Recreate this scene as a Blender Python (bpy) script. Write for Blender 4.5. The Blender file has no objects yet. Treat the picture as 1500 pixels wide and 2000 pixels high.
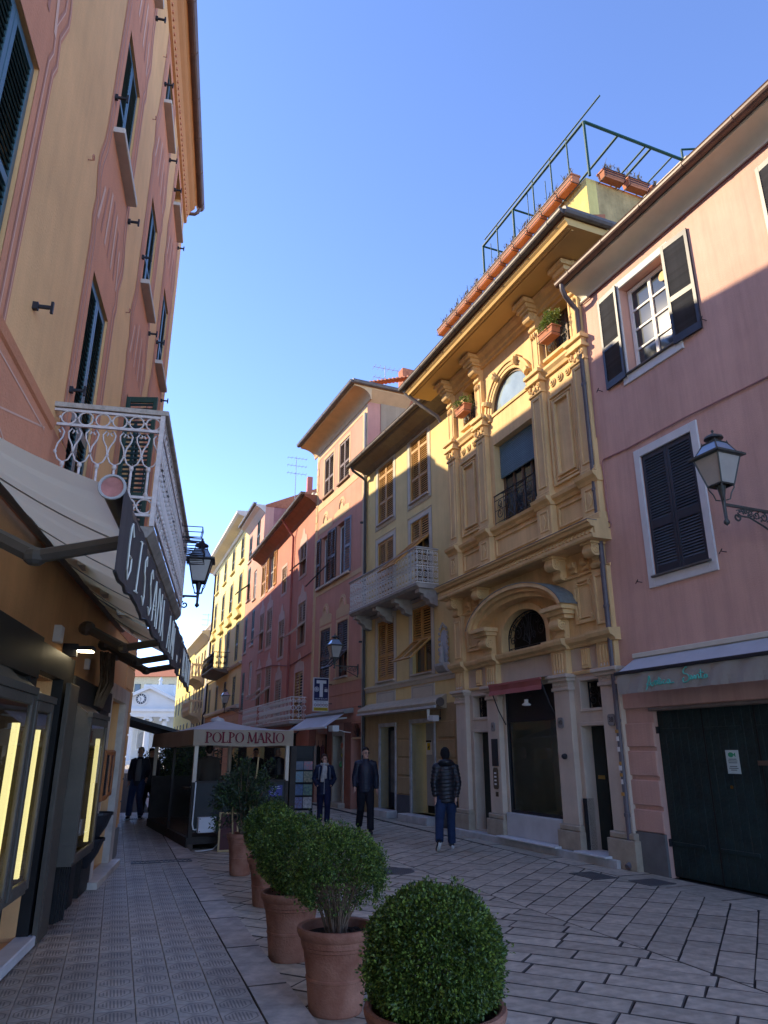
import bpy, bmesh, math, random
import numpy as np
from mathutils import Vector, Matrix
random.seed(7); RNG = np.random.default_rng(7)
scene = bpy.context.scene
COL = scene.collection
R = math.radians
# ------------------------------------------------------------------ camera
F_PX, CAM_H, TANP = 1390.0, 1.70, 468 / 1390.0        # focal length in photo pixels, eye height, tan(pitch)
PITCH = math.atan(TANP); CP, SP = math.cos(PITCH), math.sin(PITCH)
cam_d = bpy.data.cameras.new('camera'); cam = bpy.data.objects.new('camera', cam_d); COL.objects.link(cam)
cam.location = (0, 0, CAM_H); cam.rotation_euler = (math.pi / 2 + PITCH, 0, 0)
cam_d.sensor_fit = 'VERTICAL'; cam_d.sensor_height = 36; cam_d.sensor_width = 27
cam_d.lens = F_PX / 2000 * 36; cam_d.clip_start = 0.05; cam_d.clip_end = 3000
scene.camera = cam
# ------------------------------------------------------------------ sky and sun
SUN_H = Vector((-0.957, 0.289, 0)).normalized(); SUN_EL = R(30.0)
SUN_DIR = Vector((SUN_H.x * math.cos(SUN_EL), SUN_H.y * math.cos(SUN_EL), math.sin(SUN_EL)))
world = bpy.data.worlds.new('World'); scene.world = world; world.use_nodes = True
wn = world.node_tree; bgn = wn.nodes['Background']
sky = wn.nodes.new('ShaderNodeTexSky'); sky.sky_type = 'NISHITA'; sky.sun_disc = False
sky.sun_elevation = SUN_EL; sky.sun_rotation = math.atan2(SUN_H.x, SUN_H.y)
sky.air_density = 0.45; sky.dust_density = 0.0; sky.ozone_density = 2.0
hs = wn.nodes.new('ShaderNodeHueSaturation'); hs.inputs['Saturation'].default_value = 1.05; hs.inputs['Hue'].default_value = 0.508; hs.inputs['Value'].default_value = 1.0
wn.links.new(sky.outputs[0], hs.inputs['Color']); wn.links.new(hs.outputs[0], bgn.inputs[0]); bgn.inputs[1].default_value = 0.15
sl = bpy.data.lights.new('sun', 'SUN'); sl.energy = 2.0; sl.angle = R(0.55); sl.color = (1.0, 0.82, 0.56)
sun = bpy.data.objects.new('sun', sl); COL.objects.link(sun)
sun.rotation_euler = SUN_DIR.to_track_quat('Z', 'Y').to_euler(); sun.location = SUN_DIR * 60
vs = scene.view_settings; vs.view_transform = 'Standard'; vs.look = 'None'; vs.gamma = 1; vs.use_curve_mapping = False
vs.exposure = 2.25
scene.cycles.max_bounces = 10; scene.cycles.diffuse_bounces = 8; scene.cycles.transparent_max_bounces = 12
# ------------------------------------------------------------------ pixel to direction
def ray(x, y):
    a = (x - 750) / F_PX; b = (1000 - y) / F_PX
    return np.array([a, CP - b * SP, SP + b * CP])
def gnd(x, y, z=0.0):
    d = ray(x, y); t = (z - CAM_H) / d[2]
    return Vector((d[0] * t, d[1] * t, z))
# ------------------------------------------------------------------ materials
MATS = {}
def M(name, col, rough=.75, var=.12, scale=3.0, bump=0.0, bscale=70.0, spec=.25, metal=0.0, streak=0.0, rnd=0.0, col2=None, emit=0):
    if name in MATS: return MATS[name]
    m = bpy.data.materials.new(name); m.use_nodes = True; nt = m.node_tree; N = nt.nodes; Lk = nt.links
    b = N['Principled BSDF']; b.inputs['Roughness'].default_value = rough; b.inputs['Metallic'].default_value = metal
    b.inputs['Specular IOR Level'].default_value = spec
    tc = N.new('ShaderNodeTexCoord')
    n1 = N.new('ShaderNodeTexNoise'); n1.inputs['Scale'].default_value = scale; n1.inputs['Detail'].default_value = 6; n1.inputs['Roughness'].default_value = .62
    Lk.new(tc.outputs['Object'], n1.inputs['Vector'])
    mx = N.new('ShaderNodeMix'); mx.data_type = 'RGBA'
    c = Vector(col); c2 = Vector(col2) if col2 else c
    mx.inputs['A'].default_value = (*(c * (1 - var)), 1); mx.inputs['B'].default_value = (*[min(1, q) for q in c2 * (1 + var)], 1)
    rp = N.new('ShaderNodeMapRange'); rp.inputs['From Min'].default_value = .3; rp.inputs['From Max'].default_value = .7
    Lk.new(n1.outputs['Fac'], rp.inputs['Value']); Lk.new(rp.outputs[0], mx.inputs['Factor'])
    out = mx.outputs['Result']
    if streak:
        mp = N.new('ShaderNodeMapping'); mp.inputs['Scale'].default_value = (5, 5, .35); Lk.new(tc.outputs['Object'], mp.inputs['Vector'])
        n2 = N.new('ShaderNodeTexNoise'); n2.inputs['Scale'].default_value = 1.0; n2.inputs['Detail'].default_value = 7; n2.inputs['Roughness'].default_value = .7
        Lk.new(mp.outputs[0], n2.inputs['Vector'])
        r2 = N.new('ShaderNodeMapRange'); r2.inputs['From Min'].default_value = .42; r2.inputs['From Max'].default_value = .75
        r2.inputs['To Min'].default_value = 1.0; r2.inputs['To Max'].default_value = 1 - streak
        Lk.new(n2.outputs['Fac'], r2.inputs['Value'])
        v = N.new('ShaderNodeMix'); v.data_type = 'RGBA'; v.blend_type = 'MULTIPLY'; v.inputs['Factor'].default_value = 1
        Lk.new(out, v.inputs['A']); Lk.new(r2.outputs[0], v.inputs['B']); out = v.outputs['Result']
    if rnd:
        oi = N.new('ShaderNodeObjectInfo'); r3 = N.new('ShaderNodeMapRange'); r3.inputs['To Min'].default_value = 1 - rnd; r3.inputs['To Max'].default_value = 1 + rnd
        Lk.new(oi.outputs['Random'], r3.inputs['Value'])
        v = N.new('ShaderNodeMix'); v.data_type = 'RGBA'; v.blend_type = 'MULTIPLY'; v.inputs['Factor'].default_value = 1
        Lk.new(out, v.inputs['A']); Lk.new(r3.outputs[0], v.inputs['B']); out = v.outputs['Result']
    Lk.new(out, b.inputs['Base Color'])
    if bump:
        n3 = N.new('ShaderNodeTexNoise'); n3.inputs['Scale'].default_value = bscale; n3.inputs['Detail'].default_value = 4
        Lk.new(tc.outputs['Object'], n3.inputs['Vector'])
        bp = N.new('ShaderNodeBump'); bp.inputs['Strength'].default_value = bump; bp.inputs['Distance'].default_value = .02
        Lk.new(n3.outputs['Fac'], bp.inputs['Height']); Lk.new(bp.outputs[0], b.inputs['Normal'])
    if emit:
        b.inputs['Emission Color'].default_value = (*col, 1); b.inputs['Emission Strength'].default_value = emit
    MATS[name] = m; return m
def glass_mat(name, tint=(.9, .95, .95), gl=.18):
    m = bpy.data.materials.new(name); m.use_nodes = True; nt = m.node_tree; N = nt.nodes; N.clear()
    o = N.new('ShaderNodeOutputMaterial'); t = N.new('ShaderNodeBsdfTransparent'); t.inputs[0].default_value = (*tint, 1)
    g = N.new('ShaderNodeBsdfGlossy'); g.inputs['Roughness'].default_value = .02; fr = N.new('ShaderNodeFresnel'); fr.inputs[0].default_value = 1.5
    ad = N.new('ShaderNodeMath'); ad.operation = 'ADD'; ad.inputs[1].default_value = gl * .3
    mx = N.new('ShaderNodeMixShader'); L = nt.links.new
    L(fr.outputs[0], ad.inputs[0]); L(ad.outputs[0], mx.inputs[0]); L(t.outputs[0], mx.inputs[1]); L(g.outputs[0], mx.inputs[2]); L(mx.outputs[0], o.inputs[0])
    MATS[name] = m; return m
def cloth_mat(name, col, trans=.35, rough=.85, scale=30):
    m = M(name, col, rough, .10, 2.2, .15, scale)
    nt = m.node_tree; N = nt.nodes; b = N['Principled BSDF']; o = [n for n in N if n.type == 'OUTPUT_MATERIAL'][0]
    tr = N.new('ShaderNodeBsdfTranslucent'); tr.inputs[0].default_value = (*col, 1); mx = N.new('ShaderNodeMixShader'); mx.inputs[0].default_value = trans
    nt.links.new(b.outputs[0], mx.inputs[1]); nt.links.new(tr.outputs[0], mx.inputs[2]); nt.links.new(mx.outputs[0], o.inputs[0])
    return m
# ------------------------------------------------------------------ mesh builder
class MB:
    def __init__(s): s.v = []; s.f = []
    def add(s, vs, fs):
        n = len(s.v); s.v += [tuple(p) for p in vs]; s.f += [tuple(i + n for i in q) for q in fs]; return s
    def quad(s, a, b, c, d): return s.add([a, b, c, d], [(0, 1, 2, 3)])
    def box(s, x0, x1, y0, y1, z0, z1):
        return s.add([(x0, y0, z0), (x1, y0, z0), (x1, y1, z0), (x0, y1, z0), (x0, y0, z1), (x1, y0, z1), (x1, y1, z1), (x0, y1, z1)],
                     [(0, 3, 2, 1), (4, 5, 6, 7), (0, 1, 5, 4), (1, 2, 6, 5), (2, 3, 7, 6), (3, 0, 4, 7)])
    def cbox(s, x0, x1, y0, y1, z0, z1, b=.006):
        # box with chamfered front (-y side) edges
        s.add([(x0, y1, z0), (x1, y1, z0), (x1, y1, z1), (x0, y1, z1), (x0, y0 + b, z0), (x1, y0 + b, z0), (x1, y0 + b, z1), (x0, y0 + b, z1),
               (x0 + b, y0, z0 + b), (x1 - b, y0, z0 + b), (x1 - b, y0, z1 - b), (x0 + b, y0, z1 - b)],
              [(0, 3, 2, 1), (0, 1, 5, 4), (1, 2, 6, 5), (2, 3, 7, 6), (3, 0, 4, 7), (4, 5, 9, 8), (5, 6, 10, 9), (6, 7, 11, 10), (7, 4, 8, 11), (8, 9, 10, 11)])
        return s
    def prism(s, pts, a, b, axis='y'):
        # pts polygon in the two other axes; extruded a..b. axis y: pts=(x,z); axis x: pts=(y,z); axis z: pts=(x,y)
        n = len(pts)
        def P(p, t): return (p[0], t, p[1]) if axis == 'y' else ((t, p[0], p[1]) if axis == 'x' else (p[0], p[1], t))
        vs = [P(p, a) for p in pts] + [P(p, b) for p in pts]
        fs = [tuple(range(n)), tuple(range(2 * n - 1, n - 1, -1))] + [(i, i + n, (i + 1) % n + n, (i + 1) % n) for i in range(n)]
        return s.add(vs, fs)
    def tube(s, pts, r, n=6, closed=False, cap=True):
        P = [Vector(p) for p in pts]; m = len(P)
        if m < 2: return s
        rs = r if isinstance(r, (list, tuple)) else [r] * m
        base = len(s.v); up = None; rings = []
        for i in range(m):
            if closed: t = P[(i + 1) % m] - P[i - 1]
            else: t = P[min(i + 1, m - 1)] - P[max(i - 1, 0)]
            if t.length < 1e-9: t = Vector((0, 0, 1))
            t.normalize()
            if up is None: up = Vector((0, 0, 1)) if abs(t.z) < .9 else Vector((1, 0, 0))
            x = up - t * up.dot(t)
            if x.length < 1e-6: x = t.orthogonal()
            x.normalize(); y = t.cross(x); up = x
            for k in range(n):
                a = 2 * math.pi * k / n; q = P[i] + (x * math.cos(a) + y * math.sin(a)) * rs[i]; s.v.append(tuple(q))
        L = m if closed else m - 1
        for i in range(L):
            for k in range(n):
                a = base + i * n + k; b2 = base + i * n + (k + 1) % n; j = (i + 1) % m
                c = base + j * n + (k + 1) % n; d = base + j * n + k; s.f.append((a, b2, c, d))
        if cap and not closed:
            s.f.append(tuple(base + k for k in range(n - 1, -1, -1))); s.f.append(tuple(base + (m - 1) * n + k for k in range(n)))
        return s
    def lathe(s, c, prof, n=20, cap=True):
        base = len(s.v); m = len(prof)
        for r, z in prof:
            for k in range(n):
                a = 2 * math.pi * k / n; s.v.append((c[0] + r * math.cos(a), c[1] + r * math.sin(a), c[2] + z))
        for i in range(m - 1):
            for k in range(n):
                s.f.append((base + i * n + k, base + i * n + (k + 1) % n, base + (i + 1) * n + (k + 1) % n, base + (i + 1) * n + k))
        if cap:
            s.f.append(tuple(base + k for k in range(n - 1, -1, -1))); s.f.append(tuple(base + (m - 1) * n + k for k in range(n)))
        return s
    def disc_y(s, cx, cz, r, y0, y1, n=16):   # short cylinder along y
        return s.prism([(cx + r * math.cos(2 * math.pi * k / n), cz + r * math.sin(2 * math.pi * k / n)) for k in range(n)], y0, y1)
    def ell(s, c, r, n=10, m=7):
        base = len(s.v)
        for i in range(m + 1):
            t = math.pi * i / m
            for k in range(n):
                a = 2 * math.pi * k / n
                s.v.append((c[0] + r[0] * math.sin(t) * math.cos(a), c[1] + r[1] * math.sin(t) * math.sin(a), c[2] + r[2] * math.cos(t)))
        for i in range(m):
            for k in range(n):
                s.f.append((base + i * n + k, base + (i + 1) * n + k, base + (i + 1) * n + (k + 1) % n, base + i * n + (k + 1) % n))
        return s
    def mesh(s, name, mat, smooth=False):
        me = bpy.data.meshes.new(name); me.from_pydata(s.v, [], s.f); me.update()
        bm = bmesh.new(); bm.from_mesh(me); bmesh.ops.recalc_face_normals(bm, faces=bm.faces); bm.to_mesh(me); bm.free()
        if mat: me.materials.append(mat)
        if smooth: me.polygons.foreach_set('use_smooth', [True] * len(me.polygons))
        return me
    def build(s, name, mat, parent=None, smooth=False, kind=None, label=None, loc=None, rot=None):
        if not s.f: return None
        o = bpy.data.objects.new(name, s.mesh(name, mat, smooth)); COL.objects.link(o)
        if parent: o.parent = parent
        if loc is not None: o.location = loc
        if rot is not None: o.rotation_euler = rot
        if kind: o['kind'] = kind
        if label: o['label'] = label
        return o
def ob(name, me, parent=None, loc=(0, 0, 0), rot=(0, 0, 0), kind=None):
    o = bpy.data.objects.new(name, me); COL.objects.link(o); o.parent = parent; o.location = loc; o.rotation_euler = rot
    if kind: o['kind'] = kind
    return o
def smooth_angle(o, ang=40):
    me = o.data; me.polygons.foreach_set('use_smooth', [True] * len(me.polygons))
    bm = bmesh.new(); bm.from_mesh(me); lim = R(ang)
    for e in bm.edges:
        e.smooth = (len(e.link_faces) == 2 and e.calc_face_angle(0) < lim)
    bm.to_mesh(me); bm.free(); return o
def tag(o, label, cat=None, group=None, kind=None):
    if label: o['label'] = label
    if cat: o['category'] = cat
    if group: o['group'] = group
    if kind: o['kind'] = kind
    return o
def empty(name, loc=(0, 0, 0), rz=0.0, label=None, cat=None, group=None):
    o = bpy.data.objects.new(name, None); COL.objects.link(o); o.location = loc; o.rotation_euler = (0, 0, rz); o.empty_display_size = .2
    return tag(o, label, cat, group)
def copy_tree(o, parent=None):
    c = o.copy(); COL.objects.link(c); c.parent = parent
    for ch in list(o.children): copy_tree(ch, c)
    return c
def spiral(cx, cz, r0, r1, a0, turns, n=18):
    return [(cx + (r0 + (r1 - r0) * i / n) * math.cos(a0 + turns * 2 * math.pi * i / n), cz + (r0 + (r1 - r0) * i / n) * math.sin(a0 + turns * 2 * math.pi * i / n)) for i in range(n + 1)]
def xz(pts, y=0): return [(p[0], y, p[1]) for p in pts]
def arc(cx, cz, rx, rz, a0, a1, n=14): return [(cx + rx * math.cos(a0 + (a1 - a0) * i / n), cz + rz * math.sin(a0 + (a1 - a0) * i / n)) for i in range(n + 1)]
# text as flat mesh, readable in the xz plane from -y
def text(name, s, size, parent, loc, mat, rot=(math.pi / 2, 0, 0), align='CENTER', ext=.002, sx=1.0):
    cu = bpy.data.curves.new(name, 'FONT'); cu.body = s; cu.size = size; cu.align_x = align; cu.align_y = 'CENTER'; cu.extrude = ext; cu.resolution_u = 3
    t = bpy.data.objects.new('tmp', cu); COL.objects.link(t); bpy.context.view_layer.update()
    me = bpy.data.meshes.new_from_object(t.evaluated_get(bpy.context.evaluated_depsgraph_get())); bpy.data.objects.remove(t); bpy.data.curves.remove(cu)
    me.materials.clear(); me.materials.append(mat); me.name = name
    o = ob(name, me, parent, loc, rot); o.scale = (sx, 1, 1); return o
# ------------------------------------------------------------------ a facade with its own frame: x along (left to right seen from the street), y into the wall, z up
class Fac:
    def __init__(s, name, a, b, label, cat='building', group=None):
        s.o = np.array([a[0], a[1], 0.]); d = np.array([b[0] - a[0], b[1] - a[1], 0.]); s.L = float(np.linalg.norm(d)); s.u = d / s.L
        s.n = np.array([s.u[1], -s.u[0], 0.])
        s.rz = math.atan2(s.u[1], s.u[0])
        s.e = empty(name, (a[0], a[1], 0), s.rz, label, cat, group)
    def uv(s, x, y, w=0):
        d = ray(x, y); C = np.array([0, 0, CAM_H]); o = s.o + s.n * w
        t = ((o - C) @ s.n) / (d @ s.n); P = C + d * t - s.o
        return float(P @ s.u), float(P[2])
    def W(s, u, v, w=0): return Vector(s.o + s.u * u + s.n * w + np.array([0, 0, v]))
    def wall(s, u0, u1, v0, v1, holes, mat, depth=.22, y=0.0, name='wall', back=None, parent=None):
        mb = MB(); us = sorted({u0, u1, *[h[0] for h in holes], *[h[1] for h in holes]}); vv = sorted({v0, v1, *[h[2] for h in holes], *[h[3] for h in holes]})
        us = [q for q in us if u0 <= q <= u1]; vv = [q for q in vv if v0 <= q <= v1]
        for i in range(len(us) - 1):
            for j in range(len(vv) - 1):
                cu, cv = (us[i] + us[i + 1]) / 2, (vv[j] + vv[j + 1]) / 2
                if any(h[0] < cu < h[1] and h[2] < cv < h[3] for h in holes): continue
                mb.quad((us[i], y, vv[j]), (us[i + 1], y, vv[j]), (us[i + 1], y, vv[j + 1]), (us[i], y, vv[j + 1]))
        for h in holes:
            a, b, c, d = h[:4]; dp = h[4] if len(h) > 4 else depth
            mb.quad((a, y, c), (a, y + dp, c), (a, y + dp, d), (a, y, d)); mb.quad((b, y, c), (b, y, d), (b, y + dp, d), (b, y + dp, c))
            mb.quad((a, y, d), (a, y + dp, d), (b, y + dp, d), (b, y, d)); mb.quad((a, y, c), (b, y, c), (b, y + dp, c), (a, y + dp, c))
        for q in (u0, u1): mb.quad((q, y, v0), (q, y + .5, v0), (q, y + .5, v1), (q, y, v1))
        return mb.build(name, mat, parent or s.e)
    def mass(s, u0, u1, h, depth, mat, roofmat, rise=0, y=0.24, roof_over=0.0):
        mb = MB(); y = .5
        mb.add([(u0, y, -.3), (u1, y, -.3), (u1, depth, -.3), (u0, depth, -.3), (u0, y, h), (u1, y, h), (u1, depth, h), (u0, depth, h)], [(4, 5, 6, 7), (1, 2, 6, 5), (2, 3, 7, 6), (3, 0, 4, 7)]); mb.build('side_wall', mat, s.e)
        if rise:
            m2 = MB(); m2.prism([(-roof_over, h), (-roof_over, h + .08), (depth / 2, h + rise), (depth + roof_over, h + .08), (depth + roof_over, h)], u0 - .05, u1 + .05, 'x'); m2.build('roof', roofmat, s.e)
        else:
            MB().box(u0 - .02, u1 + .02, .02, depth + .02, h + .004, h + .12).build('roof', roofmat, s.e)
# ------------------------------------------------------------------ shutters and windows
SLAT_CACHE = {}
def slat_mesh(w, t, d, mat):
    k = (round(w, 3), t, d, mat.name)
    if k not in SLAT_CACHE:
        a = R(57); c, s_ = math.cos(a), math.sin(a); mb = MB(); pts = []
        for (p, q) in ((-d / 2, -t / 2), (d / 2, -t / 2), (d / 2, t / 2), (-d / 2, t / 2)):
            pts.append((p * c - q * s_, p * s_ + q * c))
        mb.prism(pts, 0, w, 'x'); SLAT_CACHE[k] = mb.mesh('slat', mat)
    return SLAT_CACHE[k]
def leaf(parent, loc, rz, w, h, mat, secs, n, individual=True, flip=1, tilt=0.0, name='shutter', th=.04, st=.055, slatmat=None, flap=None):
    """one louvred leaf; local x from hinge (flip=-1 mirrors), secs = list of (z0,z1) fractions holding slats, n = slats per metre.
       flap = (z0,z1,angle): that section hangs outwards from its top edge"""
    root = MB(); sg = flip
    X = lambda a, b: (min(a * sg, b * sg), max(a * sg, b * sg))
    root.cbox(*X(0, st), -th / 2, th / 2, 0, h, .004); root.cbox(*X(w - st, w), -th / 2, th / 2, 0, h, .004)
    edges = [0.0] + [q for s in secs for q in s] + [1.0]
    for i in range(0, len(edges), 2):
        z0, z1 = edges[i] * h, edges[i + 1] * h
        if z1 - z0 > .004: root.cbox(*X(st, w - st), -th / 2 + .002, th / 2 - .002, z0, z1, .003)
    o = root.build(name, mat, parent, loc=loc, rot=(tilt, 0, rz))
    sm = slat_mesh(w - 2 * st, .012, .048, slatmat or mat); stuff = MB()
    for (a, b) in secs:
        z0, z1 = a * h, b * h; k = max(2, int(round((z1 - z0) * n)))
        for i in range(k):
            z = z0 + (i + .5) * (z1 - z0) / k
            x = st if sg > 0 else -(w - st)
            if individual: ob('slat', sm, o, (x, 0, z))
            else:
                vs = [(v.co.x + x, v.co.y, v.co.z + z) for v in sm.vertices]; stuff.add(vs, [tuple(p.vertices) for p in sm.polygons])
    if not individual: stuff.build('slats', slatmat or mat, o, kind='stuff')
    return o
def shutters(fc, u0, u1, v0, v1, y, mat, secs=((.06, .36), (.41, .95)), n=16, individual=True, **kw):
    w = (u1 - u0) / 2 - .004; h = v1 - v0
    leaf(fc.e, (u0, y, v0), 0, w, h, mat, secs, n, individual, 1, **kw); leaf(fc.e, (u1, y, v0), 0, w, h, mat, secs, n, individual, -1, **kw)
def window(fc, u0, u1, v0, v1, y, fmat, gmat, cols=2, rows=3, fr=.05, curtain=None, parent=None):
    f = MB(); f.box(u0, u0 + fr, y - .03, y + .03, v0, v1); f.box(u1 - fr, u1, y - .03, y + .03, v0, v1)
    f.box(u0 + fr, u1 - fr, y - .03, y + .03, v0, v0 + fr); f.box(u0 + fr, u1 - fr, y - .03, y + .03, v1 - fr, v1)
    cw = (u1 - u0 - 2 * fr) / cols; rh = (v1 - v0 - 2 * fr) / rows; bar = .018
    for i in range(1, cols): f.box(u0 + fr + i * cw - .03, u0 + fr + i * cw + .03, y - .032, y + .028, v0 + fr, v1 - fr)
    for j in range(1, rows): f.box(u0 + fr, u1 - fr, y - .026, y + .022, v0 + fr + j * rh - bar, v0 + fr + j * rh + bar)
    o = f.build('window_frame', fmat, parent or fc.e)
    for i in range(cols):
        for j in range(rows):
            a, c = u0 + fr + i * cw, v0 + fr + j * rh
            MB().box(a + .002, a + cw - .002, y - .003, y + .003, c + .002, c + rh - .002).build('pane', gmat, o)
    if curtain:
        c = MB(); nn = 24
        for i in range(nn):
            a, b = u0 + (u1 - u0) * i / nn, u0 + (u1 - u0) * (i + 1) / nn
            c.quad((a, y + .09 + .02 * math.sin(i * 1.9), v0), (b, y + .09 + .02 * math.sin(i * 1.9 + 1.9), v0), (b, y + .09 + .02 * math.sin(i * 1.9 + 1.9), v1), (a, y + .09 + .02 * math.sin(i * 1.9), v1))
        c.build('curtain', curtain, o)
    return o
def gutter(fc, u0, u1, w, v, mat, r=.075, name='gutter'):
    mb = MB(); mb.prism([(-w + r * math.cos(a), v + r * math.sin(a)) for a in [math.pi + math.pi * k / 8 for k in range(9)]] + [(-w + r + .012, v + .02), (-w - r - .012, v + .02)], u0, u1, 'x')
    o = mb.build(name, mat, fc.e); m2 = MB(); x = u0 + .4
    while x < u1 - .1:
        m2.prism([(-w + (r + .008) * math.cos(a), v + (r + .008) * math.sin(a)) for a in [math.pi + math.pi * k / 8 for k in range(9)]], x, x + .025, 'x'); x += .95
    m2.build('gutter_strap', mat, o); return o
def pipe(fc, pts, r, mat, name='drainpipe', n=10, collars=()):
    o = MB().tube(pts, r, n).build(name, mat, fc.e); smooth_angle(o, 50)
    for z in collars:
        p = pts[len(pts) // 2 + (1 if len(pts) > 6 else 0)]
        MB().lathe((p[0], p[1], z), [(r + .012, 0), (r + .012, .05)], n).build('collar', mat, o)
    return o
def frame_rect(mb, u0, u1, v0, v1, t, y0, y1, b=.006):
    mb.cbox(u0, u0 + t, y0, y1, v0, v1, b); mb.cbox(u1 - t, u1, y0, y1, v0, v1, b)
    mb.cbox(u0 + t, u1 - t, y0, y1, v1 - t, v1, b); mb.cbox(u0 + t, u1 - t, y0, y1, v0, v0 + t, b)
# palette
WHITE = M('white_paint', (.78, .77, .73), .6, .05)
IRON = M('black_iron', (.018, .018, .022), .5, .2, 20, spec=.4)
GLASS = M('dark_window_glass', (.03, .04, .05), .04, .2, 1.5, spec=.8)
CURTAIN = M('white_curtain', (.6, .6, .58), .9, .05)
COPPER = M('brown_gutter_metal', (.13, .075, .06), .45, .2, 6, spec=.4)
GUTT = M('weathered_gutter_metal', (.12, .10, .085), .5, .25, 6, spec=.4)
TILEROOF = M('terracotta_roof', (.38, .14, .07), .85, .25, 8, .5, 30)
MARBLE = M('white_marble', (.62, .61, .59), .45, .12, 5)
DARKIN = M('dark_interior', (.02, .018, .016), .9)
CLEAR = glass_mat('clear_shop_glass')
# ================================================================== GROUND
SD = Vector((-.356, .934)); SR = Vector((.934, .356))           # along the street, across it
def stone_material(name, col, var, rough, chisel):
    m = M(name, col, rough, .16, 2.3, .0, 60, spec=.35, rnd=var)
    nt = m.node_tree; N = nt.nodes; L = nt.links; b = N['Principled BSDF']
    src = b.inputs['Base Color'].links[0].from_socket
    g = N.new('ShaderNodeNewGeometry'); mr = N.new('ShaderNodeMapRange'); mr.inputs['To Min'].default_value = 1 - var; mr.inputs['To Max'].default_value = 1 + var
    L.new(g.outputs['Random Per Island'], mr.inputs['Value'])
    mx = N.new('ShaderNodeMix'); mx.data_type = 'RGBA'; mx.blend_type = 'MULTIPLY'; mx.inputs['Factor'].default_value = 1
    L.new(src, mx.inputs['A']); L.new(mr.outputs[0], mx.inputs['B'])
    # dark grime blotches
    tc = [n for n in N if n.type == 'TEX_COORD'][0]
    n5 = N.new('ShaderNodeTexNoise'); n5.inputs['Scale'].default_value = 9; n5.inputs['Detail'].default_value = 8; L.new(tc.outputs['Object'], n5.inputs['Vector'])
    r5 = N.new('ShaderNodeMapRange'); r5.inputs['From Min'].default_value = .35; r5.inputs['From Max'].default_value = .7; r5.inputs['To Min'].default_value = .72; r5.inputs['To Max'].default_value = 1.12
    L.new(n5.outputs['Fac'], r5.inputs['Value'])
    m2 = N.new('ShaderNodeMix'); m2.data_type = 'RGBA'; m2.blend_type = 'MULTIPLY'; m2.inputs['Factor'].default_value = 1
    L.new(mx.outputs['Result'], m2.inputs['A']); L.new(r5.outputs[0], m2.inputs['B']); L.new(m2.outputs['Result'], b.inputs['Base Color'])
    n6 = N.new('ShaderNodeTexNoise'); n6.inputs['Scale'].default_value = 26; n6.inputs['Detail'].default_value = 8; n6.inputs['Roughness'].default_value = .7; L.new(tc.outputs['Object'], n6.inputs['Vector'])
    bp = N.new('ShaderNodeBump'); bp.inputs['Strength'].default_value = chisel; bp.inputs['Distance'].default_value = .012
    L.new(n6.outputs['Fac'], bp.inputs['Height']); L.new(bp.outputs[0], b.inputs['Normal'])
    rr = N.new('ShaderNodeMapRange'); rr.inputs['To Min'].default_value = rough - .18; rr.inputs['To Max'].default_value = rough + .12
    L.new(n5.outputs['Fac'], rr.inputs['Value']); L.new(rr.outputs[0], b.inputs['Roughness'])
    return m
STONE = stone_material('grey_paving_stone', (.49, .43, .325), .15, .62, .55)
KERBM = stone_material('grey_kerb_stone', (.44, .375, .305), .10, .66, .5)
MORTAR = M('dark_joint_earth', (.04, .035, .03), .95, .3, 12, .4, 40)
# the ribbed cement tile: octagon outline and bars as fine relief in the tile's own coordinates
def tile_material():
    m = stone_material('ribbed_cement_tile', (.40, .335, .26), .16, .62, .25)
    nt = m.node_tree; N = nt.nodes; L = nt.links; b = N['Principled BSDF']
    def mth(op, a, c=None):
        n = N.new('ShaderNodeMath'); n.operation = op
        for i, q in enumerate((a, c)):
            if q is None: continue
            if isinstance(q, (int, float)): n.inputs[i].default_value = q
            else: L.new(q, n.inputs[i])
        return n.outputs[0]
    uvn = N.new('ShaderNodeUVMap'); sp = N.new('ShaderNodeSeparateXYZ'); L.new(uvn.outputs[0], sp.inputs[0])
    x, y = sp.outputs[0], sp.outputs[1]                       # 0..1 in a tile
    ax = mth('ABSOLUTE', mth('SUBTRACT', x, .5)); ay = mth('ABSOLUTE', mth('SUBTRACT', y, .5))
    octo = mth('MAXIMUM', mth('MAXIMUM', ax, ay), mth('MULTIPLY', mth('ADD', ax, ay), .74))
    ring = mth('LESS_THAN', mth('ABSOLUTE', mth('SUBTRACT', octo, .40)), .018)
    inside = mth('LESS_THAN', octo, .32)
    bars = mth('GREATER_THAN', mth('SINE', mth('MULTIPLY', x, 2 * math.pi * 11.0)), .1)
    rec = mth('MAXIMUM', ring, mth('MULTIPLY', inside, bars))
    bp = [n for n in N if n.type == 'BUMP'][0]
    bp2 = N.new('ShaderNodeBump'); bp2.inputs['Strength'].default_value = .9; bp2.inputs['Distance'].default_value = .006; bp2.invert = True
    L.new(rec, bp2.inputs['Height']); L.new(bp.outputs[0], bp2.inputs['Normal']); L.new(bp2.outputs[0], b.inputs['Normal'])
    src = b.inputs['Base Color'].links[0].from_socket
    dk = N.new('ShaderNodeMix'); dk.data_type = 'RGBA'; dk.blend_type = 'MULTIPLY'; L.new(mth('MULTIPLY', rec, .7), dk.inputs['Factor']); L.new(src, dk.inputs['A']); dk.inputs['B'].default_value = (.3, .29, .28, 1)
    L.new(dk.outputs['Result'], b.inputs['Base Color'])
    return m
TILE = tile_material()
EDGE = M('soiled_stone_edge', (.11, .095, .08), .9, .3, 14)
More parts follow.
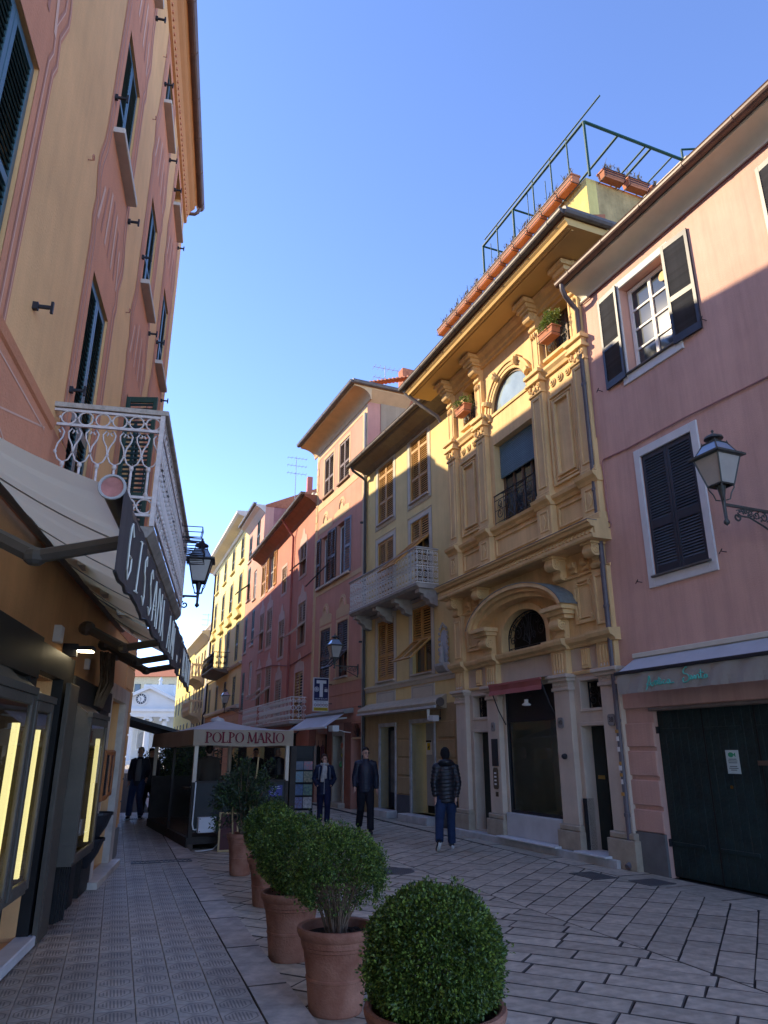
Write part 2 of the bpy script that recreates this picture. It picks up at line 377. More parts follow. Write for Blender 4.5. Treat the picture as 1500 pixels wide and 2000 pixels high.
def clip(poly, p, n):           # keep the side where (q-p).n >= 0
    out = []
    for i in range(len(poly)):
        a, b = poly[i], poly[(i + 1) % len(poly)]
        da, db = (a - p).dot(n), (b - p).dot(n)
        if da >= 0: out.append(a)
        if (da >= 0) != (db >= 0): out.append(a + (b - a) * (da / (da - db)))
    return out
def area(poly): return .5 * abs(sum(poly[i].x * poly[(i + 1) % len(poly)].y - poly[(i + 1) % len(poly)].x * poly[i].y for i in range(len(poly))))
def inset(poly, d):
    c = sum(poly, Vector((0, 0))) / len(poly); out = []
    for p in poly:
        q = p - c; l = q.length; out.append(c + q * max(.3, 1 - 1.35 * d / max(l, .05)))
    return out
def stone_geo(poly, zt, inset_d=.012, drop=.010, tilt=.0):
    """ring below, shoulder ring, top ring around its own centre"""
    c = sum(poly, Vector((0, 0))) / len(poly); tx, ty = random.uniform(-tilt, tilt), random.uniform(-tilt, tilt)
    z = lambda p: zt + (p.x - c.x) * tx + (p.y - c.y) * ty
    tp = inset(poly, inset_d); n = len(poly)
    vs = [(p.x, p.y, -.03) for p in poly] + [(p.x, p.y, z(p) - drop) for p in poly] + [(p.x, p.y, z(p)) for p in tp]
    fs = [tuple(range(2 * n, 3 * n))]
    for k in range(2):
        for i in range(n): fs.append((k * n + i, k * n + (i + 1) % n, (k + 1) * n + (i + 1) % n, (k + 1) * n + i))
    return c, vs, fs
def lay(polys, parent, mat, name, limit, zt, jit=.004, ins=.012, drop=.01, tilt=.006, seen=None):
    polys = [p for p in polys if len(p) >= 3 and area(p) > .004]
    def vis(p):
        c = sum(p, Vector((0, 0))) / len(p)
        if c.y < 2: return 1e9
        f = c.y * CP - CAM_H * SP; px = 750 + F_PX * c.x / f; py = 1000 - F_PX * (-c.y * SP - CAM_H * CP) / f
        return c.length + (0 if (-60 < px < 1560 and py < 2080) else 500)
    polys.sort(key=vis); st = MB(); cnt = []
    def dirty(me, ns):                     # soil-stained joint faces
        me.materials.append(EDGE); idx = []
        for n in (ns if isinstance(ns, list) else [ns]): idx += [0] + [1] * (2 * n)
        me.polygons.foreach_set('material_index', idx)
    for i, p in enumerate(polys):
        c, vs, fs = stone_geo(p, zt + random.uniform(-jit, jit), ins, drop, tilt)
        if i < limit:
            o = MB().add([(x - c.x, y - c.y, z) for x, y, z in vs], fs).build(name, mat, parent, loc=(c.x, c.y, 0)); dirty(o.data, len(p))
        else: st.add(vs, fs); cnt.append(len(p))
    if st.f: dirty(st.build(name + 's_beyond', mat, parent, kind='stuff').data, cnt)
ground = MB().quad((-900, -60, -.12), (900, -60, -.12), (900, 1500, -.12), (-900, 1500, -.12)).build('ground', M('far_ground_paving', (.42, .38, .33), .8, .15, .4)); ground['kind'] = 'structure'  # colour raised so unseen ground behind the camera bounces fill light
KA = Vector((-.48, 5.52)); KD = Vector((-.356, 1)).normalized(); KN = Vector((KD.y, -KD.x))   # kerb's street edge, direction, normal to the street
street = MB(); a, b = KA - KD * 12, KA + KD * 130; W = 14
street.quad((a.x, a.y, -.016), (a.x + KN.x * W, a.y + KN.y * W, -.016), (b.x + KN.x * W, b.y + KN.y * W, -.016), (b.x, b.y, -.016))
street = street.build('street', MORTAR); street['kind'] = 'structure'
def jitter(poly, a): return [p + Vector((random.uniform(-a, a), random.uniform(-a, a))) for p in poly]
SEAM = Vector((1.69, 9.08)); SN = Vector((.93, .37)).normalized()           # herringbone seam runs parallel to the houses
RWALL = Vector((3.62, 12.13)); polys = []
def field(ang, keep, w=.30, lmin=.42, lmax=.72, y1=34, gw=.005):
    d = Vector((math.cos(R(ang)), math.sin(R(ang)))); n = Vector((-d.y, d.x)); c0 = Vector((.5, 9.))
    k = -130
    while k < 130:
        t = -34 + random.uniform(0, .6); ww = w * random.uniform(.9, 1.1)
        while t < 34:
            l = random.uniform(lmin, lmax); o = c0 + n * (k * w) + d * t; g = .005; t += l
            cen = o + d * l / 2
            if not (2.0 < cen.y < y1) or abs((cen - SEAM).dot(SN)) > 6.5: continue
            q = [o + d * g + n * gw, o + d * (l - g) + n * gw, o + d * (l - g) + n * (w - gw), o + d * g + n * (w - gw)]
            q = jitter(q, .005)
            for p_, n_ in keep: q = clip(q, p_, n_) if len(q) >= 3 else q
            if len(q) >= 3: polys.append(q)
        k += 1
edge_in = RWALL - SR * .52
field(63, [(SEAM + SN * .004, SN), (edge_in, -SN)])
field(-27, [(SEAM - SN * .004, -SN), (KA + KN * .012, KN)], lmin=.5, lmax=.85, gw=.008)
# a strip of slabs along the houses
t = -10
while t < 26:
    l = random.uniform(.7, 1.2); o = edge_in + SD * t + SN * .01
    q = [o, o + SN * .62, o + SN * .62 + SD * (l - .012), o + SD * (l - .012)]; polys.append(jitter(q, .006)); t += l
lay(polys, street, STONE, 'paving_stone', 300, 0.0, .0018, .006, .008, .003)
far = MB(); a = KA + KD * 29; b = KA + KD * 130
far.quad((a.x, a.y, -.006), (a.x + KN.x * 12, a.y + KN.y * 12, -.006), (b.x + KN.x * 12, b.y + KN.y * 12, -.006), (b.x, b.y, -.006)); far.build('far_paving', STONE, street)
# --- pavement on the left, kerb and ribbed tiles
PZ = .05
pv = MB(); a, b = KA - KD * 9 - KN * .30, KA + KD * 60 - KN * .30
pv.add([(a.x, a.y, PZ - .02), (b.x, b.y, PZ - .02), (b.x - KN.x * 9, b.y - KN.y * 9, PZ - .02), (a.x - KN.x * 9, a.y - KN.y * 9, PZ - .02)], [(0, 1, 2, 3)])
pavement = pv.build('pavement', MORTAR); pavement['kind'] = 'structure'
kerb = MB(); a2, b2 = KA - KD * 9 - KN * .02, KA + KD * 60 - KN * .02
kerb.prism([(p.x, p.y) for p in (a2, b2, b2 - KN * .27, a2 - KN * .27)], -.1, PZ - .012, 'z'); kerb = kerb.build('kerb', MORTAR); kerb['kind'] = 'structure'
polys = []; t = -6.3
while t < 24:
    l = random.uniform(.85, 1.25); o = KA + KD * t; polys.append(jitter([o, o + KD * (l - .012), o + KD * (l - .012) - KN * .30, o - KN * .30], .006)); t += l
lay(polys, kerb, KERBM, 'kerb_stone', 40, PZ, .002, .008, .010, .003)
TS = .262; tiles = []
LW0, LWD = Vector((-1.724, 0)), Vector((-.212, 1)).normalized(); LWN = Vector((LWD.y, -LWD.x))
for i in range(-16, 110):
    for j in range(34):
        c = KA - KN * (.308 + TS * (j + .5)) + KD * (TS * (i + .5))
        if (c - LW0).dot(LWN) < -.15 and c.y < 13.2: continue
        if c.y > 22 or c.y < 3 or j > 14 + (8 if c.y > 13 else 0): continue
        tiles.append(c)
tiles.sort(key=lambda c: c.length + (0 if abs(c.x) < .62 * c.y and c.y > 4.6 else 500))
def tile_mesh(h):
    me = h.mesh('pavement_tile', TILE); uvl = me.uv_layers.new(name='UVMap')
    for lp in me.loops:
        uvl.data[lp.index].uv = (h.uvs[lp.vertex_index])
    return me
def tile_geo(mb, cx, cy, ang, dz=0):
    s_ = TS / 2 - .0018; i = s_ - .003; n = len(mb.v); ca, sa = math.cos(ang), math.sin(ang)
    for (a_, z) in ((s_, -.02), (s_, -.003), (i, 0)):
        for (x, y) in ((-a_, -a_), (a_, -a_), (a_, a_), (-a_, a_)):
            mb.v.append((cx + x * ca - y * sa, cy + x * sa + y * ca, z + dz)); mb.uvs.append((x / TS + .5, y / TS + .5))
    for k in range(2):
        for q in range(4): mb.f.append((n + k * 4 + q, n + k * 4 + (q + 1) % 4, n + k * 4 + 4 + (q + 1) % 4, n + k * 4 + 4 + q))
    mb.f.append((n + 8, n + 9, n + 10, n + 11))
tb = MB(); tb.uvs = []; tile_geo(tb, 0, 0, 0); tme = tile_mesh(tb); tang = math.atan2(KD.y, KD.x) - math.pi / 2
rest = MB(); rest.uvs = []
for i, c in enumerate(tiles):
    dz = PZ + random.uniform(-.0015, .0015)
    if i < 300: ob('pavement_tile', tme, pavement, (c.x, c.y, dz), (random.uniform(-.004, .004), random.uniform(-.004, .004), tang))
    else: tile_geo(rest, c.x, c.y, tang, dz)
ob('pavement_tiles_beyond', tile_mesh(rest), pavement, kind='stuff')
# --- covers and grates let into the paving
CAST = M('cast_iron_cover', (.10, .095, .09), .55, .3, 25, .4, 80, spec=.4)
def grate(name, label, c, ang, w, l, bars, z=.006):
    e = empty(name, (c[0], c[1], z), ang, label, 'grate'); f = MB()
    for (x0, x1, y0, y1) in ((-w, w, -l, -l + .03), (-w, w, l - .03, l), (-w, -w + .03, -l + .03, l - .03), (w - .03, w, -l + .03, l - .03)): f.box(x0, x1, y0, y1, -.02, .004)
    f.build('frame', CAST, e); MB().box(-w + .03, w - .03, -l + .03, l - .03, -.02, -.012).build('pit', DARKIN, e)
    bm_ = MB().box(-.012, .012, -l + .03, l - .03, -.012, .002).mesh('bar', CAST)
    for k in range(bars): ob('bar', bm_, e, (-w + .03 + (k + .5) * (2 * w - .06) / bars, 0, 0))
grate('drain_grate', 'rectangular iron drain grate in the paving before the small green door', (3.02, 11.41), R(-67), .30, .20, 9)
grate('drain_grate', 'brownish iron drain cover in the paving before the large green garage door', (3.67, 10.85), R(-67), .22, .22, 14)
g = gnd(315, 1690); grate('drain_grate', 'iron drain grate set in the ribbed pavement tiles', (g.x, g.y), tang, .46, .12, 12, PZ + .006)
g = gnd(262, 1604); grate('drain_grate', 'small pale slotted grate near the shoes of the man in jeans', (g.x, g.y), tang, .25, .10, 8, PZ + .006)
g = gnd(765, 1702); mh = empty('manhole_cover', (g.x, g.y, .004), 0, 'round iron manhole cover in the stone street', 'manhole')
MB().lathe((0, 0, 0), [(.34, -.02), (.34, .004), (.30, .004), (.30, 0), (0.001, 0)], 32, False).build('rim', CAST, mh)
st = MB().box(-.011, .011, -.011, .011, 0, .006).mesh('stud', CAST)
for i in range(-9, 10):
    for j in range(-9, 10):
        if math.hypot(i, j) * .031 < .28: ob('stud', st, mh, (i * .031, j * .031, 0))
# ================================================================== LANTERN (used on several walls)
LAMPGLASS = M('frosted_lamp_glass', (.42, .40, .36), .25, .1, 3, spec=.6)
LAMPROOF = M('lamp_roof_glass', (.20, .26, .36), .12, .1, 3, spec=.8)
LAMPMETAL = M('lamp_grey_metal', (.06, .065, .06), .45, .25, 14, spec=.4)
def lantern(name, label, P, dirw, reach, sc=1.0, metal=None, cat='street lamp', drop=.22, deep=.34):
    """P = world point where the stem meets the bracket bar; dirw = unit direction from the lamp to the wall"""
    met = metal or LAMPMETAL; rz = math.atan2(dirw[1], dirw[0]); e = empty(name, P, rz, label, cat)
    s = sc; z0 = .24 * s; b0, b1, h = .105 * s, .185 * s, .36 * s
    body = MB()
    for sx in (-1, 1):
        for sy in (-1, 1): body.tube([(sx * b0, sy * b0, z0), (sx * b1, sy * b1, z0 + h)], .012 * s, 4)
    for z, q in ((z0, b0), (z0 + h, b1)):
        c = [(-q, -q, z), (q, -q, z), (q, q, z), (-q, q, z)]
        for i in range(4): body.tube([c[i], c[(i + 1) % 4]], .013 * s, 4)
    q = b1 + .05 * s; zt = z0 + h + .012 * s
    body.box(-q, q, -q, q, zt - .012 * s, zt + .012 * s)
    rt = .10 * s; zr = zt + .17 * s
    for sx in (-1, 1):
        for sy in (-1, 1): body.tube([(sx * b1, sy * b1, zt), (sx * rt, sy * rt, zr)], .010 * s, 4); body.lathe((sx * b1 * 1.08, sy * b1 * 1.08, zt), [(.012 * s, 0), (.004 * s, .04 * s)], 6); body.lathe((sx * rt, sy * rt, zr), [(.012 * s, 0), (.003 * s, .04 * s)], 6)
    body.box(-rt - .01, rt + .01, -rt - .01, rt + .01, zr, zr + .014)
    o = body.build('lamp_frame', met, e)
    cap = MB().lathe((0, 0, zr + .014), [(.055 * s, 0), (.05 * s, .05 * s), (.115 * s, .06 * s), (.11 * s, .085 * s), (.06 * s, .115 * s), (.02 * s, .13 * s), (.012 * s, .15 * s), (.02 * s, .17 * s), (.004 * s, .19 * s)], 14); smooth_angle(cap.build('cap', met, e), 50)
    for i in range(4):
        a = math.pi / 2 * i; ca, sa = math.cos(a), math.sin(a); rot = lambda x, y, z: (x * ca - y * sa, x * sa + y * ca, z)
        t = .008 * s
        MB().quad(rot(-b0 + t, -b0 + .001, z0), rot(b0 - t, -b0 + .001, z0), rot(b1 - t, -b1 + .001, z0 + h), rot(-b1 + t, -b1 + .001, z0 + h)).build('glass_pane', LAMPGLASS, e)
        MB().quad(rot(-b1, -b1, zt + .013 * s), rot(b1, -b1, zt + .013 * s), rot(rt, -rt, zr), rot(-rt, -rt, zr)).build('roof_pane', LAMPROOF, e)
    st = MB().lathe((0, 0, 0), [(.002, -drop * s - .05 * s), (.034 * s, -drop * s - .02 * s), (.038 * s, -drop * s), (.02 * s, -drop * s + .03 * s), (.022 * s, 0), (.03 * s, .10 * s), (.055 * s, z0 - .01 * s), (.055 * s, z0)], 12)
    for k in range(4):
        a = math.pi / 4 + k * math.pi / 2; c_, s_ = math.cos(a), math.sin(a); r0 = b0 * 1.35
        st.tube([(c_ * .03 * s, s_ * .03 * s, .05 * s), (c_ * .08 * s, s_ * .08 * s, .06 * s), (c_ * .10 * s, s_ * .10 * s, .13 * s), (c_ * r0, s_ * r0, z0 - .04 * s), (c_ * r0, s_ * r0, z0)], .009 * s, 5)
    smooth_angle(st.build('stem', met, e), 50)
    br = MB(); br.box(0, reach, -.016, .016, -.016, .016); br.box(reach - .02, reach, -.04, .04, -deep, .08)
    lo = [(reach - .02, -deep + .02), (reach * .7, -deep * .62), (reach * .45, -deep * .36), (reach * .24, -.12)]
    br.tube(xz(lo + spiral(.2, -.10 - .045, .06, .018, 1.2, -1.2)), .013, 6)
    k = 0; x = reach - .10
    while x > .3:
        hh = deep * (x / reach) * .8
        br.tube(xz(spiral(x, -hh * .45, hh * .36, hh * .07, k * 1.7, 1.25 * (-1) ** k, 14)), .009, 5); br.tube(xz([(x - .1, -hh * .6), (x + .01, -hh * .3), (x + .06, -.02)]), .008, 5)
        br.ell((x - .05, 0, -hh * .72), (.018, .012, .018), 6, 4); x -= hh * .62; k += 1
    br.build('bracket', met, e)
    return e
# ================================================================== LEFT PAINTED HOUSE
TAN = M('ochre_tan_stucco', (.74, .395, .165), .85, .10, 1.2, .25, 45, streak=.12)
SALM = M('salmon_painted_stucco', (.62, .25, .13), .85, .08, 1.4, .25, 45, streak=.10)
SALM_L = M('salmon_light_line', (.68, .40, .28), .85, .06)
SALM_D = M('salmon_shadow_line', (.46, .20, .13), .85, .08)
CORN_O = M('orange_cornice', (.55, .235, .085), .8, .08, 2, .1)
TEAL = M('teal_shutter_paint', (.045, .09, .10), .38, .15, 8, spec=.5)
TEALS = M('dark_green_slat_paint', (.018, .035, .034), .5, .2, 10, spec=.35, rnd=.2)
STONE_W = M('pale_sill_stone', (.52, .44, .36), .7, .1, 6, .2)
RUSTW = M('chalky_white_ironwork', (.60, .52, .47), .65, .18, 18, .2, 60, spec=.3)
RUST = M('pale_rusty_rail', (.42, .35, .28), .8, .3, 12, .3, 50)
LF = Fac('painted_house', (-1.724, 0), (-1.724 - .212 * 15, 15), 'ochre house with salmon painted window bays and teal shutters above dark shopfront', 'house')
cols = [(3.08, 4.05), (6.43, 7.39), (9.2, 10.05), (11.55, 12.45)]
holes = []
for i, (a, b) in enumerate(cols):
    holes += [(a, b, 8.36, 9.96, .16), (a, b, 11.86, 12.78, .16)]
    holes += [(a, b, 4.7 if i in (0, 3) else 3.62, 6.5, .16)]
holes += [(6.25, 7.25, .12, 2.35, .5), (10.55, 11.95, .1, 2.42, .35)]
LF.wall(-6, 13.35, 0, 13.32, holes, TAN)
LF.mass(-6, 13.34, 13.3, 11, TAN, TILEROOF, rise=1.6, y=.5)
# painted bays and bands
def bay_poly(c, hw, z0, z1):
    a = [(c - hw, z0)]; b = [(c + hw, z0)]
    return a, b
for i, (a, b) in enumerate(cols):
    bay = MB(); hi = MB(); sh = MB(); c = (a + b) / 2; hw = .82 if i != 0 else .78
    n_ = 7.35; t_ = 10.95
    pr = [(hw, 4.45), (hw, 6.75), (hw + .06, 6.9), (hw + .02, 7.15), (hw + .14, 7.45), (hw + .13, 7.62), (hw + .03, 7.9), (hw, 8.15), (hw, 10.2), (hw + .07, 10.35), (hw + .02, 10.6), (hw + .13, 10.95), (hw + .03, 11.35), (hw, 11.6), (hw, 13.15)]
    left = [(c - x, z) for x, z in pr]; right = [(c + x, z) for x, z in pr]
    segs = [(right[k], right[k + 1], left[k + 1], left[k]) for k in range(len(pr) - 1)]
    for (p, q, r_, s_) in segs:
        for (z0, z1) in ((p[1], q[1]),):
            # cut around window openings
            hs = [h for h in holes if abs(h[0] - a) < .01]
            zz = sorted({z0, z1, *[w for h in hs for w in h[2:4] if z0 < w < z1]})
            for k in range(len(zz) - 1):
                m0, m1 = zz[k], zz[k + 1]; f0 = (m0 - z0) / (z1 - z0); f1 = (m1 - z0) / (z1 - z0)
                R0, R1 = p[0] + (q[0] - p[0]) * f0, p[0] + (q[0] - p[0]) * f1; L0, L1 = s_[0] + (r_[0] - s_[0]) * f0, s_[0] + (r_[0] - s_[0]) * f1
                mid = (m0 + m1) / 2
                if any(h[2] < mid < h[3] for h in hs):
                    bay.quad((L0, -.005, m0), (a, -.005, m0), (a, -.005, m1), (L1, -.005, m1)); bay.quad((b, -.005, m0), (R0, -.005, m0), (R1, -.005, m1), (b, -.005, m1))
                else: bay.quad((L0, -.005, m0), (R0, -.005, m0), (R1, -.005, m1), (L1, -.005, m1))
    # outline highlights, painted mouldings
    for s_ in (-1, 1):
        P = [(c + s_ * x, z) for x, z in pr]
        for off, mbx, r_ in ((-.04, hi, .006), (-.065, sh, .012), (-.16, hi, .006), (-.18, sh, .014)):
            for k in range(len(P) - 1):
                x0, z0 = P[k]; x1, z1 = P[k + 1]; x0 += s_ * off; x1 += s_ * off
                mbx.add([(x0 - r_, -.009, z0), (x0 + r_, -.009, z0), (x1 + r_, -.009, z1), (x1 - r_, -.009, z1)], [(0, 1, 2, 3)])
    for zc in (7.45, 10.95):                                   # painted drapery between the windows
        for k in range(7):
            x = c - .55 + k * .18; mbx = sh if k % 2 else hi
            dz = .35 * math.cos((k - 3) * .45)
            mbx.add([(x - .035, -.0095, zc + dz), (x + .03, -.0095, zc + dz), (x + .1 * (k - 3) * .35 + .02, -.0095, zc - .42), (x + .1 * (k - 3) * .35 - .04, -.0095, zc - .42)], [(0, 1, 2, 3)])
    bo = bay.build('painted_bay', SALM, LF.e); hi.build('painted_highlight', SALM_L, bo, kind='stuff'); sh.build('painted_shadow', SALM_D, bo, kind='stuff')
low = MB(); prev = -6
for (a, b) in [(cols[1][0], cols[1][1]), (cols[2][0], cols[2][1])]:
    low.box(prev, a, -.009, 0, 3.42, 4.42); prev = b
low.box(prev, 13.35, -.009, 0, 3.42, 4.42); low.build('painted_dado', SALM, LF.e)
bd = MB(); bd.prism([(0, 4.36), (-.03, 4.38), (-.05, 4.44), (-.03, 4.47), (0, 4.50)], -6, 5.8, 'x'); bd.build('string_course', SALM, LF.e)
ln = MB()
for (x0, x1) in ((1.2, 2.9), (3.1, 5.6)):
    for (p, q) in (((x0, 3.5), (x1, 4.3)), ((x1, 3.5), (x0, 4.3)), ((x0, 4.28), (x1, 4.28)), ((x0, 3.55), (x0, 4.28)), ((x1, 3.55), (x1, 4.28))):
        ln.add([(p[0], -.0125, p[1] - .008), (q[0], -.0125, q[1] - .008), (q[0] + .002, -.0125, q[1] + .008), (p[0] + .002, -.0125, p[1] + .008)], [(0, 1, 2, 3)])
ln.build('painted_panel_lines', SALM_L, LF.e)
for i, (a, b) in enumerate(cols):
    near = i in (0, 1)
    for (z0, z1, kind) in ((8.38, 9.94, 'B'), (11.88, 12.76, 'C'), ((4.72 if i in (0, 3) else 3.64), 6.48, 'A')):
        if kind == 'A' and i == 2: continue
        secs = ((.04, .36), (.40, .96)) if kind != 'A' or i == 0 else ((.03, .42), (.46, .97))
        if i == 3 and kind == 'C': continue
        shutters(LF, a + .01, b - .01, z0, z1, .045, TEAL, secs, 17 if near else 15, individual=(near and kind != 'C'), slatmat=TEALS, st=.06)
        MB().box(a - .02, b + .02, .15, .2, z0 - .05, z1 + .05).build('window_back', DARKIN, LF.e)
    for z in (8.36, 11.86):
        MB().cbox(a - .10, b + .12, -.13, .02, z - .075, z - .005, .008).build('window_sill', STONE_W, LF.e)
    for (x, z) in ((a - .25, 8.62), (b + .30, 8.2), (a - .25, 12.0), (b + .25, 11.75), (b + .78 if i == 0 else a - .22, 4.98)):
        d = MB(); d.box(x - .012, x + .012, -.14, 0, z - .012, z + .012); d.box(x - .012, x + .012, -.15, -.13, z - .05, z + .05); d.box(x - .02, x + .02, -.04, 0, z - .03, z + .03); d.build('shutter_holder', IRON, LF.e)
# open door on the balcony: one leaf folded out from the wall
leaf(LF.e, (9.2, -.01, 3.64), R(-100), .43, 2.8, M('green_shutter_paint', (.02, .055, .042), .45, .15, 8, spec=.4), ((.04, .45), (.49, .97)), 15, True, 1, slatmat=TEALS)
leaf(LF.e, (10.05, -.03, 3.64), R(0), .43, 2.8, MATS['green_shutter_paint'], ((.04, .45), (.49, .97)), 15, True, 1, slatmat=TEALS)
MB().box(9.15, 10.1, .15, .2, 3.6, 6.55).build('window_back', DARKIN, LF.e)
# cornice, soffit and gutter
co = MB(); co.prism([(0, 12.98), (-.05, 13.0), (-.06, 13.06), (-.04, 13.10), (-.07, 13.2), (-.11, 13.32), (-.17, 13.38), (-.20, 13.42), (-.20, 13.46), (0, 13.46)], -6, 13.42, 'x'); co.build('cornice', CORN_O, LF.e)
dn = MB().cbox(-.02, .02, -.085, -.05, 13.06, 13.10, .004).mesh('dentil', SALM); 
for k in range(118): ob('dentil', dn, LF.e, (-2 + k * .13, 0, 0))
gutter(LF, -6, 13.6, .30, 13.60, COPPER, .085)
MB().prism([(-.20, 13.47), (-.27, 13.55), (-.27, 13.60), (1, 14.0), (1, 13.47)], -6, 13.40, 'x').build('eave_board', CORN_O, LF.e)
pipe(LF, [(13.5, -.30, 13.53), (13.5, -.26, 13.40), (13.52, -.2, 13.36), (13.52, .1, 13.34)], .04, COPPER)
# little rings of painted iron on the wall
hk = MB()
for (x, z) in ((5.6, 7.2), (5.5, 10.6), (8.4, 10.7), (8.35, 7.3), (8.6, 12.2), (10.8, 7.1), (5.9, 12.6)): hk.tube([(x + .03 * math.cos(t), -.05, z + .03 * math.sin(t)) for t in [k * .8 for k in range(7)]], .007, 5); hk.tube([(x, -.05, z - .03), (x, 0, z - .03)], .006, 5)
hk.build('wall_hooks', SALM_D, LF.e)
# --- balcony (part of the house)
BU0, BU1, BW, BZ = 5.86, 10.05, .93, 3.56
bs = MB(); bs.prism([(0, BZ - .10), (-BW + .03, BZ - .10), (-BW, BZ - .06), (-BW - .02, BZ - .03), (-BW - .02, BZ), (0, BZ)], BU0, BU1, 'x'); bal = bs.build('balcony', M('stained_balcony_stone', (.30, .26, .22), .85, .28, 5, .4, 40, streak=.3), LF.e)
CORB = M('pale_corbel_stone', (.46, .40, .32), .8, .15, 6, .3, 40)
for x in (6.02, 7.2, 8.4, 9.62):
    k = MB(); k.prism([(-.30, BZ - .105), (-.66, BZ - .105), (-.66, BZ - .14), (-.60, BZ - .17), (-.30, BZ - .17)], x - .15, x + .15, 'x'); k.prism([(-.32, BZ - .17), (-.57, BZ - .17), (-.54, BZ - .36), (-.36, BZ - .36)], x - .11, x + .11, 'x'); k.build('corbel', CORB, bal)
RT = BZ + 1.06
rl = MB(); rl.cbox(BU0 - .03, BU1 + .03, -BW - .05, -BW + .04, RT, RT + .045, .006); rl.box(BU0 - .03, BU0 + .05, -BW + .04, 0, RT, RT + .045); rl.box(BU1 - .05, BU1 + .03, -BW + .04, 0, RT, RT + .045)
rl.build('handrail', RUST, bal)
fr = MB()
for z in (BZ + .10, BZ + .26, BZ + .90, BZ + 1.04): 
    fr.box(BU0, BU1, -BW - .012, -BW + .012, z - .012, z + .012); fr.box(BU0 - .012, BU0 + .012, -BW + .012, 0, z - .012, z + .012); fr.box(BU1 - .012, BU1 + .012, -BW + .012, 0, z - .012, z + .012)
for x in (BU0, BU1): fr.box(x - .02, x + .02, -BW - .02, -BW + .02, BZ, RT)
fr.build('railing_frame', RUSTW, bal)
un = MB(); ww = .145
ring = lambda cx, cz, r_, n=12: [(cx + r_ * math.cos(2 * math.pi * k / n), 0, cz + r_ * math.sin(2 * math.pi * k / n)) for k in range(n)]
un.tube(ring(0, .18, .066), .009, 5, True); un.tube(ring(0, .97, .062), .008, 5, True)
un.tube([(0, 0, .26), (0, 0, .54)], [.014, .011], 6); un.lathe((0, 0, .27), [(.02, 0), (.022, .02), (.012, .04)], 7); un.lathe((0, 0, .50), [(.012, 0), (.022, .02), (.02, .04), (.01, .05)], 7)
for s_ in (-1, 1):
    un.tube([(0, 0, .54), (s_ * .045, 0, .57), (s_ * ww / 2, 0, .64), (s_ * .06, 0, .71), (s_ * .025, 0, .78), (s_ * .018, 0, .83), (s_ * .045, 0, .87), (s_ * .065, 0, .845), (s_ * .05, 0, .82)], .008, 5)
    un.ell((s_ * ww / 2, -.004, .64), (.017, .017, .017), 7, 5); un.ell((s_ * ww / 2, -.004, .97), (.014, .016, .016), 7, 5); un.ell((s_ * ww / 2, -.004, .18), (.014, .016, .016), 7, 5)
ume = un.mesh('baluster', RUSTW, True); k = 0; x = BU0 + .08
while x < BU1 - .05: ob('baluster', ume, bal, (x, -BW, BZ)); x += ww
y = -BW + .08
while y < -.03: ob('baluster', ume, bal, (BU0, y, BZ), (0, 0, R(90))); ob('baluster', ume, bal, (BU1, y, BZ), (0, 0, R(90))); y += ww
# black wire pot holders hooked on the far end of the rail
for k, x in enumerate((9.0, 9.35, 9.7, 9.98)):
    w_ = MB(); z = RT - .12 - .06 * (k % 2)
    for dz in (0, -.14): w_.tube([(x - .12, -BW - .03, z + dz), (x - .12, -BW - .28, z + dz), (x + .12, -BW - .28, z + dz), (x + .12, -BW - .03, z + dz)], .007, 5)
    for dx in (-.12, 0, .12): w_.tube([(x + dx, -BW - .28, z), (x + dx, -BW - .26, z - .14), (x + dx, -BW - .03, z - .16)], .005, 4)
    w_.tube([(x - .10, -BW - .02, z), (x - .10, -BW + .03, RT + .05), (x - .10, -BW + .05, RT)], .006, 5)
    wo = w_.build('pot_holder', IRON, LF.e); wo.parent = bal
# --- shop front
SHOP = M('dark_brown_shop_paint', (.085, .07, .052), .5, .15, 5, .1, 40, spec=.35)
SHOPD = M('black_shop_paint', (.014, .013, .012), .5, .2, 6, spec=.3)
BACKP = M('warm_case_back', (.22, .16, .08), .7, .2, 3)
TUBE = M('warm_light_tube', (1.0, .84, .36), .5, 0, emit=.32)
BRASS = M('brass', (.45, .30, .10), .3, .1, metal=1.0)
COATM = [M('brown_leather', (.10, .045, .02), .55, .2, 7), M('dark_wool', (.02, .018, .02), .9, .2, 7), M('grey_wool', (.07, .065, .06), .9, .2, 7)]
fa = MB(); fa.box(2.5, 6.2, -.12, 0, 2.28, 2.62); fa.box(6.2, 7.7, -.10, 0, 2.36, 2.6); fa.box(7.7, 10.3, -.12, 0, 2.2, 2.45)
for (a, b, z1) in ((2.5, 3.0, 2.28), (6.0, 6.25, 2.36), (7.25, 7.7, 2.36), (8.95, 9.25, 2.2), (9.6, 10.3, 2.2)): fa.box(a, b, -.10, 0, .06, z1)
fa.box(3.0, 6.0, -.07, 0, .06, .6); fa.box(7.7, 8.95, -.07, 0, .06, .55); fa.build('shop_front', SHOPD, LF.e)
MB().box(6.3, 7.2, .45, .5, .1, 2.4).build('doorway_dark', DARKIN, LF.e)
MB().cbox(5.95, 7.6, -.16, 0, .02 + PZ, .11 + PZ, .01).build('threshold', MARBLE, LF.e)
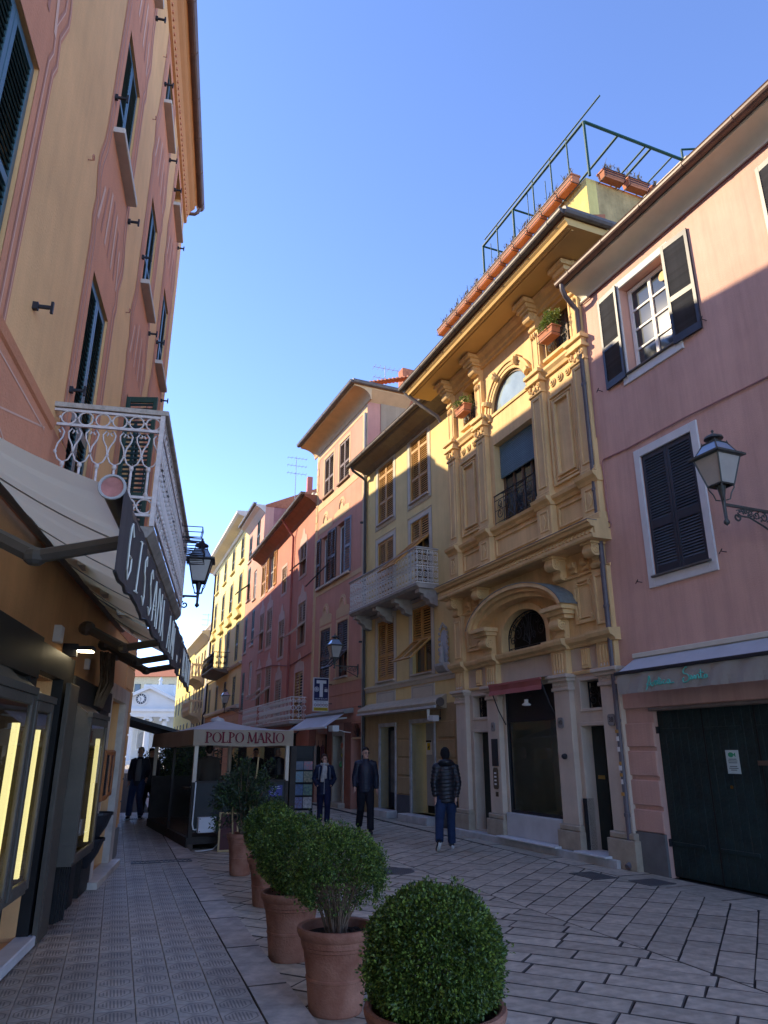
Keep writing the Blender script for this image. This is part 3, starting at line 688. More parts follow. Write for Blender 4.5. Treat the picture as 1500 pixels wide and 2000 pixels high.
def case(u0, u1, z0, z1, d, topz, cm):
    """wall show case: solid sides, sloped hood, glazed front with frame, lit tube inside"""
    b = MB(); t = .03
    b.prism([(0, z0), (-d, z0), (-d, z1), (0, topz)], u0, u0 + t, 'x'); b.prism([(0, z0), (-d, z0), (-d, z1), (0, topz)], u1 - t, u1, 'x')
    b.box(u0 + t, u1 - t, -d, 0, z0, z0 + t); b.prism([(-d, z1 - .04), (-d, z1), (0, topz), (0, topz - .04)], u0 + t, u1 - t, 'x'); b.box(u0 - .025, u1 + .025, -d - .03, -d + .02, z1 - .02, z1 + .03)
    o = b.build('display_case', SHOP, LF.e)
    f = MB(); frame_rect(f, u0 + .002, u1 - .002, z0 + .03, z1 - .022, .07, -d - .02, -d + .012); f.build('case_frame', SHOP, o)
    MB().quad((u0 + .07, -d - .004, z0 + .1), (u1 - .07, -d - .004, z0 + .1), (u1 - .07, -d - .004, z1 - .09), (u0 + .07, -d - .004, z1 - .09)).build('case_glass', CLEAR, o)
    MB().box(u0 + t, u1 - t, -.03, -.012, z0 + t, z1).build('case_back', BACKP, o)
    MB().box(u1 - .17, u1 - .115, -d + .03, -d + .07, z0 + .12, z1 - .22).build('light_tube', TUBE, o)
    kn = MB().lathe((0, 0, 0), [(.05, 0), (.05, .02), (.018, .03), (.018, .12)], 12); kk = kn.build('brass_peg', BRASS, o, True, loc=((u0 + u1) / 2, -.03, z1 - .32), rot=(R(90), 0, 0))
    c = MB(); cx = (u0 + u1) / 2 - .06; w = (u1 - u0) * .26
    for k in range(14):
        a0, a1 = k / 14, (k + 1) / 14; yy = lambda a: -.10 - .035 * math.sin(a * 23) - .03 * math.sin(math.pi * a)
        x0, x1 = cx - w + 2 * w * a0, cx - w + 2 * w * a1; top = lambda a: z1 - .40 - abs(a - .5) * .35; bot = z0 + .35
        c.quad((x0, yy(a0), bot), (x1, yy(a1), bot), (x1, yy(a1), top(a1)), (x0, yy(a0), top(a0)))
    c.build('hanging_garment', cm, o, True); MB().box(cx + .1, cx + .16, -.19, -.185, z1 - .62, z1 - .56).build('price_tag', WHITE, o)
    return o
case(3.05, 4.35, .66, 2.10, .30, 2.36, COATM[1]); case(4.42, 5.38, .68, 2.11, .30, 2.38, COATM[2]); case(5.44, 6.0, .70, 2.08, .30, 2.32, COATM[0]); case(7.75, 8.88, .64, 2.06, .30, 2.28, COATM[0])
dl = MB(); dl.cbox(7.28, 7.72, -.17, -.125, .08, 2.34, .008); dl.cbox(7.34, 7.66, -.175, -.17, .2, 1.0, .003); dl.build('door_leaf', SHOP, LF.e)
pf = MB()
for k in range(5): pf.box(8.0 + k * .05, 8.03 + k * .05, -.16 - .012 * k, -.12, .1, .62)
pf.build('folded_grille', SHOPD, LF.e)
mr = MB(); mr.prism([(9.45 + .17 * math.cos(t), 1.62 + .30 * math.sin(t)) for t in [k * math.pi / 12 for k in range(24)]], -.13, -.10); mr.build('oval_mirror', M('mirror_glass', (.5, .52, .55), .08, 0, metal=.9), LF.e)
wood = M('orange_varnished_wood', (.33, .11, .03), .4, .2, 4, spec=.45)
for (u0, u1, d) in ((9.05, 9.5, .30), (10.02, 10.4, .22)):
    b = MB(); b.box(u0, u1, -d, -.1, 1.14, 1.72); o = b.build('wooden_case', wood, LF.e); f = MB(); frame_rect(f, u0 + .003, u1 - .003, 1.15, 1.71, .05, -d - .02, -d); f.build('case_frame', wood, o); MB().box(u0 + .05, u1 - .05, -d - .006, -d, 1.2, 1.66).build('case_glass', GLASS, o)
ms = MB(); ms.box(10.3, 10.55, -.10, 0, PZ, 2.5); ms.box(11.95, 12.3, -.10, 0, PZ, 2.5); ms.box(10.3, 12.3, -.101, 0, 2.42, 2.62); ms.box(10.2, 12.35, -.22, 0, .02, .13); ms.build('door_surround', M('veined_beige_marble', (.55, .47, .38), .4, .22, 4), LF.e)
MB().box(10.5, 12.0, .3, .35, .1, 2.5).build('doorway_dark', DARKIN, LF.e)
for (u, z) in ((10.25, .62), (9.75, .36)):       # half-basket planters on the wall
    b = MB(); n_ = 12
    for (r0, z0, r1, z1) in ((.05, 0, .15, .16), (.15, .16, .20, .30), (.215, .30, .215, .33)):
        for k in range(n_):
            t0, t1 = math.pi * k / n_, math.pi * (k + 1) / n_
            b.quad((u + r0 * math.cos(t0), -.1 - r0 * math.sin(t0), z + z0), (u + r0 * math.cos(t1), -.1 - r0 * math.sin(t1), z + z0), (u + r1 * math.cos(t1), -.1 - r1 * math.sin(t1), z + z1), (u + r1 * math.cos(t0), -.1 - r1 * math.sin(t0), z + z1))
    b.prism([(u + .19 * math.cos(math.pi * k / 12), -.1 - .19 * math.sin(math.pi * k / 12)) for k in range(13)], z + .27, z + .28, 'z')
    b.build('wall_planter', IRON, LF.e)
pl = MB()
for k in range(8):     # plaster joints of the corner
    z = .55 + k * .36; pl.box(12.35, 13.36, -.014, 0, z, z + .335)
pl.build('rusticated_corner', TAN, LF.e)
MB().box(12.3, 13.37, -.03, 0, 0, .5).build('plinth', M('grey_plinth', (.22, .2, .18), .8, .15, 4, .3), LF.e)
sp = MB(); sp.box(7.42, 7.60, -.30, -.12, 2.68, 2.72); sp.box(7.48, 7.54, -.14, 0, 2.62, 2.75); o = sp.build('spotlight', IRON, LF.e); MB().box(7.44, 7.58, -.29, -.15, 2.672, 2.679).build('spotlight_face', M('spot_face', (1, .82, .5), .5, 0, emit=9), o)
MB().cbox(7.0, 7.14, -.07, 0, 2.70, 2.86, .008).build('junction_box', WHITE, LF.e); MB().cbox(8.7, 8.8, -.05, 0, 2.62, 2.74, .006).build('junction_box', WHITE, LF.e)
bk = MB()
for k in range(60):
    x = 9.2 + random.uniform(-.28, .28); bk.tube([(x, -.12 - random.random() * .1, 2.86), (x + random.uniform(-.04, .04), -.16 - random.random() * .08, 2.5), (x + random.uniform(-.05, .05), -.13, 2.22)], .012, 4)
bk.build('dried_branches', M('dry_branch', (.10, .065, .04), .9, .35, 9), LF.e)
# --- awnings of the shop (retractable, fixed to the house wall)
AWC = cloth_mat('cream_awning_cloth', (.92, .76, .50), .62); VAL = cloth_mat('brown_valance_cloth', (.075, .06, .055), .08)
AWM = M('brown_awning_metal', (.10, .085, .07), .42, .1, 8, spec=.45); LETT = M('cream_letter_print', (.72, .67, .55), .8, .04)
def awning(name, label, u0, u1, word, sub):
    e = empty(name, LF.W(u0, 2.5, 0), LF.rz, label, 'awning'); w0, z0, w1, z1 = .06, 3.42 - 2.5, 1.06, 2.93 - 2.5; L_ = u1 - u0
    c = MB(); nu, nv = 26, 8
    P = lambda i, j: (L_ * i / nu, -(w0 + (w1 - w0) * j / nv), z0 + (z1 - z0) * j / nv - .05 * math.sin(math.pi * j / nv) * (1 + .3 * math.sin(i * .9)) - .012 * math.sin(i * 2.1) * math.sin(math.pi * j / nv))
    for i in range(nu):
        for j in range(nv): c.quad(P(i, j), P(i + 1, j), P(i + 1, j + 1), P(i, j + 1))
    o = c.build('awning_cloth', AWC, e, True)
    for k in range(1, int(L_ / 1.15) + 1):
        i = k * 1.15 / L_ * nu; sm = MB(); sm.tube([(L_ * i / nu, P(i, j)[1], P(i, j)[2] - .006) for j in range(nv + 1)], .006, 4); sm.build('cloth_seam', M('seam_thread', (.36, .31, .25), .9), e)
    br = MB(); br.tube([(0, -w1, z1), (L_, -w1, z1)], .055, 12); b = br.build('front_bar', AWM, e); smooth_angle(b, 50)
    MB().disc_y(0, 0, .058, 0, .014, 20).build('end_cap', M('faded_red_cap', (.42, .17, .14), .6, .3, 12), e, loc=(-.003, -w1, z1), rot=(0, 0, R(-90)))
    ri = MB(); ri.tube([(-.006, -w1 + .06 * math.cos(t), z1 + .06 * math.sin(t)) for t in [k * math.pi / 10 for k in range(20)]], .008, 5, True); ri.build('end_ring', M('grey_ring', (.4, .38, .36), .5), e)
    MB().tube([(-.3, -.10, z0 - .02), (L_ + .1, -.10, z0 - .02)], .05, 8).build('torsion_bar', AWM, e)
    for q in (.32, L_ - .9):
        a = MB(); p0, p1, p2 = Vector((q + .62, -.12, z0 - .44)), Vector((q + .48, -.55, z0 - .66)), Vector((q + .32, -w1 + .03, z1 - .10))
        for (A, B, r_) in ((p0, p1, .05), (p1, p2, .042)): a.tube([A, A.lerp(B, .5), B], r_, 7)
        a.ell(p1, (.07, .07, .055), 8, 6); a.ell(p0, (.08, .09, .08), 8, 6); a.build('folding_arm', AWM, e)
    v = MB(); nn = int(L_ * 18); hgt = .42
    yy = lambda x: -w1 - .055 - .004 * math.sin(x * 9.0) - .003 * math.sin(x * 23 + 1)
    zb = lambda x: z1 - hgt - .010 * math.sin(x * 7.0) - .006 * math.sin(x * 17)
    for i in range(nn):
        x0, x1 = L_ * i / nn, L_ * (i + 1) / nn
        for (a0, a1) in ((0, .5), (.5, 1)):
            z_ = lambda x, a: z1 + .02 + (zb(x) - z1 - .02) * a
            v.quad((x0, yy(x0) * (1 + .0 * a0), z_(x0, a0)), (x1, yy(x1), z_(x1, a0)), (x1, yy(x1), z_(x1, a1)), (x0, yy(x0), z_(x0, a1)))
    v.build('valance', VAL, e, True)
    tr = MB(); tr.tube([(L_ * i / nn, yy(L_ * i / nn), zb(L_ * i / nn)) for i in range(nn + 1)], .009, 5); tr.build('valance_trim', SHOPD, e)
    # hand-drawn capitals
    G = {'G': [[(.75, .82), (.5, 1), (.2, .85), (.08, .5), (.2, .12), (.5, 0), (.75, .2), (.75, .42), (.5, .42)]], 'I': [[(.4, 0), (.5, 1)], [(.25, 0), (.55, .02)], [(.4, .98), (.65, 1)]],
         'S': [[(.75, .85), (.5, 1), (.2, .85), (.25, .62), (.6, .42), (.75, .2), (.5, 0), (.15, .12)]], 'A': [[(0, 0), (.5, 1), (.95, 0)], [(.2, .42), (.75, .42)], [(.22, .34), (.73, .34)]],
         'N': [[(.05, 0), (.1, 1), (.8, .02), (.85, 1)]], 'R': [[(.1, 0), (.15, 1), (.65, .92), (.68, .62), (.15, .5), (.85, 0)]], 'M': [[(0, 0), (.15, 1), (.5, .3), (.82, 1), (.95, 0)]], 'D': [[(.1, 0), (.15, 1), (.7, .8), (.8, .4), (.55, .05), (.1, 0)]],
         'V': [[(0, 1), (.45, 0), (.95, 1)]], 'O': [[(.5, 1), (.1, .7), (.1, .3), (.5, 0), (.88, .3), (.88, .7), (.5, 1)]], 'E': [[(.8, 1), (.1, 1), (.1, 0), (.8, 0)], [(.1, .5), (.6, .5)]], 'T': [[(0, 1), (.95, 1)], [(.47, 1), (.45, 0)]], 'L': [[(.1, 1), (.1, 0), (.8, 0)]], ' ': []}
    def write(s_, x, z, h_, w_, r_):
        for ch in s_:
            m = MB()
            for st_ in G[ch]:
                pts = []
                for k in range(len(st_) - 1):
                    for q in (0, .34, .67): pts.append((st_[k][0] + (st_[k + 1][0] - st_[k][0]) * q, st_[k][1] + (st_[k + 1][1] - st_[k][1]) * q))
                pts.append(st_[-1]); m.tube([(x + p[0] * w_, yy(x + p[0] * w_) - .006, z + p[1] * h_) for p in pts], r_, 4)
            x += w_ * 1.32; m.build('letter', LETT, e)
    write(word, .30, z1 - .36, .31, .27 if L_ > 4 else .13, .0055)
    if sub: write(sub, L_ - .75, z1 - .33, .06, .05, .004)
    return e
awning('awning', 'cream shop awning with brown lettered valance below the white balcony, red end cap', 3.12, 8.22, 'GISSANA AMI', 'DAL')
awning('awning', 'shorter brown shop awning beyond the cream one, towards the house corner', 8.28, 10.55, 'GISSANA AMI', None)
p = LF.W(11.4, 3.85, 1.0); 
def solve_w(fc, px, py, u):
    lo, hi_ = -.5, 3.0
    f = lambda w: fc.uv(px, py, w)[0] - u
    a, b = lo, hi_
    fa_ = f(a)
    for _ in range(60):
        m = (a + b) / 2
        if (f(m) > 0) == (fa_ > 0): a = m
        else: b = m
    return a
w_ = solve_w(LF, 386, 1165, 11.6); v_ = LF.uv(386, 1165, w_)[1]
lantern('wall_lantern', 'black wall lantern with frosted panes beside the far end of the white balcony', LF.W(11.6, v_, w_), -LF.n, w_, 1.0, IRON, drop=.14, deep=.2)
# ================================================================== PINK HOUSE
PINK = M('pink_stucco', (.62, .375, .30), .85, .13, .6, .25, 50, streak=.2)
CREAM = M('cream_trim', (.62, .57, .46), .7, .06, 3, .1)
WTRIM = M('white_window_trim', (.62, .62, .61), .7, .06, 4, .15)
NAVY = M('blue_black_shutter_paint', (.022, .028, .042), .42, .2, 6, spec=.45)
NAVYS = M('blue_black_skylit_slat', (.055, .06, .075), .4, .2, 6, spec=.5, rnd=.15)  # paler than the frames: sky light on the slats put into the colour
GARD = M('dark_green_door_paint', (.014, .03, .029), .55, .35, 3, .4, 25, spec=.35, streak=.3)
PK = Fac('pink_house', (4.10, 11.31), (4.10 + .43 * 2.5, 8.81), 'pink house with blue black louvred shutters and cream cornice', 'house')
ph = [(.40, 1.48, 7.86, 9.64, .28), (.43, 1.50, 4.30, 6.36, .10), (3.9, 4.98, 7.86, 9.64, .28), (3.9, 4.98, 4.30, 6.36, .10), (.02, 3.6, -.2, 2.30, .14)]
PK.wall(-.66, 8, 0, 10.05, ph, PINK); PK.mass(-.66, 8, 10.2, 10, PINK, TILEROOF, rise=1.2, y=.5)
gf = MB()
for (z0, z1) in ((.56, .87), (.93, 1.29), (1.35, 1.71), (1.77, 2.12)): gf.cbox(-.60, .02, -.035, 0, z0, z1, .012)
gf.box(-.60, 8, -.034, 0, 2.18, 2.42) if False else gf.cbox(-.60, 3.9, -.034, 0, 2.34, 2.62, .012); gf.build('rusticated_bands', PINK, PK.e)
MB().box(-.62, .02, -.045, 0, 0, .555).build('plinth', M('grey_cement_plinth', (.16, .16, .155), .8, .2, 3, .3, 30), PK.e)
for (a, b, c, d) in ((.27, 1.62, 7.74, 9.78), (.29, 1.64, 4.14, 6.48), (3.77, 5.12, 7.74, 9.78), (3.77, 5.12, 4.14, 6.48)):
    f = MB(); t0 = .13; f.cbox(a, a + t0, -.03, 0, c, d, .006); f.cbox(b - t0, b, -.03, 0, c, d, .006); f.cbox(a + t0, b - t0, -.03, 0, d - t0 - .01, d, .006); f.cbox(a + t0, b - t0, -.03, 0, c, c + .15, .006); f.build('window_surround', WTRIM, PK.e)
    MB().cbox(a + .10, b - .08, -.07, .02, c + .152, c + .18, .004).build('window_sill', M('slate_sill', (.12, .11, .10), .6, .2, 5), PK.e)
for a in (.40, 3.9):
    window(PK, a + .02, a + 1.06, 7.93, 9.62, .20, WHITE, GLASS, 2, 4, .07, None)
    MB().box(a, a + 1.08, .255, .27, 7.86, 9.64).build('room_dark', DARKIN, PK.e)
    leaf(PK.e, (a - .02, -.06, 7.86), R(176), .53, 1.86, NAVY, ((.07, .40), (.45, .95)), 21, True, 1, slatmat=NAVYS)
    leaf(PK.e, (a + 1.10, -.06, 7.86), R(-176), .53, 1.86, NAVY, ((.07, .40), (.45, .95)), 21, True, -1, slatmat=NAVYS)
cu = MB(); 
for k in range(10):
    x = .66 + k * .035; cu.quad((x, .24 + .012 * math.sin(k * 2), 7.95), (x + .035, .24 + .012 * math.sin(k * 2 + 2), 7.95), (x + .035, .24 + .012 * math.sin(k * 2 + 2), 9.0), (x, .24 + .012 * math.sin(k * 2), 9.0 - .04 * k))
cu.build('curtain', CURTAIN, PK.e)
MB().disc_y(1.27, 9.38, .09, .150, .158, 20).build('window_ornament', M('yellow_disc', (.5, .36, .15), .6), PK.e)
for a in (.43, 3.9): shutters(PK, a + .005, a + 1.065, 4.335, 6.35, .02, NAVY, ((.06, .36), (.43, .95)), 21, True, slatmat=NAVYS); MB().box(a - .01, a + 1.09, .095, .12, 4.28, 6.38).build('window_back', DARKIN, PK.e)
cv = MB(); cv.prism([(0, 9.99), (-.035, 9.99), (-.035, 10.02), (-.02, 10.05)] + [(-.02 - .33 * (1 - math.cos(t)), 10.05 + .20 * math.sin(t)) for t in [k * math.pi / 16 for k in range(1, 9)]] + [(-.37, 10.25), (-.37, 10.30), (0, 10.30)], -.66, 8, 'x'); smooth_angle(cv.build('cornice', CREAM, PK.e), 35)
MB().tube([(-.62, -.03, 9.955), (8, -.03, 9.955)], .014, 6).build('conduit', M('dark_red_conduit', (.10, .03, .03), .6), PK.e)
gutter(PK, -.72, 8, .45, 10.36, COPPER, .085); MB().prism([(-.36, 10.30), (-.44, 10.32), (-.44, 10.36), (1.2, 10.85), (1.2, 10.30)], -.64, 8, 'x').build('eave', GUTT, PK.e)
pp = pipe(PK, [(-.60, -.45, 10.30), (-.60, -.45, 10.18), (-.63, -.36, 10.06), (-.66, -.18, 9.93), (-.66, -.09, 9.84), (-.66, -.09, .16), (-.66, -.12, .09), (-.66, -.2, .05)], .048, M('lead_grey_pipe', (.115, .10, .11), .45, .15, 7, spec=.4), collars=(8.2, 6.1, 4.0, 2.15, .75))
stk = MB()
for k, (z, c_) in enumerate(((1.98, 0), (1.86, 1), (1.5, 0), (1.42, 1), (1.33, 0), (1.22, 1), (1.05, 0), (1.7, 1))):
    MB().box(-.70 + .01 * (k % 3), -.63, -.142, -.139, z, z + .05 + .02 * (k % 2)).build('sticker', WHITE if c_ else M('orange_sticker', (.55, .3, .08), .6), pp)
cb = M('pink_painted_cable', (.40, .21, .19), .7)
MB().tube([(-.46, -.02, 5.45), (-.47, -.02, 5.7), (-.48, -.02, 6.58), (-.44, -.02, 6.63), (.2, -.02, 6.60), (1.46, -.025, 6.60), (3, -.02, 6.55), (8, -.02, 6.5)], .013, 6).build('cable', cb, PK.e)
MB().tube([(-.46 + .05 * math.cos(t), -.03, 5.42 + .06 * math.sin(t)) for t in [k * .7 for k in range(9)]], .01, 5, True).build('cable_coil', cb, PK.e)
MB().tube([(-.55, -.02, 9.9), (-.55, -.02, 7.2), (-.54, -.03, 7.1)], .01, 6).build('cable', cb, PK.e)
for (x, z) in ((.12, 4.28), (1.80, 4.36), (-.3, 7.92), (2.1, 7.95)):
    d = MB(); d.tube([(x, 0, z), (x, -.1, z), (x + .03, -.11, z + .03), (x - .03, -.11, z - .03)], .007, 5); d.build('shutter_hook', IRON, PK.e)
# garage door of vertical planks
gd = MB(); gd.box(.02, 3.6, .10, .13, 0, 2.3); gdo = gd.build('garage_door', GARD, PK.e, label='wide dark green plank door with a paper notice')
for k in range(25):
    w = .1405; x = .03 + k * w; MB().cbox(x, x + w - .006, .066, .099, .01, 2.285, .004).build('plank', GARD, gdo)
for x in (.04, .92, 1.78, 2.6):
    for z in (.42, 1.98): MB().cbox(x, x + .62, .050, .066, z, z + .05, .004).build('strap_hinge', GARD, gdo)
for z in (.42, 1.98): MB().box(-.05, .05, .02, .066, z - .02, z + .08).build('hinge_pin', IRON, gdo)
MB().cbox(-.02, 3.7, -.06, .05, 2.285, 2.335, .01).build('door_lintel', M('worn_lintel', (.20, .15, .12), .8, .2, 5), PK.e)
MB().box(.89, .905, .055, .066, 0, 2.29).build('door_joint', DARKIN, gdo); MB().box(1.77, 1.785, .055, .066, 0, 2.29).build('door_joint', DARKIN, gdo)
nt = MB().box(1.225, 1.435, .058, .063, 1.42, 1.72).build('paper_notice', M('pale_blue_paper', (.50, .62, .62), .6, .05), gdo)
FISH = M('green_print', (.05, .30, .16), .7); fi = MB(); fi.prism([(1.31 + .045 * math.cos(t), 1.66 + .032 * math.sin(t)) for t in [k * math.pi / 8 for k in range(16)]], .0555, .0575); fi.prism([(1.35, 1.66), (1.385, 1.69), (1.385, 1.63)], .0555, .0575); fi.build('fish_print', FISH, nt)
for k, w in enumerate((.13, .15, .14, 0, .12, .15, .10)):
    if w: MB().box(1.33 - w / 2, 1.33 + w / 2, .0555, .0575, 1.60 - k * .023, 1.608 - k * .023).build('printed_line', M('dark_print', (.03, .06, .07), .7), nt)
MB().cbox(1.72, 1.98, .052, .066, 1.53, 1.59, .004).build('letter_slot', M('brown_metal', (.12, .08, .06), .5), gdo)
MB().disc_y(1.25, 1.25, .022, .052, .066, 10).build('keyhole', BRASS, gdo)
# awning with the script lettering
AWG = cloth_mat('stained_beige_awning', (.40, .38, .34), .2); AWT = cloth_mat('pale_awning_top', (.62, .64, .66), .3)
pa = empty('awning', PK.W(-.1, 2.5, 0), PK.rz, 'beige awning with turquoise script lettering above the green garage door', 'awning')
q = MB(); q.quad((0, -.10, .60), (4.2, -.10, .60), (4.2, -.5, .35), (0, -.5, .35)); q.build('awning_cloth', AWT, pa)
q = MB(); q.cbox(-.02, 4.2, -.16, 0, .585, .66, .01); q.build('cassette', CREAM, pa); MB().box(0, 4.2, -.13, -.02, .52, .58).build('roller', SHOPD, pa)
MB().cbox(-.04, 4.2, -.545, -.49, .31, .36, .008).build('front_bar', IRON, pa)
v = MB(); nn = 80; yv = lambda x, a: -.515 - .012 * math.sin(x * 13 + a * 3) - .006 * math.sin(x * 37 + a * 5) * a
for i in range(nn):
    for j in range(5):
        x0, x1 = 4.2 * i / nn, 4.2 * (i + 1) / nn; a0, a1 = j / 5, (j + 1) / 5; z_ = lambda a: .31 - .285 * a
        v.quad((x0, yv(x0, a0), z_(a0)), (x1, yv(x1, a0), z_(a0)), (x1, yv(x1, a1), z_(a1)), (x0, yv(x0, a1), z_(a1)))
v.build('valance', AWG, pa, True)
TURQ = M('turquoise_script', (.12, .52, .42), .6, .1, 20)
def script(strokes, x0, z0, s):
    for st_ in strokes:
        pts = []
        n = len(st_)
        for k in range(n - 1):
            p0, p1, p2, p3 = st_[max(k - 1, 0)], st_[k], st_[k + 1], st_[min(k + 2, n - 1)]
            for t in (0, .25, .5, .75):
                h = lambda a, b, c_, d: .5 * ((2 * b) + (-a + c_) * t + (2 * a - 5 * b + 4 * c_ - d) * t * t + (-a + 3 * b - 3 * c_ + d) * t ** 3)
                pts.append((h(p0[0], p1[0], p2[0], p3[0]), h(p0[1], p1[1], p2[1], p3[1])))
        pts.append(st_[-1]); m = MB(); m.tube([(x0 + p[0] * s, yv(x0 + p[0] * s, .5) - .012, z0 + p[1] * s) for p in pts], .0085, 5); m.build('script_letter', TURQ, pa)
script([[(-.1, -.35), (.15, .1), (.4, 1), (.5, .9), (.55, .2), (.8, 0), (1.0, .2)], [(0, .25), (.35, .1), (.9, .35)], [(1.0, .2), (1.15, .45), (1.25, .5), (1.3, .05), (1.5, .45), (1.65, .45), (1.7, .1), (1.85, .2)],
        [(1.95, .8), (1.95, .1), (2.15, .1)], [(1.75, .6), (2.25, .55)], [(2.2, .4), (2.25, .1), (2.5, .2)], [(2.8, .4), (2.6, .4), (2.55, .15), (2.8, .08), (3.0, .2)], [(3.4, .4), (3.2, .45), (3.1, .2), (3.25, .05), (3.4, .35), (3.45, .1), (3.9, .12)]], .62, .10, .135)
script([[(.75, 1.25), (.55, 1.3), (.2, .95), (.3, .7), (.75, .55), (.9, .2), (.6, -.1), (.1, -.15), (0, .1), (.2, .3)], [(1.25, .4), (1.05, .4), (1.0, .15), (1.15, .05), (1.3, .35), (1.35, .08), (1.5, .15), (1.6, .42), (1.7, .05), (1.85, .4), (2.0, .4), (2.05, .08), (2.2, .2)], [(2.35, .95), (2.3, .1), (2.55, .1)], [(2.1, .62), (2.65, .6)], [(2.9, .4), (2.75, .35), (2.7, .1), (2.9, .1), (3.0, .38), (3.05, .1)]], 1.32, .12, .135)
w_ = solve_w(PK, 1414, 985, 2.66); v_ = PK.uv(1414, 985, w_)[1]
lantern('wall_lantern', 'grey wall lantern with bluish roof on scrolled bracket of the pink house', PK.W(2.66, v_, w_), -PK.n, w_, 1.05)
# ================================================================== ORNATE YELLOW BUILDING
ORN = M('ornate_yellow_stucco', (.72, .495, .235), .8, .13, 1.2, .2, 45, streak=.22)
ORNB = M('ornate_beige_ground_floor', (.60, .50, .39), .8, .10, 2.2, .2, 45, streak=.10)
ORNS = M('orange_soffit', (.62, .40, .15), .8, .06, 2)
BASEST = M('beige_base_stone', (.40, .33, .24), .8, .18, 5, .35, 40)
OR = Fac('ornate_building', (1.656, 17.09), (3.69, 12.13), 'ornate yellow stucco building with pilasters, arched windows and roof terrace', 'building')
E_ = OR.e; YW = .08; C0 = 2.92
def tb_box(name, u0, u1, y0, z0, z1, mat, y1=None, b=.008): return MB().cbox(u0, u1, y0, YW if y1 is None else y1, z0, z1, b).build(name, mat, E_)
def spandrel(mb, c, r, zs, top, u0, u1, y, n=18, rz=None):
    rz = rz or r
    for k in range(n):
        t0, t1 = math.pi - math.pi * k / n, math.pi - math.pi * (k + 1) / n
        mb.quad((c + r * math.cos(t0), y, zs + rz * math.sin(t0)), (c + r * math.cos(t1), y, zs + rz * math.sin(t1)), (c + r * math.cos(t1), y, top), (c + r * math.cos(t0), y, top))
        mb.quad((c + r * math.cos(t0), y, zs + rz * math.sin(t0)), (c + r * math.cos(t1), y, zs + rz * math.sin(t1)), (c + r * math.cos(t1), y + .3, zs + rz * math.sin(t1)), (c + r * math.cos(t0), y + .3, zs + rz * math.sin(t0)))
    if u0 < c - r - 1e-6: mb.quad((u0, y, zs), (c - r, y, zs), (c - r, y, top), (u0, y, top))
    if u1 > c + r + 1e-6: mb.quad((c + r, y, zs), (u1, y, zs), (u1, y, top), (c + r, y, top))
def arch_ring(name, c, zs, r0, r1, rz0, rz1, y0, y1, mat, a0=0, a1=math.pi, n=22, parent=None):
    m = MB()
    for k in range(n):
        t0, t1 = a0 + (a1 - a0) * k / n, a0 + (a1 - a0) * (k + 1) / n
        P = lambda r, rz, t, y: (c + r * math.cos(t), y, zs + rz * math.sin(t))
        m.quad(P(r0, rz0, t0, y0), P(r1, rz1, t0, y0), P(r1, rz1, t1, y0), P(r0, rz0, t1, y0)); m.quad(P(r1, rz1, t0, y0), P(r1, rz1, t0, y1), P(r1, rz1, t1, y1), P(r1, rz1, t1, y0)); m.quad(P(r0, rz0, t0, y0), P(r0, rz0, t1, y0), P(r0, rz0, t1, y1), P(r0, rz0, t0, y1))
    for t in (a0, a1): m.quad(P(r0, rz0, t, y0), P(r1, rz1, t, y0), P(r1, rz1, t, y1), P(r0, rz0, t, y1))
    return m.build(name, mat, parent or E_)
def console(u, ztop, h, proj, w, mat, y=YW, name='console'):
    m = MB(); r = h * .27
    prof = [(y, ztop), (y - proj, ztop), (y - proj - r * .15, ztop - r * .6), (y - proj * .9, ztop - r * 1.5), (y - proj * .55, ztop - h * .45), (y - proj * .42, ztop - h * .62), (y - proj * .5, ztop - h * .80), (y - proj * .42, ztop - h * .95), (y, ztop - h)]
    m.prism(prof, u - w / 2, u + w / 2, 'x')
    o = m.build(name, mat, E_)
    for (cy, cz, rr) in ((y - proj + r * .75, ztop - r, r), (y - proj * .36, ztop - h * .84, r * .5)):
        m2 = MB(); m2.prism([(cy + rr * math.cos(t), cz + rr * math.sin(t)) for t in [k * math.pi / 8 for k in range(16)]], u - w / 2 - .018, u + w / 2 + .018, 'x'); m2.build('volute', mat, o)
        m3 = MB()
        for s_ in (-1, 1): m3.tube([(u + s_ * (w / 2 + .018), cy + p[0], cz + p[1]) for p in spiral(0, 0, rr * .9, rr * .15, 0, 1.6, 16)], rr * .12, 4)
        m3.build('scroll', mat, o, kind='stuff')
    return o
def sweep_x(name, pts, u0, u1, mat): return MB().prism([(YW - w, z) for w, z in pts], u0, u1, 'x').build(name, mat, E_)
# walls
ORN_H = [(.72, 1.38, .14, 2.10, .3), (.72, 1.38, 2.41, 2.86, .25), (2.04, 3.86, .12, 2.92, .5), (4.52, 5.2, .14, 2.12, .3), (4.58, 5.2, 2.41, 2.88, .25)]
OR.wall(0, 5.72, 0, 3.62, ORN_H, ORNB, y=YW)
wl = OR.wall(0, 5.72, 3.62, 9.18, [(2.12, 3.72, 3.62, 4.47, .3), (2.12, 3.70, 6.45, 8.43, .32)], ORN, y=YW, name='upper_wall')
OR.wall(0, 5.72, 9.18, 10.95, [(.80, 1.46, 9.42, 10.5, .35), (2.16, 3.68, 9.18, 9.96, .3), (4.42, 5.22, 9.42, 10.5, .35)], ORN, y=YW, name='attic_wall')
sp_ = MB(); spandrel(sp_, 2.92, .80, 3.95, 4.47, 2.12, 3.72, YW, 18, .50); sp_.build('arch_wall', ORN, E_); sp_ = MB(); spandrel(sp_, 2.92, .76, 9.19, 9.96, 2.16, 3.68, YW); sp_.build('arch_wall', ORN, E_)
OR.mass(0, 5.72, 10.95, 9, ORN, ORNS, y=.62)
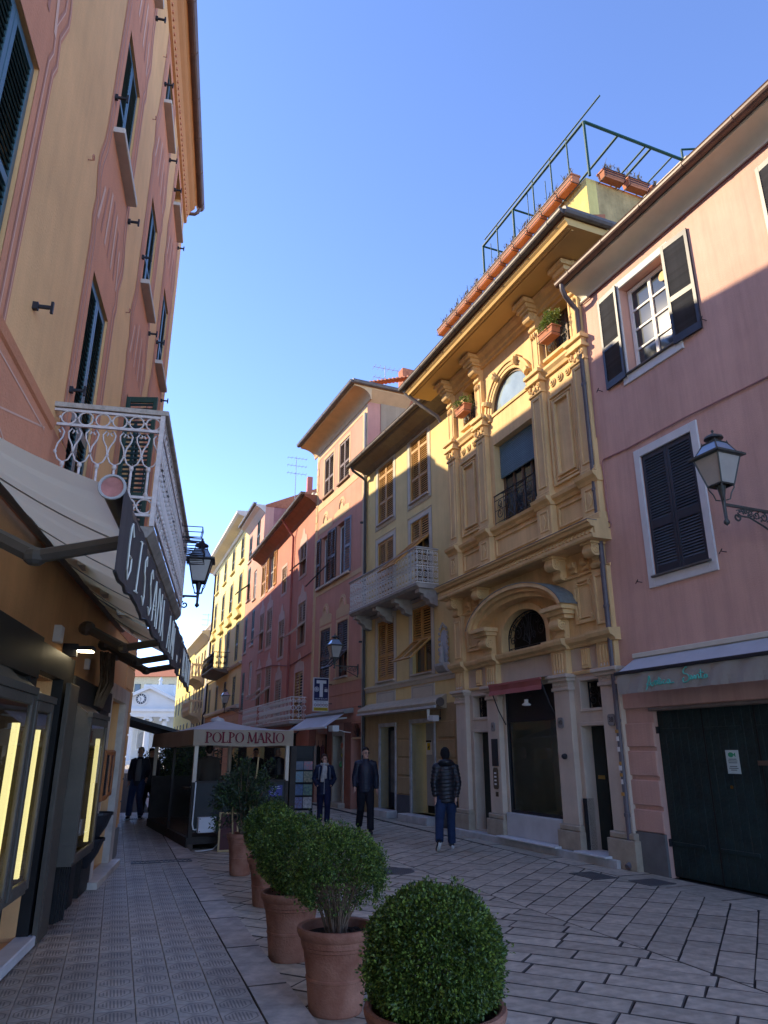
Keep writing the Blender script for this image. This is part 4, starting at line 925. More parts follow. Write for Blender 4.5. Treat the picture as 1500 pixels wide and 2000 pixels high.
# side returns are part of the walls
# steps
MB().cbox(-.1, 5.42, -.16, .3, -.02, .12, .012).build('marble_step', M('worn_marble_step', (.46, .45, .43), .55, .22, 4, .25, 30), E_)
for (a, b) in ((1.98, 3.92), (4.44, 5.24)): MB().cbox(a, b, -.24, .38, .122, .155, .008).build('door_sill', MARBLE, E_)
PIL = [(.04, .58), (1.44, 1.98), (3.88, 4.42), (5.2, 5.74)]
for i, (a, b) in enumerate(PIL):
    z0 = .0 if i == 3 else .121
    tb_box('pilaster_base', a - .05, b + .05, -.10, z0, .42, BASEST); tb_box('pilaster_base', a - .02, b + .02, -.07, .42, .52, BASEST, b=.02); tb_box('pilaster', a + .04, b - .04, -.03, .52, 2.74, ORNB)
    tb_box('capital', a + .01, b - .01, -.06, 2.74, 2.80, ORNB); tb_box('capital', a + .03, b - .03, -.045, 2.80, 2.90, ORNB); tb_box('capital', a - .02, b + .02, -.10, 2.90, 2.96, ORNB); tb_box('capital', a - .05, b + .05, -.14, 2.96, 3.02, ORNB)
    for k in range(3): MB().ell((a + .12 + k * (b - a - .24) / 2, -.045, 2.85), (.022, .016, .022), 8, 5).build('rosette', ORNB, E_, True)
    tb_box('frieze_block', a + .04, b - .04, -.035, 3.03, 3.45, ORN)
    for k in range(4): MB().cbox(a + .13 + k * .08, a + .165 + k * .08, -.055, -.036, 3.12, 3.40, .006).build('flute', ORN, E_)
    for k in range(4): MB().lathe((a + .147 + k * .08, -.045, 3.06), [(.016, 0), (.008, .05)], 6).build('drop', ORNB, E_)
    MB().prism([(YW, 3.45), (-.06, 3.45), (-.08, 3.50), (-.16, 3.54), (-.18, 3.60), (-.18, 3.64), (YW, 3.66)], a - .04, b + .04, 'x').build('cornice_break', ORN, E_)
for x in (1.05, 4.82):
    tb_box('frieze_block', x - .1, x + .1, .03, 3.08, 3.42, ORN)
    for k in range(3): MB().cbox(x - .075 + k * .055, x - .045 + k * .055, .015, .031, 3.14, 3.40, .004).build('flute', ORN, E_)
for (a, b) in ((.54, 1.48), (1.94, 3.92), (4.38, 5.24)): sweep_x('cornice', [(0, 3.46), (.07, 3.46), (.09, 3.50), (.15, 3.54), (.17, 3.60), (.17, 3.635), (0, 3.655)], a, b, ORN); sweep_x('moulding', [(0, 3.0), (.03, 3.0), (.04, 3.04), (0, 3.06)], a, b, ORN)
# openings, doors, fanlights
DOORG = M('small_door_green_black', (.014, .022, .020), .5, .2, 5, spec=.35)
def grille(u0, u1, z0, z1, y, parent, dens=1.0, name='wrought_grille'):
    e = empty(name, (0, 0, 0)); e.parent = parent; w, h = u1 - u0, z1 - z0; c, m = (u0 + u1) / 2, (z0 + z1) / 2
    f = MB(); frame_rect(f, u0, u1, z0, z1, .018, y - .012, y + .012, .002); f.build('grille_frame', IRON, e)
    def add(pts, r=.008): MB().tube(xz(pts, y), r, 5).build('scroll', IRON, e)
    r = min(w, h) * .2
    for s_ in (-1, 1):
        add(spiral(c + s_ * w * .30, z0 + h * .30, r, r * .2, R(90), -s_ * 1.5)); add(spiral(c + s_ * w * .30, z0 + h * .70, r * .9, r * .2, R(-90), s_ * 1.5))
        add([(c, z0), (c + s_ * w * .10, z0 + h * .25), (c + s_ * w * .04, z0 + h * .5), (c + s_ * w * .14, z0 + h * .75), (c + s_ * w * .06, z1)])
        add([(u0 if s_ < 0 else u1, z0 + h * .5), (c + s_ * w * .22, z0 + h * .52), (c + s_ * w * .1, z0 + h * .9)])
    for k in range(5):
        t = R(30 + k * 30); add([(c, m - h * .1), (c + math.cos(t) * h * .2, m - h * .1 + math.sin(t) * h * .26), (c + math.cos(t) * h * .28, m - h * .1 + math.sin(t) * h * .38)], .007)
    return e
def door(u0, u1, z0, z1, y, lab, knob_u, slot):
    o = MB().box(u0, u1, y, y + .05, z0, z1).build('door', DOORG, E_, label=lab)
    c = (u0 + u1) / 2
    for (a, b) in ((u0 + .02, c - .01), (c + .01, u1 - .02)): MB().cbox(a, b, y - .018, y, z0 + .03, z1 - .02, .006).build('door_leaf', DOORG, o)
    MB().ell((knob_u, y - .05, 1.02), (.033, .03, .033), 10, 7).build('door_knob', BRASS, o, True)
    if slot: MB().cbox(slot, slot + .17, y - .028, y - .018, 1.26, 1.32, .004).build('letter_slot', BRASS, o)
door(.72, 1.38, .14, 2.10, YW + .2, 'narrow dark door left of the shop window', 1.30, None); door(4.52, 5.2, .14, 2.12, YW + .2, 'dark green door with brass letter slot', 5.02, 4.62)
for (a, b, c, d) in ((.72, 1.38, 2.41, 2.86), (4.58, 5.2, 2.41, 2.88)):
    MB().box(a, b, YW + .22, YW + .24, c, d).build('fanlight_back', DARKIN, E_); grille(a + .01, b - .01, c + .01, d - .01, YW + .16, E_, name='fanlight_grille'); f = MB(); frame_rect(f, a - .05, b + .05, c - .05, d + .05, .05, YW - .02, YW); f.build('fanlight_surround', ORNB, E_)
for (a, b, d) in ((.72, 1.38, 2.10), (4.52, 5.2, 2.12)):
    f = MB(); f.cbox(a - .06, a, YW - .025, YW, .14, d + .06, .006); f.cbox(a, b, YW - .025, YW, d, d + .06, .006); f.cbox(b, b + .02, YW - .025, YW, .14, d, .004); f.build('door_surround', ORNB, E_)
MB().cbox(1.10, 1.2, YW + .15, YW + .19, 2.55, 2.75, .002).build('taped_note', M('pinkish_note', (.42, .33, .28), .8), E_)
MB().box(4.46, 4.52, YW - .06, YW + .12, .156, .95).build('downspout_cover', IRON, E_)
# shop window
MB().cbox(2.04, 3.86, -.02, .25, .156, .565, .008).build('stall_riser', M('white_grey_marble_panel', (.55, .54, .52), .45, .10, 3), E_)
sf = MB(); sf.box(2.04, 2.09, .10, .16, .566, 2.92); sf.box(3.81, 3.86, .10, .16, .566, 2.92); sf.box(2.09, 3.81, .10, .16, .566, .615); sf.box(2.09, 3.81, .09, .17, 2.26, 2.36); sf.box(2.09, 3.81, .12, .15, 2.36, 2.92); so = sf.build('shop_window_frame', IRON, E_)
MB().quad((2.09, .13, .615), (3.81, .13, .615), (3.81, .13, 2.26), (2.09, .13, 2.26)).build('shop_window_glass', CLEAR, so)
rm = MB(); a, b, d, z0, z1 = 2.06, 3.84, 1.15, .56, 2.9
rm.quad((a, d, z0), (b, d, z0), (b, d, z1), (a, d, z1)); rm.quad((a, .2, z0), (a, d, z0), (a, d, z1), (a, .2, z1)); rm.quad((b, .2, z0), (b, d, z0), (b, d, z1), (b, .2, z1)); rm.quad((a, .17, z0), (b, .17, z0), (b, d, z0), (a, d, z0)); rm.quad((a, .2, z1), (b, .2, z1), (b, d, z1), (a, d, z1)); rm.build('shop_interior', M('pale_green_white_wall', (.74, .82, .79), .8, .03), E_)
MB().box(3.4, 3.66, .75, 1.05, .57, 1.3).build('dark_cabinet', IRON, E_)
ax = empty('awning', OR.W(2.05, 2.6, 0), OR.rz, 'small faded red awning over the ornate shop window', 'awning')
RED = cloth_mat('faded_red_awning', (.42, .135, .12), .15); m = MB(); nn = 22
for i in range(nn):
    x0, x1 = 1.86 * i / nn, 1.86 * (i + 1) / nn; y_ = lambda x: -.30 - .012 * math.sin(x * 9)
    m.quad((x0, y_(x0), .37), (x1, y_(x1), .37), (x1, y_(x1) + .02, .27), (x0, y_(x0) + .02, .27)); m.quad((x0, y_(x0) + .02, .27), (x1, y_(x1) + .02, .27), (x1, y_(x1), .18), (x0, y_(x0), .18))
m.build('valance', RED, ax, True); m = MB(); m.box(0, 1.86, -.31, -.27, .36, .40); m.build('front_bar', RED, ax); MB().quad((0, -.30, .39), (1.86, -.30, .39), (1.86, .08, .46), (0, .08, .46)).build('awning_cloth', M('dark_awning_cloth', (.03, .03, .03), .9), ax)
for x in (.02, 1.84): MB().tube([(x, -.28, .36), (x, -.1, -.1), (x, .06, -.38)], .012, 6).build('arm', IRON, ax)
MB().lathe((1.0, -.06, .0), [(.06, -.06), (.085, -.05), (.085, -.03), (.04, .0), (.04, .06)], 12).build('hanging_lamp', WHITE, ax); MB().tube([(1.0, -.06, .06), (1.0, .05, .12)], .008, 5).build('lamp_rod', IRON, ax)
for (u, tx, w_) in ((1.72, '4', .14), (4.08, '40', .16), (5.46, '38', .17)):
    p = MB().prism([(u - w_ / 2 + .03, 2.10), (u + w_ / 2 - .03, 2.10), (u + w_ / 2, 2.13), (u + w_ / 2, 2.25), (u + w_ / 2 - .03, 2.28), (u - w_ / 2 + .03, 2.28), (u - w_ / 2, 2.25), (u - w_ / 2, 2.13)], -.05, -.03).build('number_plaque', M('grey_marble_plaque', (.22, .21, .20), .5, .15, 9), E_)
    text('house_number', tx, .11, p, (u, -.0515, 2.19), M('dark_engraving', (.06, .055, .05), .7))
MB().cbox(1.62, 1.86, -.045, -.031, 1.42, 1.95, .004).build('name_board', IRON, E_)
it = MB().prism([(1.68, .98), (1.80, .98), (1.83, 1.02), (1.83, 1.34), (1.80, 1.39), (1.68, 1.39), (1.65, 1.34), (1.65, 1.02)], -.05, -.031).build('doorbell_panel', M('brown_brass', (.10, .07, .04), .45), E_)
for k in range(4): MB().box(1.70, 1.78, -.056, -.051, 1.06 + k * .07, 1.09 + k * .07).build('name_tag', WHITE, it)
MB().cbox(1.70, 1.80, -.04, -.031, .84, .93, .004).build('intercom', MATS['brown_brass'], E_)
MB().ell((4.15, -.06, 1.62), (.05, .06, .05), 8, 6).build('camera_dome', IRON, E_)
# mezzanine: hood, consoles, grille, side panels
for i, (a0, a1, d) in enumerate(((.0, .075, .40), (.075, .15, .33), (.15, .25, .24))):
    rr = 1.80; arch_ring('hood_moulding', C0 + .05, 4.06, rr - a1, rr - a0, .82 - a1, .82 - a0, YW - d, YW, ORN, R(12), R(168), 26)
arch_ring('hood_cover', C0 + .05, 4.06, 1.80, 1.815, .82, .835, YW - .41, YW, M('grey_green_flashing', (.16, .18, .165), .6, .25, 9), R(12), R(168), 26)
for s_ in (-1, 1):
    x = C0 + .05 + s_ * 1.38
    tb_box('hood_end', x - .34, x + .34, YW - .36, 4.15, 4.23, ORN); tb_box('hood_end', x - .28, x + .28, YW - .28, 4.07, 4.15, ORN); tb_box('hood_end', x - .22, x + .22, YW - .22, 4.0, 4.07, ORN)
    console(C0 + .05 + s_ * 1.30, 4.0, .36, .24, .26, ORN)
arch_ring('lunette_architrave', 2.92, 3.95, .80, .92, .50, .62, YW - .05, YW, ORN); tb_box('lunette_jamb', 2.0, 2.12, YW - .05, 3.66, 3.95, ORN); tb_box('lunette_jamb', 3.72, 3.84, YW - .05, 3.66, 3.95, ORN)
MB().box(2.10, 3.74, YW + .26, YW + .28, 3.6, 4.5).build('lunette_back', DARKIN, E_)
le = empty('lunette_grille', (0, 0, 0)); le.parent = E_; gy = YW + .12
def it_(pts, r=.009): MB().tube(xz(pts, gy), r, 5).build('scroll', IRON, le)
it_(arc(2.92, 3.95, .78, .48, 0, math.pi, 20), .013); it_([(2.14, 3.66), (3.70, 3.66)], .013); it_([(2.14, 3.66), (2.14, 3.95)], .012); it_([(3.70, 3.66), (3.70, 3.95)], .012); it_([(2.14, 3.74), (3.70, 3.74)], .008); it_(arc(2.92, 3.95, .70, .41, 0, math.pi, 20), .008)
for k in range(10): it_([(p[0] + 2.22 + k * .155, p[1] + 3.70) for p in [(.03 * math.cos(t), .032 * math.sin(t)) for t in [j * math.pi / 4 for j in range(9)]]], .006)
for k in range(12):
    t = math.pi * (k + .5) / 12; it_([(2.92 + .74 * math.cos(t) + .03 * math.cos(q), 3.95 + .445 * math.sin(t) + .03 * math.sin(q)) for q in [j * math.pi / 4 for j in range(9)]], .006)
for s_ in (-1, 1):
    for (dx, dz, r_, a0, tn) in ((.42, .08, .15, 90, 1.5), (.62, -.06, .09, 0, -1.4), (.30, .26, .09, 0, 1.4), (.16, -.02, .09, 180, -1.4), (.55, .2, .07, 90, 1.3)): it_(spiral(2.92 + s_ * dx, 3.95 + dz, r_, .02, R(a0), s_ * tn))
    it_([(2.92, 3.76), (2.92 + s_ * .2, 3.88), (2.92 + s_ * .14, 4.1), (2.92 + s_ * .22, 4.30)]); it_([(2.92, 3.78), (2.92 + s_ * .09, 4.0), (2.92 + s_ * .05, 4.2), (2.92 + s_ * .11, 4.36)])
it_([(2.92, 3.74), (2.92, 4.36)])
for (a, b) in ((.60, 1.18), (4.66, 5.22)):
    f = MB(); frame_rect(f, a, b, 3.86, 4.66, .06, YW - .05, YW); f.build('panel_frame', ORN, E_); f = MB(); frame_rect(f, a + .085, b - .085, 3.95, 4.57, .025, YW - .035, YW); f.build('panel_inner_frame', ORN, E_)
    for (x, z) in ((a + .1, 3.96), (b - .1, 3.96), (a + .1, 4.56), (b - .1, 4.56)): MB().prism([(x - .05, z), (x, z - .05), (x + .05, z), (x, z + .05)], YW - .06, YW - .02).build('panel_corner', ORN, E_)
for (a, b) in ((.06, .46), (5.28, 5.70)): tb_box('mezzanine_pilaster', a, b, -.02, 3.66, 4.72, ORN); f = MB(); frame_rect(f, a + .06, b - .06, 3.75, 4.62, .04, -.04, -.02); f.build('pilaster_panel', ORN, E_)
for x in (.26, 1.50, 4.34, 5.49): console(x, 5.12, .40, .30, .22, ORN); tb_box('console_block', x - .15, x + .15, YW - .34, 5.12, 5.16, ORN)
for x in (.74, 1.06, 4.72, 5.05):
    console(x, 5.0, .22, .10, .10, ORN, name='small_corbel')
sweep_x('moulding', [(0, 4.72), (.04, 4.72), (.05, 4.76), (0, 4.79)], 0, 5.72, ORN)
# dentil cornice
sweep_x('main_cornice', [(0, 5.16), (.40, 5.16), (.42, 5.19), (.42, 5.24), (.36, 5.24), (.36, 5.36), (.44, 5.37), (.46, 5.42), (.50, 5.44), (.50, 5.47), (0, 5.56)], -.10, 5.80, ORN)
dn = MB(); dn.add([(-.05, 0, 0), (.05, 0, 0), (.05, 0, .10), (-.05, 0, .10), (.02, -.06, .02)], [(0, 1, 4), (1, 2, 4), (2, 3, 4), (3, 0, 4), (0, 3, 2, 1)]); dme = dn.mesh('dentil', ORN)
for k in range(54): ob('dentil', dme, E_, (-.04 + k * .1085, YW - .361, 5.25))
MB().box(-.11, 5.81, YW - .51, YW - .3, 5.472, 5.482).build('cornice_flashing', M('lead_flashing', (.15, .15, .15), .6, .3, 8), E_)
# pedestal zone
sweep_x('base_moulding', [(0, 5.5), (.16, 5.5), (.16, 5.58), (.10, 5.64), (0, 5.68)], 0, 5.72, ORN)
sweep_x('sill_cornice', [(0, 6.26), (.04, 6.26), (.06, 6.32), (.12, 6.36), (.14, 6.42), (0, 6.44)], 0, 5.72, ORN)
PM = [(.05, .45), (1.52, 1.94), (3.86, 4.28), (5.28, 5.70)]
for (a, b) in PM:
    tb_box('pedestal', a - .03, b + .03, -.06, 5.66, 6.26, ORN); tb_box('pedestal_base', a - .07, b + .07, -.11, 5.52, 5.67, ORN, b=.02); f = MB(); frame_rect(f, a + .06, b - .06, 5.76, 6.18, .035, -.075, -.06); f.build('pedestal_panel', ORN, E_); m_ = (a + b) / 2
    MB().prism([(m_ - .07, 5.97), (m_, 5.83), (m_ + .07, 5.97), (m_, 6.11)], -.078, -.06).build('diamond', ORN, E_)
    MB().prism([(YW, 6.26), (-.07, 6.26), (-.10, 6.32), (-.16, 6.37), (-.18, 6.43), (YW, 6.45)], a - .06, b + .06, 'x').build('cornice_break', ORN, E_)
    tb_box('pilaster', a, b, -.03, 6.58, 8.74, ORN); tb_box('pilaster_base', a - .04, b + .04, -.07, 6.45, 6.53, ORN, b=.02); tb_box('pilaster_base', a - .02, b + .02, -.05, 6.53, 6.58, ORN, b=.01); f = MB(); frame_rect(f, a + .07, b - .07, 6.68, 8.66, .035, -.05, -.03); f.build('pilaster_panel', ORN, E_)
    tb_box('capital', a - .02, b + .02, -.06, 8.74, 8.79, ORN); tb_box('capital', a + .01, b - .01, -.05, 8.79, 9.0, ORN)
    for s_ in (-1, 1):
        x = m_ + s_ * .17; MB().tube(xz(spiral(x, 8.92, .075, .015, R(90), s_ * 1.4, 14), -.065), .016, 5).build('volute', ORN, E_)
        MB().tube([(m_ + s_ * .05, -.06, 8.80), (m_ + s_ * .10, -.10, 8.86), (m_ + s_ * .06, -.12, 8.93)], [.03, .022, .01], 6).build('acanthus_leaf', ORN, E_)
    tb_box('capital', a - .05, b + .05, -.12, 9.0, 9.06, ORN); tb_box('capital', a - .02, b + .02, -.09, 9.06, 9.18, ORN); tb_box('capital', a - .06, b + .06, -.14, 9.18, 9.26, ORN)
for (a, b) in ((.56, 1.42), (2.04, 3.76), (4.38, 5.18)): f = MB(); frame_rect(f, a, b, 5.76, 6.18, .04, YW - .03, YW); f.build('parapet_panel', ORN, E_)
for (a, b) in ((.54, 1.44), (4.36, 5.20)):
    for (q, t_, d_) in ((0, .05, .05), (.09, .03, .035), (.16, .05, .06)): f = MB(); frame_rect(f, a + q, b - q, 6.62 + q, 8.55 - q, t_, YW - d_, YW); f.build('wall_panel_frame', ORN, E_)
    for k in range(3):
        x = a + .17 + k * (b - a - .34) / 2
        m_ = MB()
        for (r_, d_) in ((.095, .03), (.065, .05), (.03, .07)): m_.disc_y(x, 8.84, r_, YW - d_, YW, 16)
        m_.build('rosette', ORN, E_)
sweep_x('attic_base_moulding', [(0, 9.04), (.05, 9.04), (.07, 9.10), (.12, 9.16), (.12, 9.22), (0, 9.24)], 0, 2.1, ORN); sweep_x('attic_base_moulding', [(0, 9.04), (.05, 9.04), (.07, 9.10), (.12, 9.16), (.12, 9.22), (0, 9.24)], 3.74, 5.72, ORN)
# main window: roller shutter, timber window, iron rail
BLUE = M('grey_blue_roller_shutter', (.16, .27, .34), .45, .08, 4, spec=.4, rnd=.05); BROWNW = M('brown_window_wood', (.13, .075, .04), .55, .2, 5)
rs = MB().box(2.13, 3.69, .26, .268, 7.62, 8.43).build('roller_shutter', BLUE, E_); sm_ = MB().prism([(.259, 0), (.236, .006), (.230, .020), (.236, .032), (.259, .036)], 2.135, 3.685, 'x').mesh('slat', BLUE)
for k in range(19): ob('slat', sm_, rs, (0, 0, 7.625 + k * .0423))
window(OR, 2.14, 3.68, 6.46, 8.4, .33, BROWNW, GLASS, 4, 1, .06, CURTAIN); MB().box(2.1, 3.72, .46, .48, 6.4, 8.5).build('room_dark', DARKIN, E_)
le2 = empty('balcony_grille', (0, 0, 0)); le2.parent = E_; gy2 = .04
def it2(pts, r=.009): MB().tube(xz(pts, gy2), r, 5).build('scroll', IRON, le2)
for z, r_ in ((7.16, .018), (7.04, .009), (6.52, .009), (6.80, .007)): it2([(2.10, z), (3.72, z)], r_)
for x in (2.12, 2.5, 2.92, 3.34, 3.70): it2([(x, 6.47), (x, 7.16)], .009)
for s_ in (-1, 1):
    for (dx, z, r_, a0, tn) in ((.60, 6.72, .15, 90, 1.5), (.60, 6.93, .10, 270, -1.4), (.28, 6.62, .10, 0, -1.4), (.30, 6.92, .09, 180, 1.4), (.12, 6.98, .06, 0, 1.3)): it2(spiral(2.92 + s_ * dx, z, r_, .02, R(a0), s_ * tn))
    it2([(2.92, 6.5), (2.92 + s_ * .16, 6.64), (2.92 + s_ * .10, 6.86), (2.92 + s_ * .17, 7.02)]); it2([(2.92, 6.55), (2.92 + s_ * .07, 6.8), (2.92 + s_ * .04, 6.98)]); it2([(2.92 + s_ * .5, 7.10 + .04 * math.cos(0)), (2.92 + s_ * .3, 7.12), (2.92 + s_ * .1, 7.10)], .012)
# attic: arched window, side windows with planters, pilasters
for (r0, r1, d) in ((.76, .84, .03), (.84, .93, .05), (.93, 1.0, .08)): arch_ring('archivolt', 2.92, 9.19, r0, r1, r0, r1, YW - d, YW, ORN)
for t in (20, 62, 118, 160):
    c_, s_ = math.cos(R(t)), math.sin(R(t)); k = MB(); k.cbox(-.06, .06, -.10, 0, -.10, .12, .015); k.prism([(-.0, .08), (-.08, .07), (-.15, .08), (-.15, -.01), (-.11, -.08), (-.03, -.10)], -.045, .045, 'x')
    k.build('keystone', ORN, E_, loc=(2.92 + .92 * c_, YW - .02, 9.19 + .92 * s_), rot=(0, R(90 - t), 0))
wa = MB()
for k in range(18):
    t0, t1 = math.pi * k / 18, math.pi * (k + 1) / 18; r_ = .74
    wa.add([(2.92, YW + .07, 9.22), (2.92 + r_ * math.cos(t0), YW + .07, 9.20 + r_ * math.sin(t0)), (2.92 + r_ * math.cos(t1), YW + .07, 9.20 + r_ * math.sin(t1))], [(0, 1, 2)])
wo = wa.build('arched_pane', M('pale_sky_glass', (.30, .38, .40), .06, .25, 1.2, spec=.9), E_); arch_ring('arched_frame', 2.92, 9.19, .70, .76, .70, .76, YW + .04, YW + .10, BROWNW, parent=wo)
gr = MB(); gr.box(2.14, 3.70, YW - .03, YW + .3, 9.12, 9.185); gr.build('arched_sill', ORN, E_)
for s_, (a, b) in ((-1, (.80, 1.46)), (1, (4.42, 5.22))):
    window(OR, a + .03, b - .03, 9.44, 10.48, YW + .27, BROWNW, GLASS, 2, 2, .05, CURTAIN); MB().box(a, b, YW + .40, YW + .42, 9.4, 10.52).build('room_dark', DARKIN, E_); tb_box('window_sill', a - .04, b + .04, -.02, 9.34, 9.42, ORN)
    ge = empty('window_guard', (0, 0, 0)); ge.parent = E_; w_ = b - a
    def ig(pts, r=.008): MB().tube(xz(pts, YW - .02), r, 5).build('scroll', IRON, ge)
    ig([(a, 9.46), (b, 9.46)]); ig([(a, 9.86), (b, 9.86)], .01)
    for q in (.2, .5, .8):
        cx = a + w_ * q; ig([(cx + .085 * math.cos(t), 9.66 + .12 * math.sin(t)) for t in [j * math.pi / 8 for j in range(17)]]); ig(spiral(cx, 9.66, .07, .015, 0, 1.5)); ig([(cx, 9.46), (cx, 9.86)], .006)
    for q in (0.02, .35, .65, .98): ig([(a + w_ * q, 9.46), (a + w_ * q, 9.86)])
PA = [(.10, .42), (1.54, 1.86), (3.98, 4.30), (5.32, 5.64)]
for (a, b) in PA:
    tb_box('attic_pilaster', a, b, -.02, 9.26, 10.24, ORN); f = MB(); frame_rect(f, a + .05, b - .05, 9.36, 10.14, .03, -.035, -.02); f.build('pilaster_panel', ORN, E_); tb_box('pilaster_base', a - .03, b + .03, -.06, 9.27, 9.36, ORN, b=.02)
    m_ = (a + b) / 2; console(m_, 10.64, .40, .26, .22, ORN)
    for k in range(3): MB().lathe((m_ - .07 + k * .07, -.05, 10.10), [(.006, -.05), (.028, 0), (.022, .05), (.01, .09)], 7).build('drop', ORN, E_)
    for (o_, d_, z0, z1) in ((0, .32, 10.64, 10.70), (.03, .38, 10.70, 10.80), (.07, .46, 10.80, 10.90)): tb_box('entablature_block', a - o_, b + o_, YW - d_, z0, z1, ORN)
sweep_x('architrave', [(0, 10.58), (.06, 10.58), (.07, 10.66), (.11, 10.68), (.12, 10.78), (.20, 10.84), (.22, 10.92), (0, 10.93)], 0, 5.72, ORN)
# eaves: boxed soffit on three sides, mouldings, gutter
ev = MB(); ev.prism([(-.78, 10.94), (-.80, 11.0), (-.84, 11.04), (-.84, 11.10), (9, 11.10), (9, 10.94)], -.78, 6.50, 'x'); ev.build('eaves', ORNS, E_)
for (w0, z0, z1) in ((.60, 10.915, 10.94), (.68, 10.925, 10.94)): MB().box(-.70, 6.42, -w0 - .05, -w0, z0, z1).build('soffit_moulding', ORNS, E_)
gutter(OR, -.92, 6.56, .90, 11.20, GUTT, .09); MB().tube([(6.56, -.90, 11.18), (6.56, 6, 11.18)], .085, 10).build('side_gutter', GUTT, E_)
pipe(OR, [(-.80, -.86, 11.14), (-.80, -.80, 11.02), (-.45, -.5, 10.55), (-.12, -.2, 10.15), (-.12, -.10, 10.0)], .05, GUTT, 'gutter_elbow')
MB().prism([(-.84, 11.104), (-.84, 11.16), (.15, 11.5), (.15, 11.104)], -.80, 6.48, 'x').build('roof_slope', TILEROOF, E_)
# roof terrace
TW = .18; tu0, tu1, tz = -.3, 6.03, 12.80
ATT = M('pale_yellow_parapet', (.62, .50, .17), .85, .12, 2, .2, 30, streak=.2)
pt = MB(); pt.box(tu0, tu1, TW, TW + .25, 11.1, tz); pt.box(tu0, tu1, 5.8, 6.05, 11.1, tz); pt.box(tu0, tu0 + .25, TW + .25, 5.8, 11.1, tz); pt.build('terrace_parapet', ATT, E_); MB().box(tu1 - .25, tu1, TW + .251, 5.8, 11.1, tz).build('side_parapet', M('shaded_weathered_ochre_side', (.40, .29, .13), .9, .3, 2.5, .3, 30, streak=.35), E_)  # side parapet: its shading is painted into the darker ochre, along with dirt
TERRA = M('terracotta_box', (.42, .165, .085), .8, .15, 6, .2, 60, rnd=.12)
bx = MB(); w_, d_, h_ = .53, .20, .15
bx.add([(-w_ / 2 + .02, -d_ / 2 + .02, 0), (w_ / 2 - .02, -d_ / 2 + .02, 0), (w_ / 2 - .02, d_ / 2 - .02, 0), (-w_ / 2 + .02, d_ / 2 - .02, 0), (-w_ / 2, -d_ / 2, h_), (w_ / 2, -d_ / 2, h_), (w_ / 2, d_ / 2, h_), (-w_ / 2, d_ / 2, h_)], [(0, 3, 2, 1), (0, 1, 5, 4), (1, 2, 6, 5), (2, 3, 7, 6), (3, 0, 4, 7)])
bx.box(-w_ / 2 - .015, w_ / 2 + .015, -d_ / 2 - .015, d_ / 2 + .015, h_, h_ + .035); bxm = bx.mesh('planter_trough', TERRA)
ribm = MB().box(-w_ / 2 + .01, w_ / 2 - .01, -d_ / 2 - .012, -d_ / 2 + .03, 0, .012).mesh('rib', TERRA)
holdm = MB()
for z in (.05, .11, .17): holdm.box(-.27, .27, -d_ / 2 - .030, -d_ / 2 - .022, z - .006, z + .006)
for x in (-.24, .24): holdm.tube([(x, d_ / 2 + .02, .22), (x, -d_ / 2 - .026, .20), (x, -d_ / 2 - .026, -.01), (x, d_ / 2 + .02, -.02)], .008, 5)
holdm = holdm.mesh('trough_holder', IRON)
TWIG = M('dry_plant', (.13, .10, .05), .9, .4, 20)
twigs = []
for v_ in range(5):
    tw = MB(); rr = random.Random(v_)
    for k in range(16):
        x = rr.uniform(-.2, .2); h = rr.uniform(.08, .34); a = rr.uniform(-.12, .12)
        tw.tube([(x, 0, .2), (x + a * .4, rr.uniform(-.03, .03), .2 + h * .6), (x + a, rr.uniform(-.08, .08), .2 + h)], .004, 3)
        for q in range(3): tw.add([(x + a * .6 + rr.uniform(-.03, .03), rr.uniform(-.03, .03), .2 + h * rr.uniform(.4, 1)) for _ in range(3)], [(0, 1, 2)])
    twigs.append(tw.mesh('dry_plant', TWIG))
def trough(loc, rz, k, lab):
    e = empty('planter', loc, rz, lab, 'planter', 'terracotta troughs on the terrace rail'); ob('planter_trough', bxm, e); ob('trough_holder', holdm, e); ob('dry_plant', twigs[k % 5], e)
n_ = 11
for k in range(n_):
    p = OR.W(-.02 + k * .565, tz - .04, -TW + .13); trough(p, OR.rz, k, 'terracotta trough with dry plants hung on the street side of the roof terrace')
for k in range(4):
    p = OR.W(tu1 + .13, tz - .04, -TW - .55 - k * .62); trough(p, OR.rz + R(90), k + 2, 'terracotta trough with dry plants hung on the side parapet of the roof terrace')
GREENF = M('green_steel_frame', (.008, .055, .045), .6, .1, 10, spec=.3)
fr = empty('terrace_frame', OR.W(3, tz, -TW), OR.rz, 'dark green steel pergola frame standing on the roof terrace', 'pergola')
fx = lambda u: u - 3; top = 1.42
def bar(p, q, r=.028, n='frame_bar'): MB().tube([p, q], r, 6).build(n, GREENF, fr)
for u in (1.9, 3.35, 6.1): bar((fx(u), .05, 0), (fx(u), .05, top), .03, 'frame_post')
for u in (2.6, 4.2, 4.9, 5.5): bar((fx(u), .05, 0), (fx(u), .05, top + .1), .018, 'frame_upright')
bar((fx(1.9), .05, top), (fx(6.1), .05, top), .032); bar((fx(2.0), .05, top + .14), (fx(6.65), .05, top + .14), .018)
for u in (1.9, 3.35): bar((fx(u), .05, top), (fx(u), 1.2, top), .025)
bar((fx(6.1), .05, top), (fx(6.1), 4.3, top), .034)
for y_, r_ in ((.95, .028), (1.7, .022), (1.85, .028), (2.45, .02)): bar((fx(6.1), y_, top), (fx(3.2), y_ + .1, top - .04), r_)
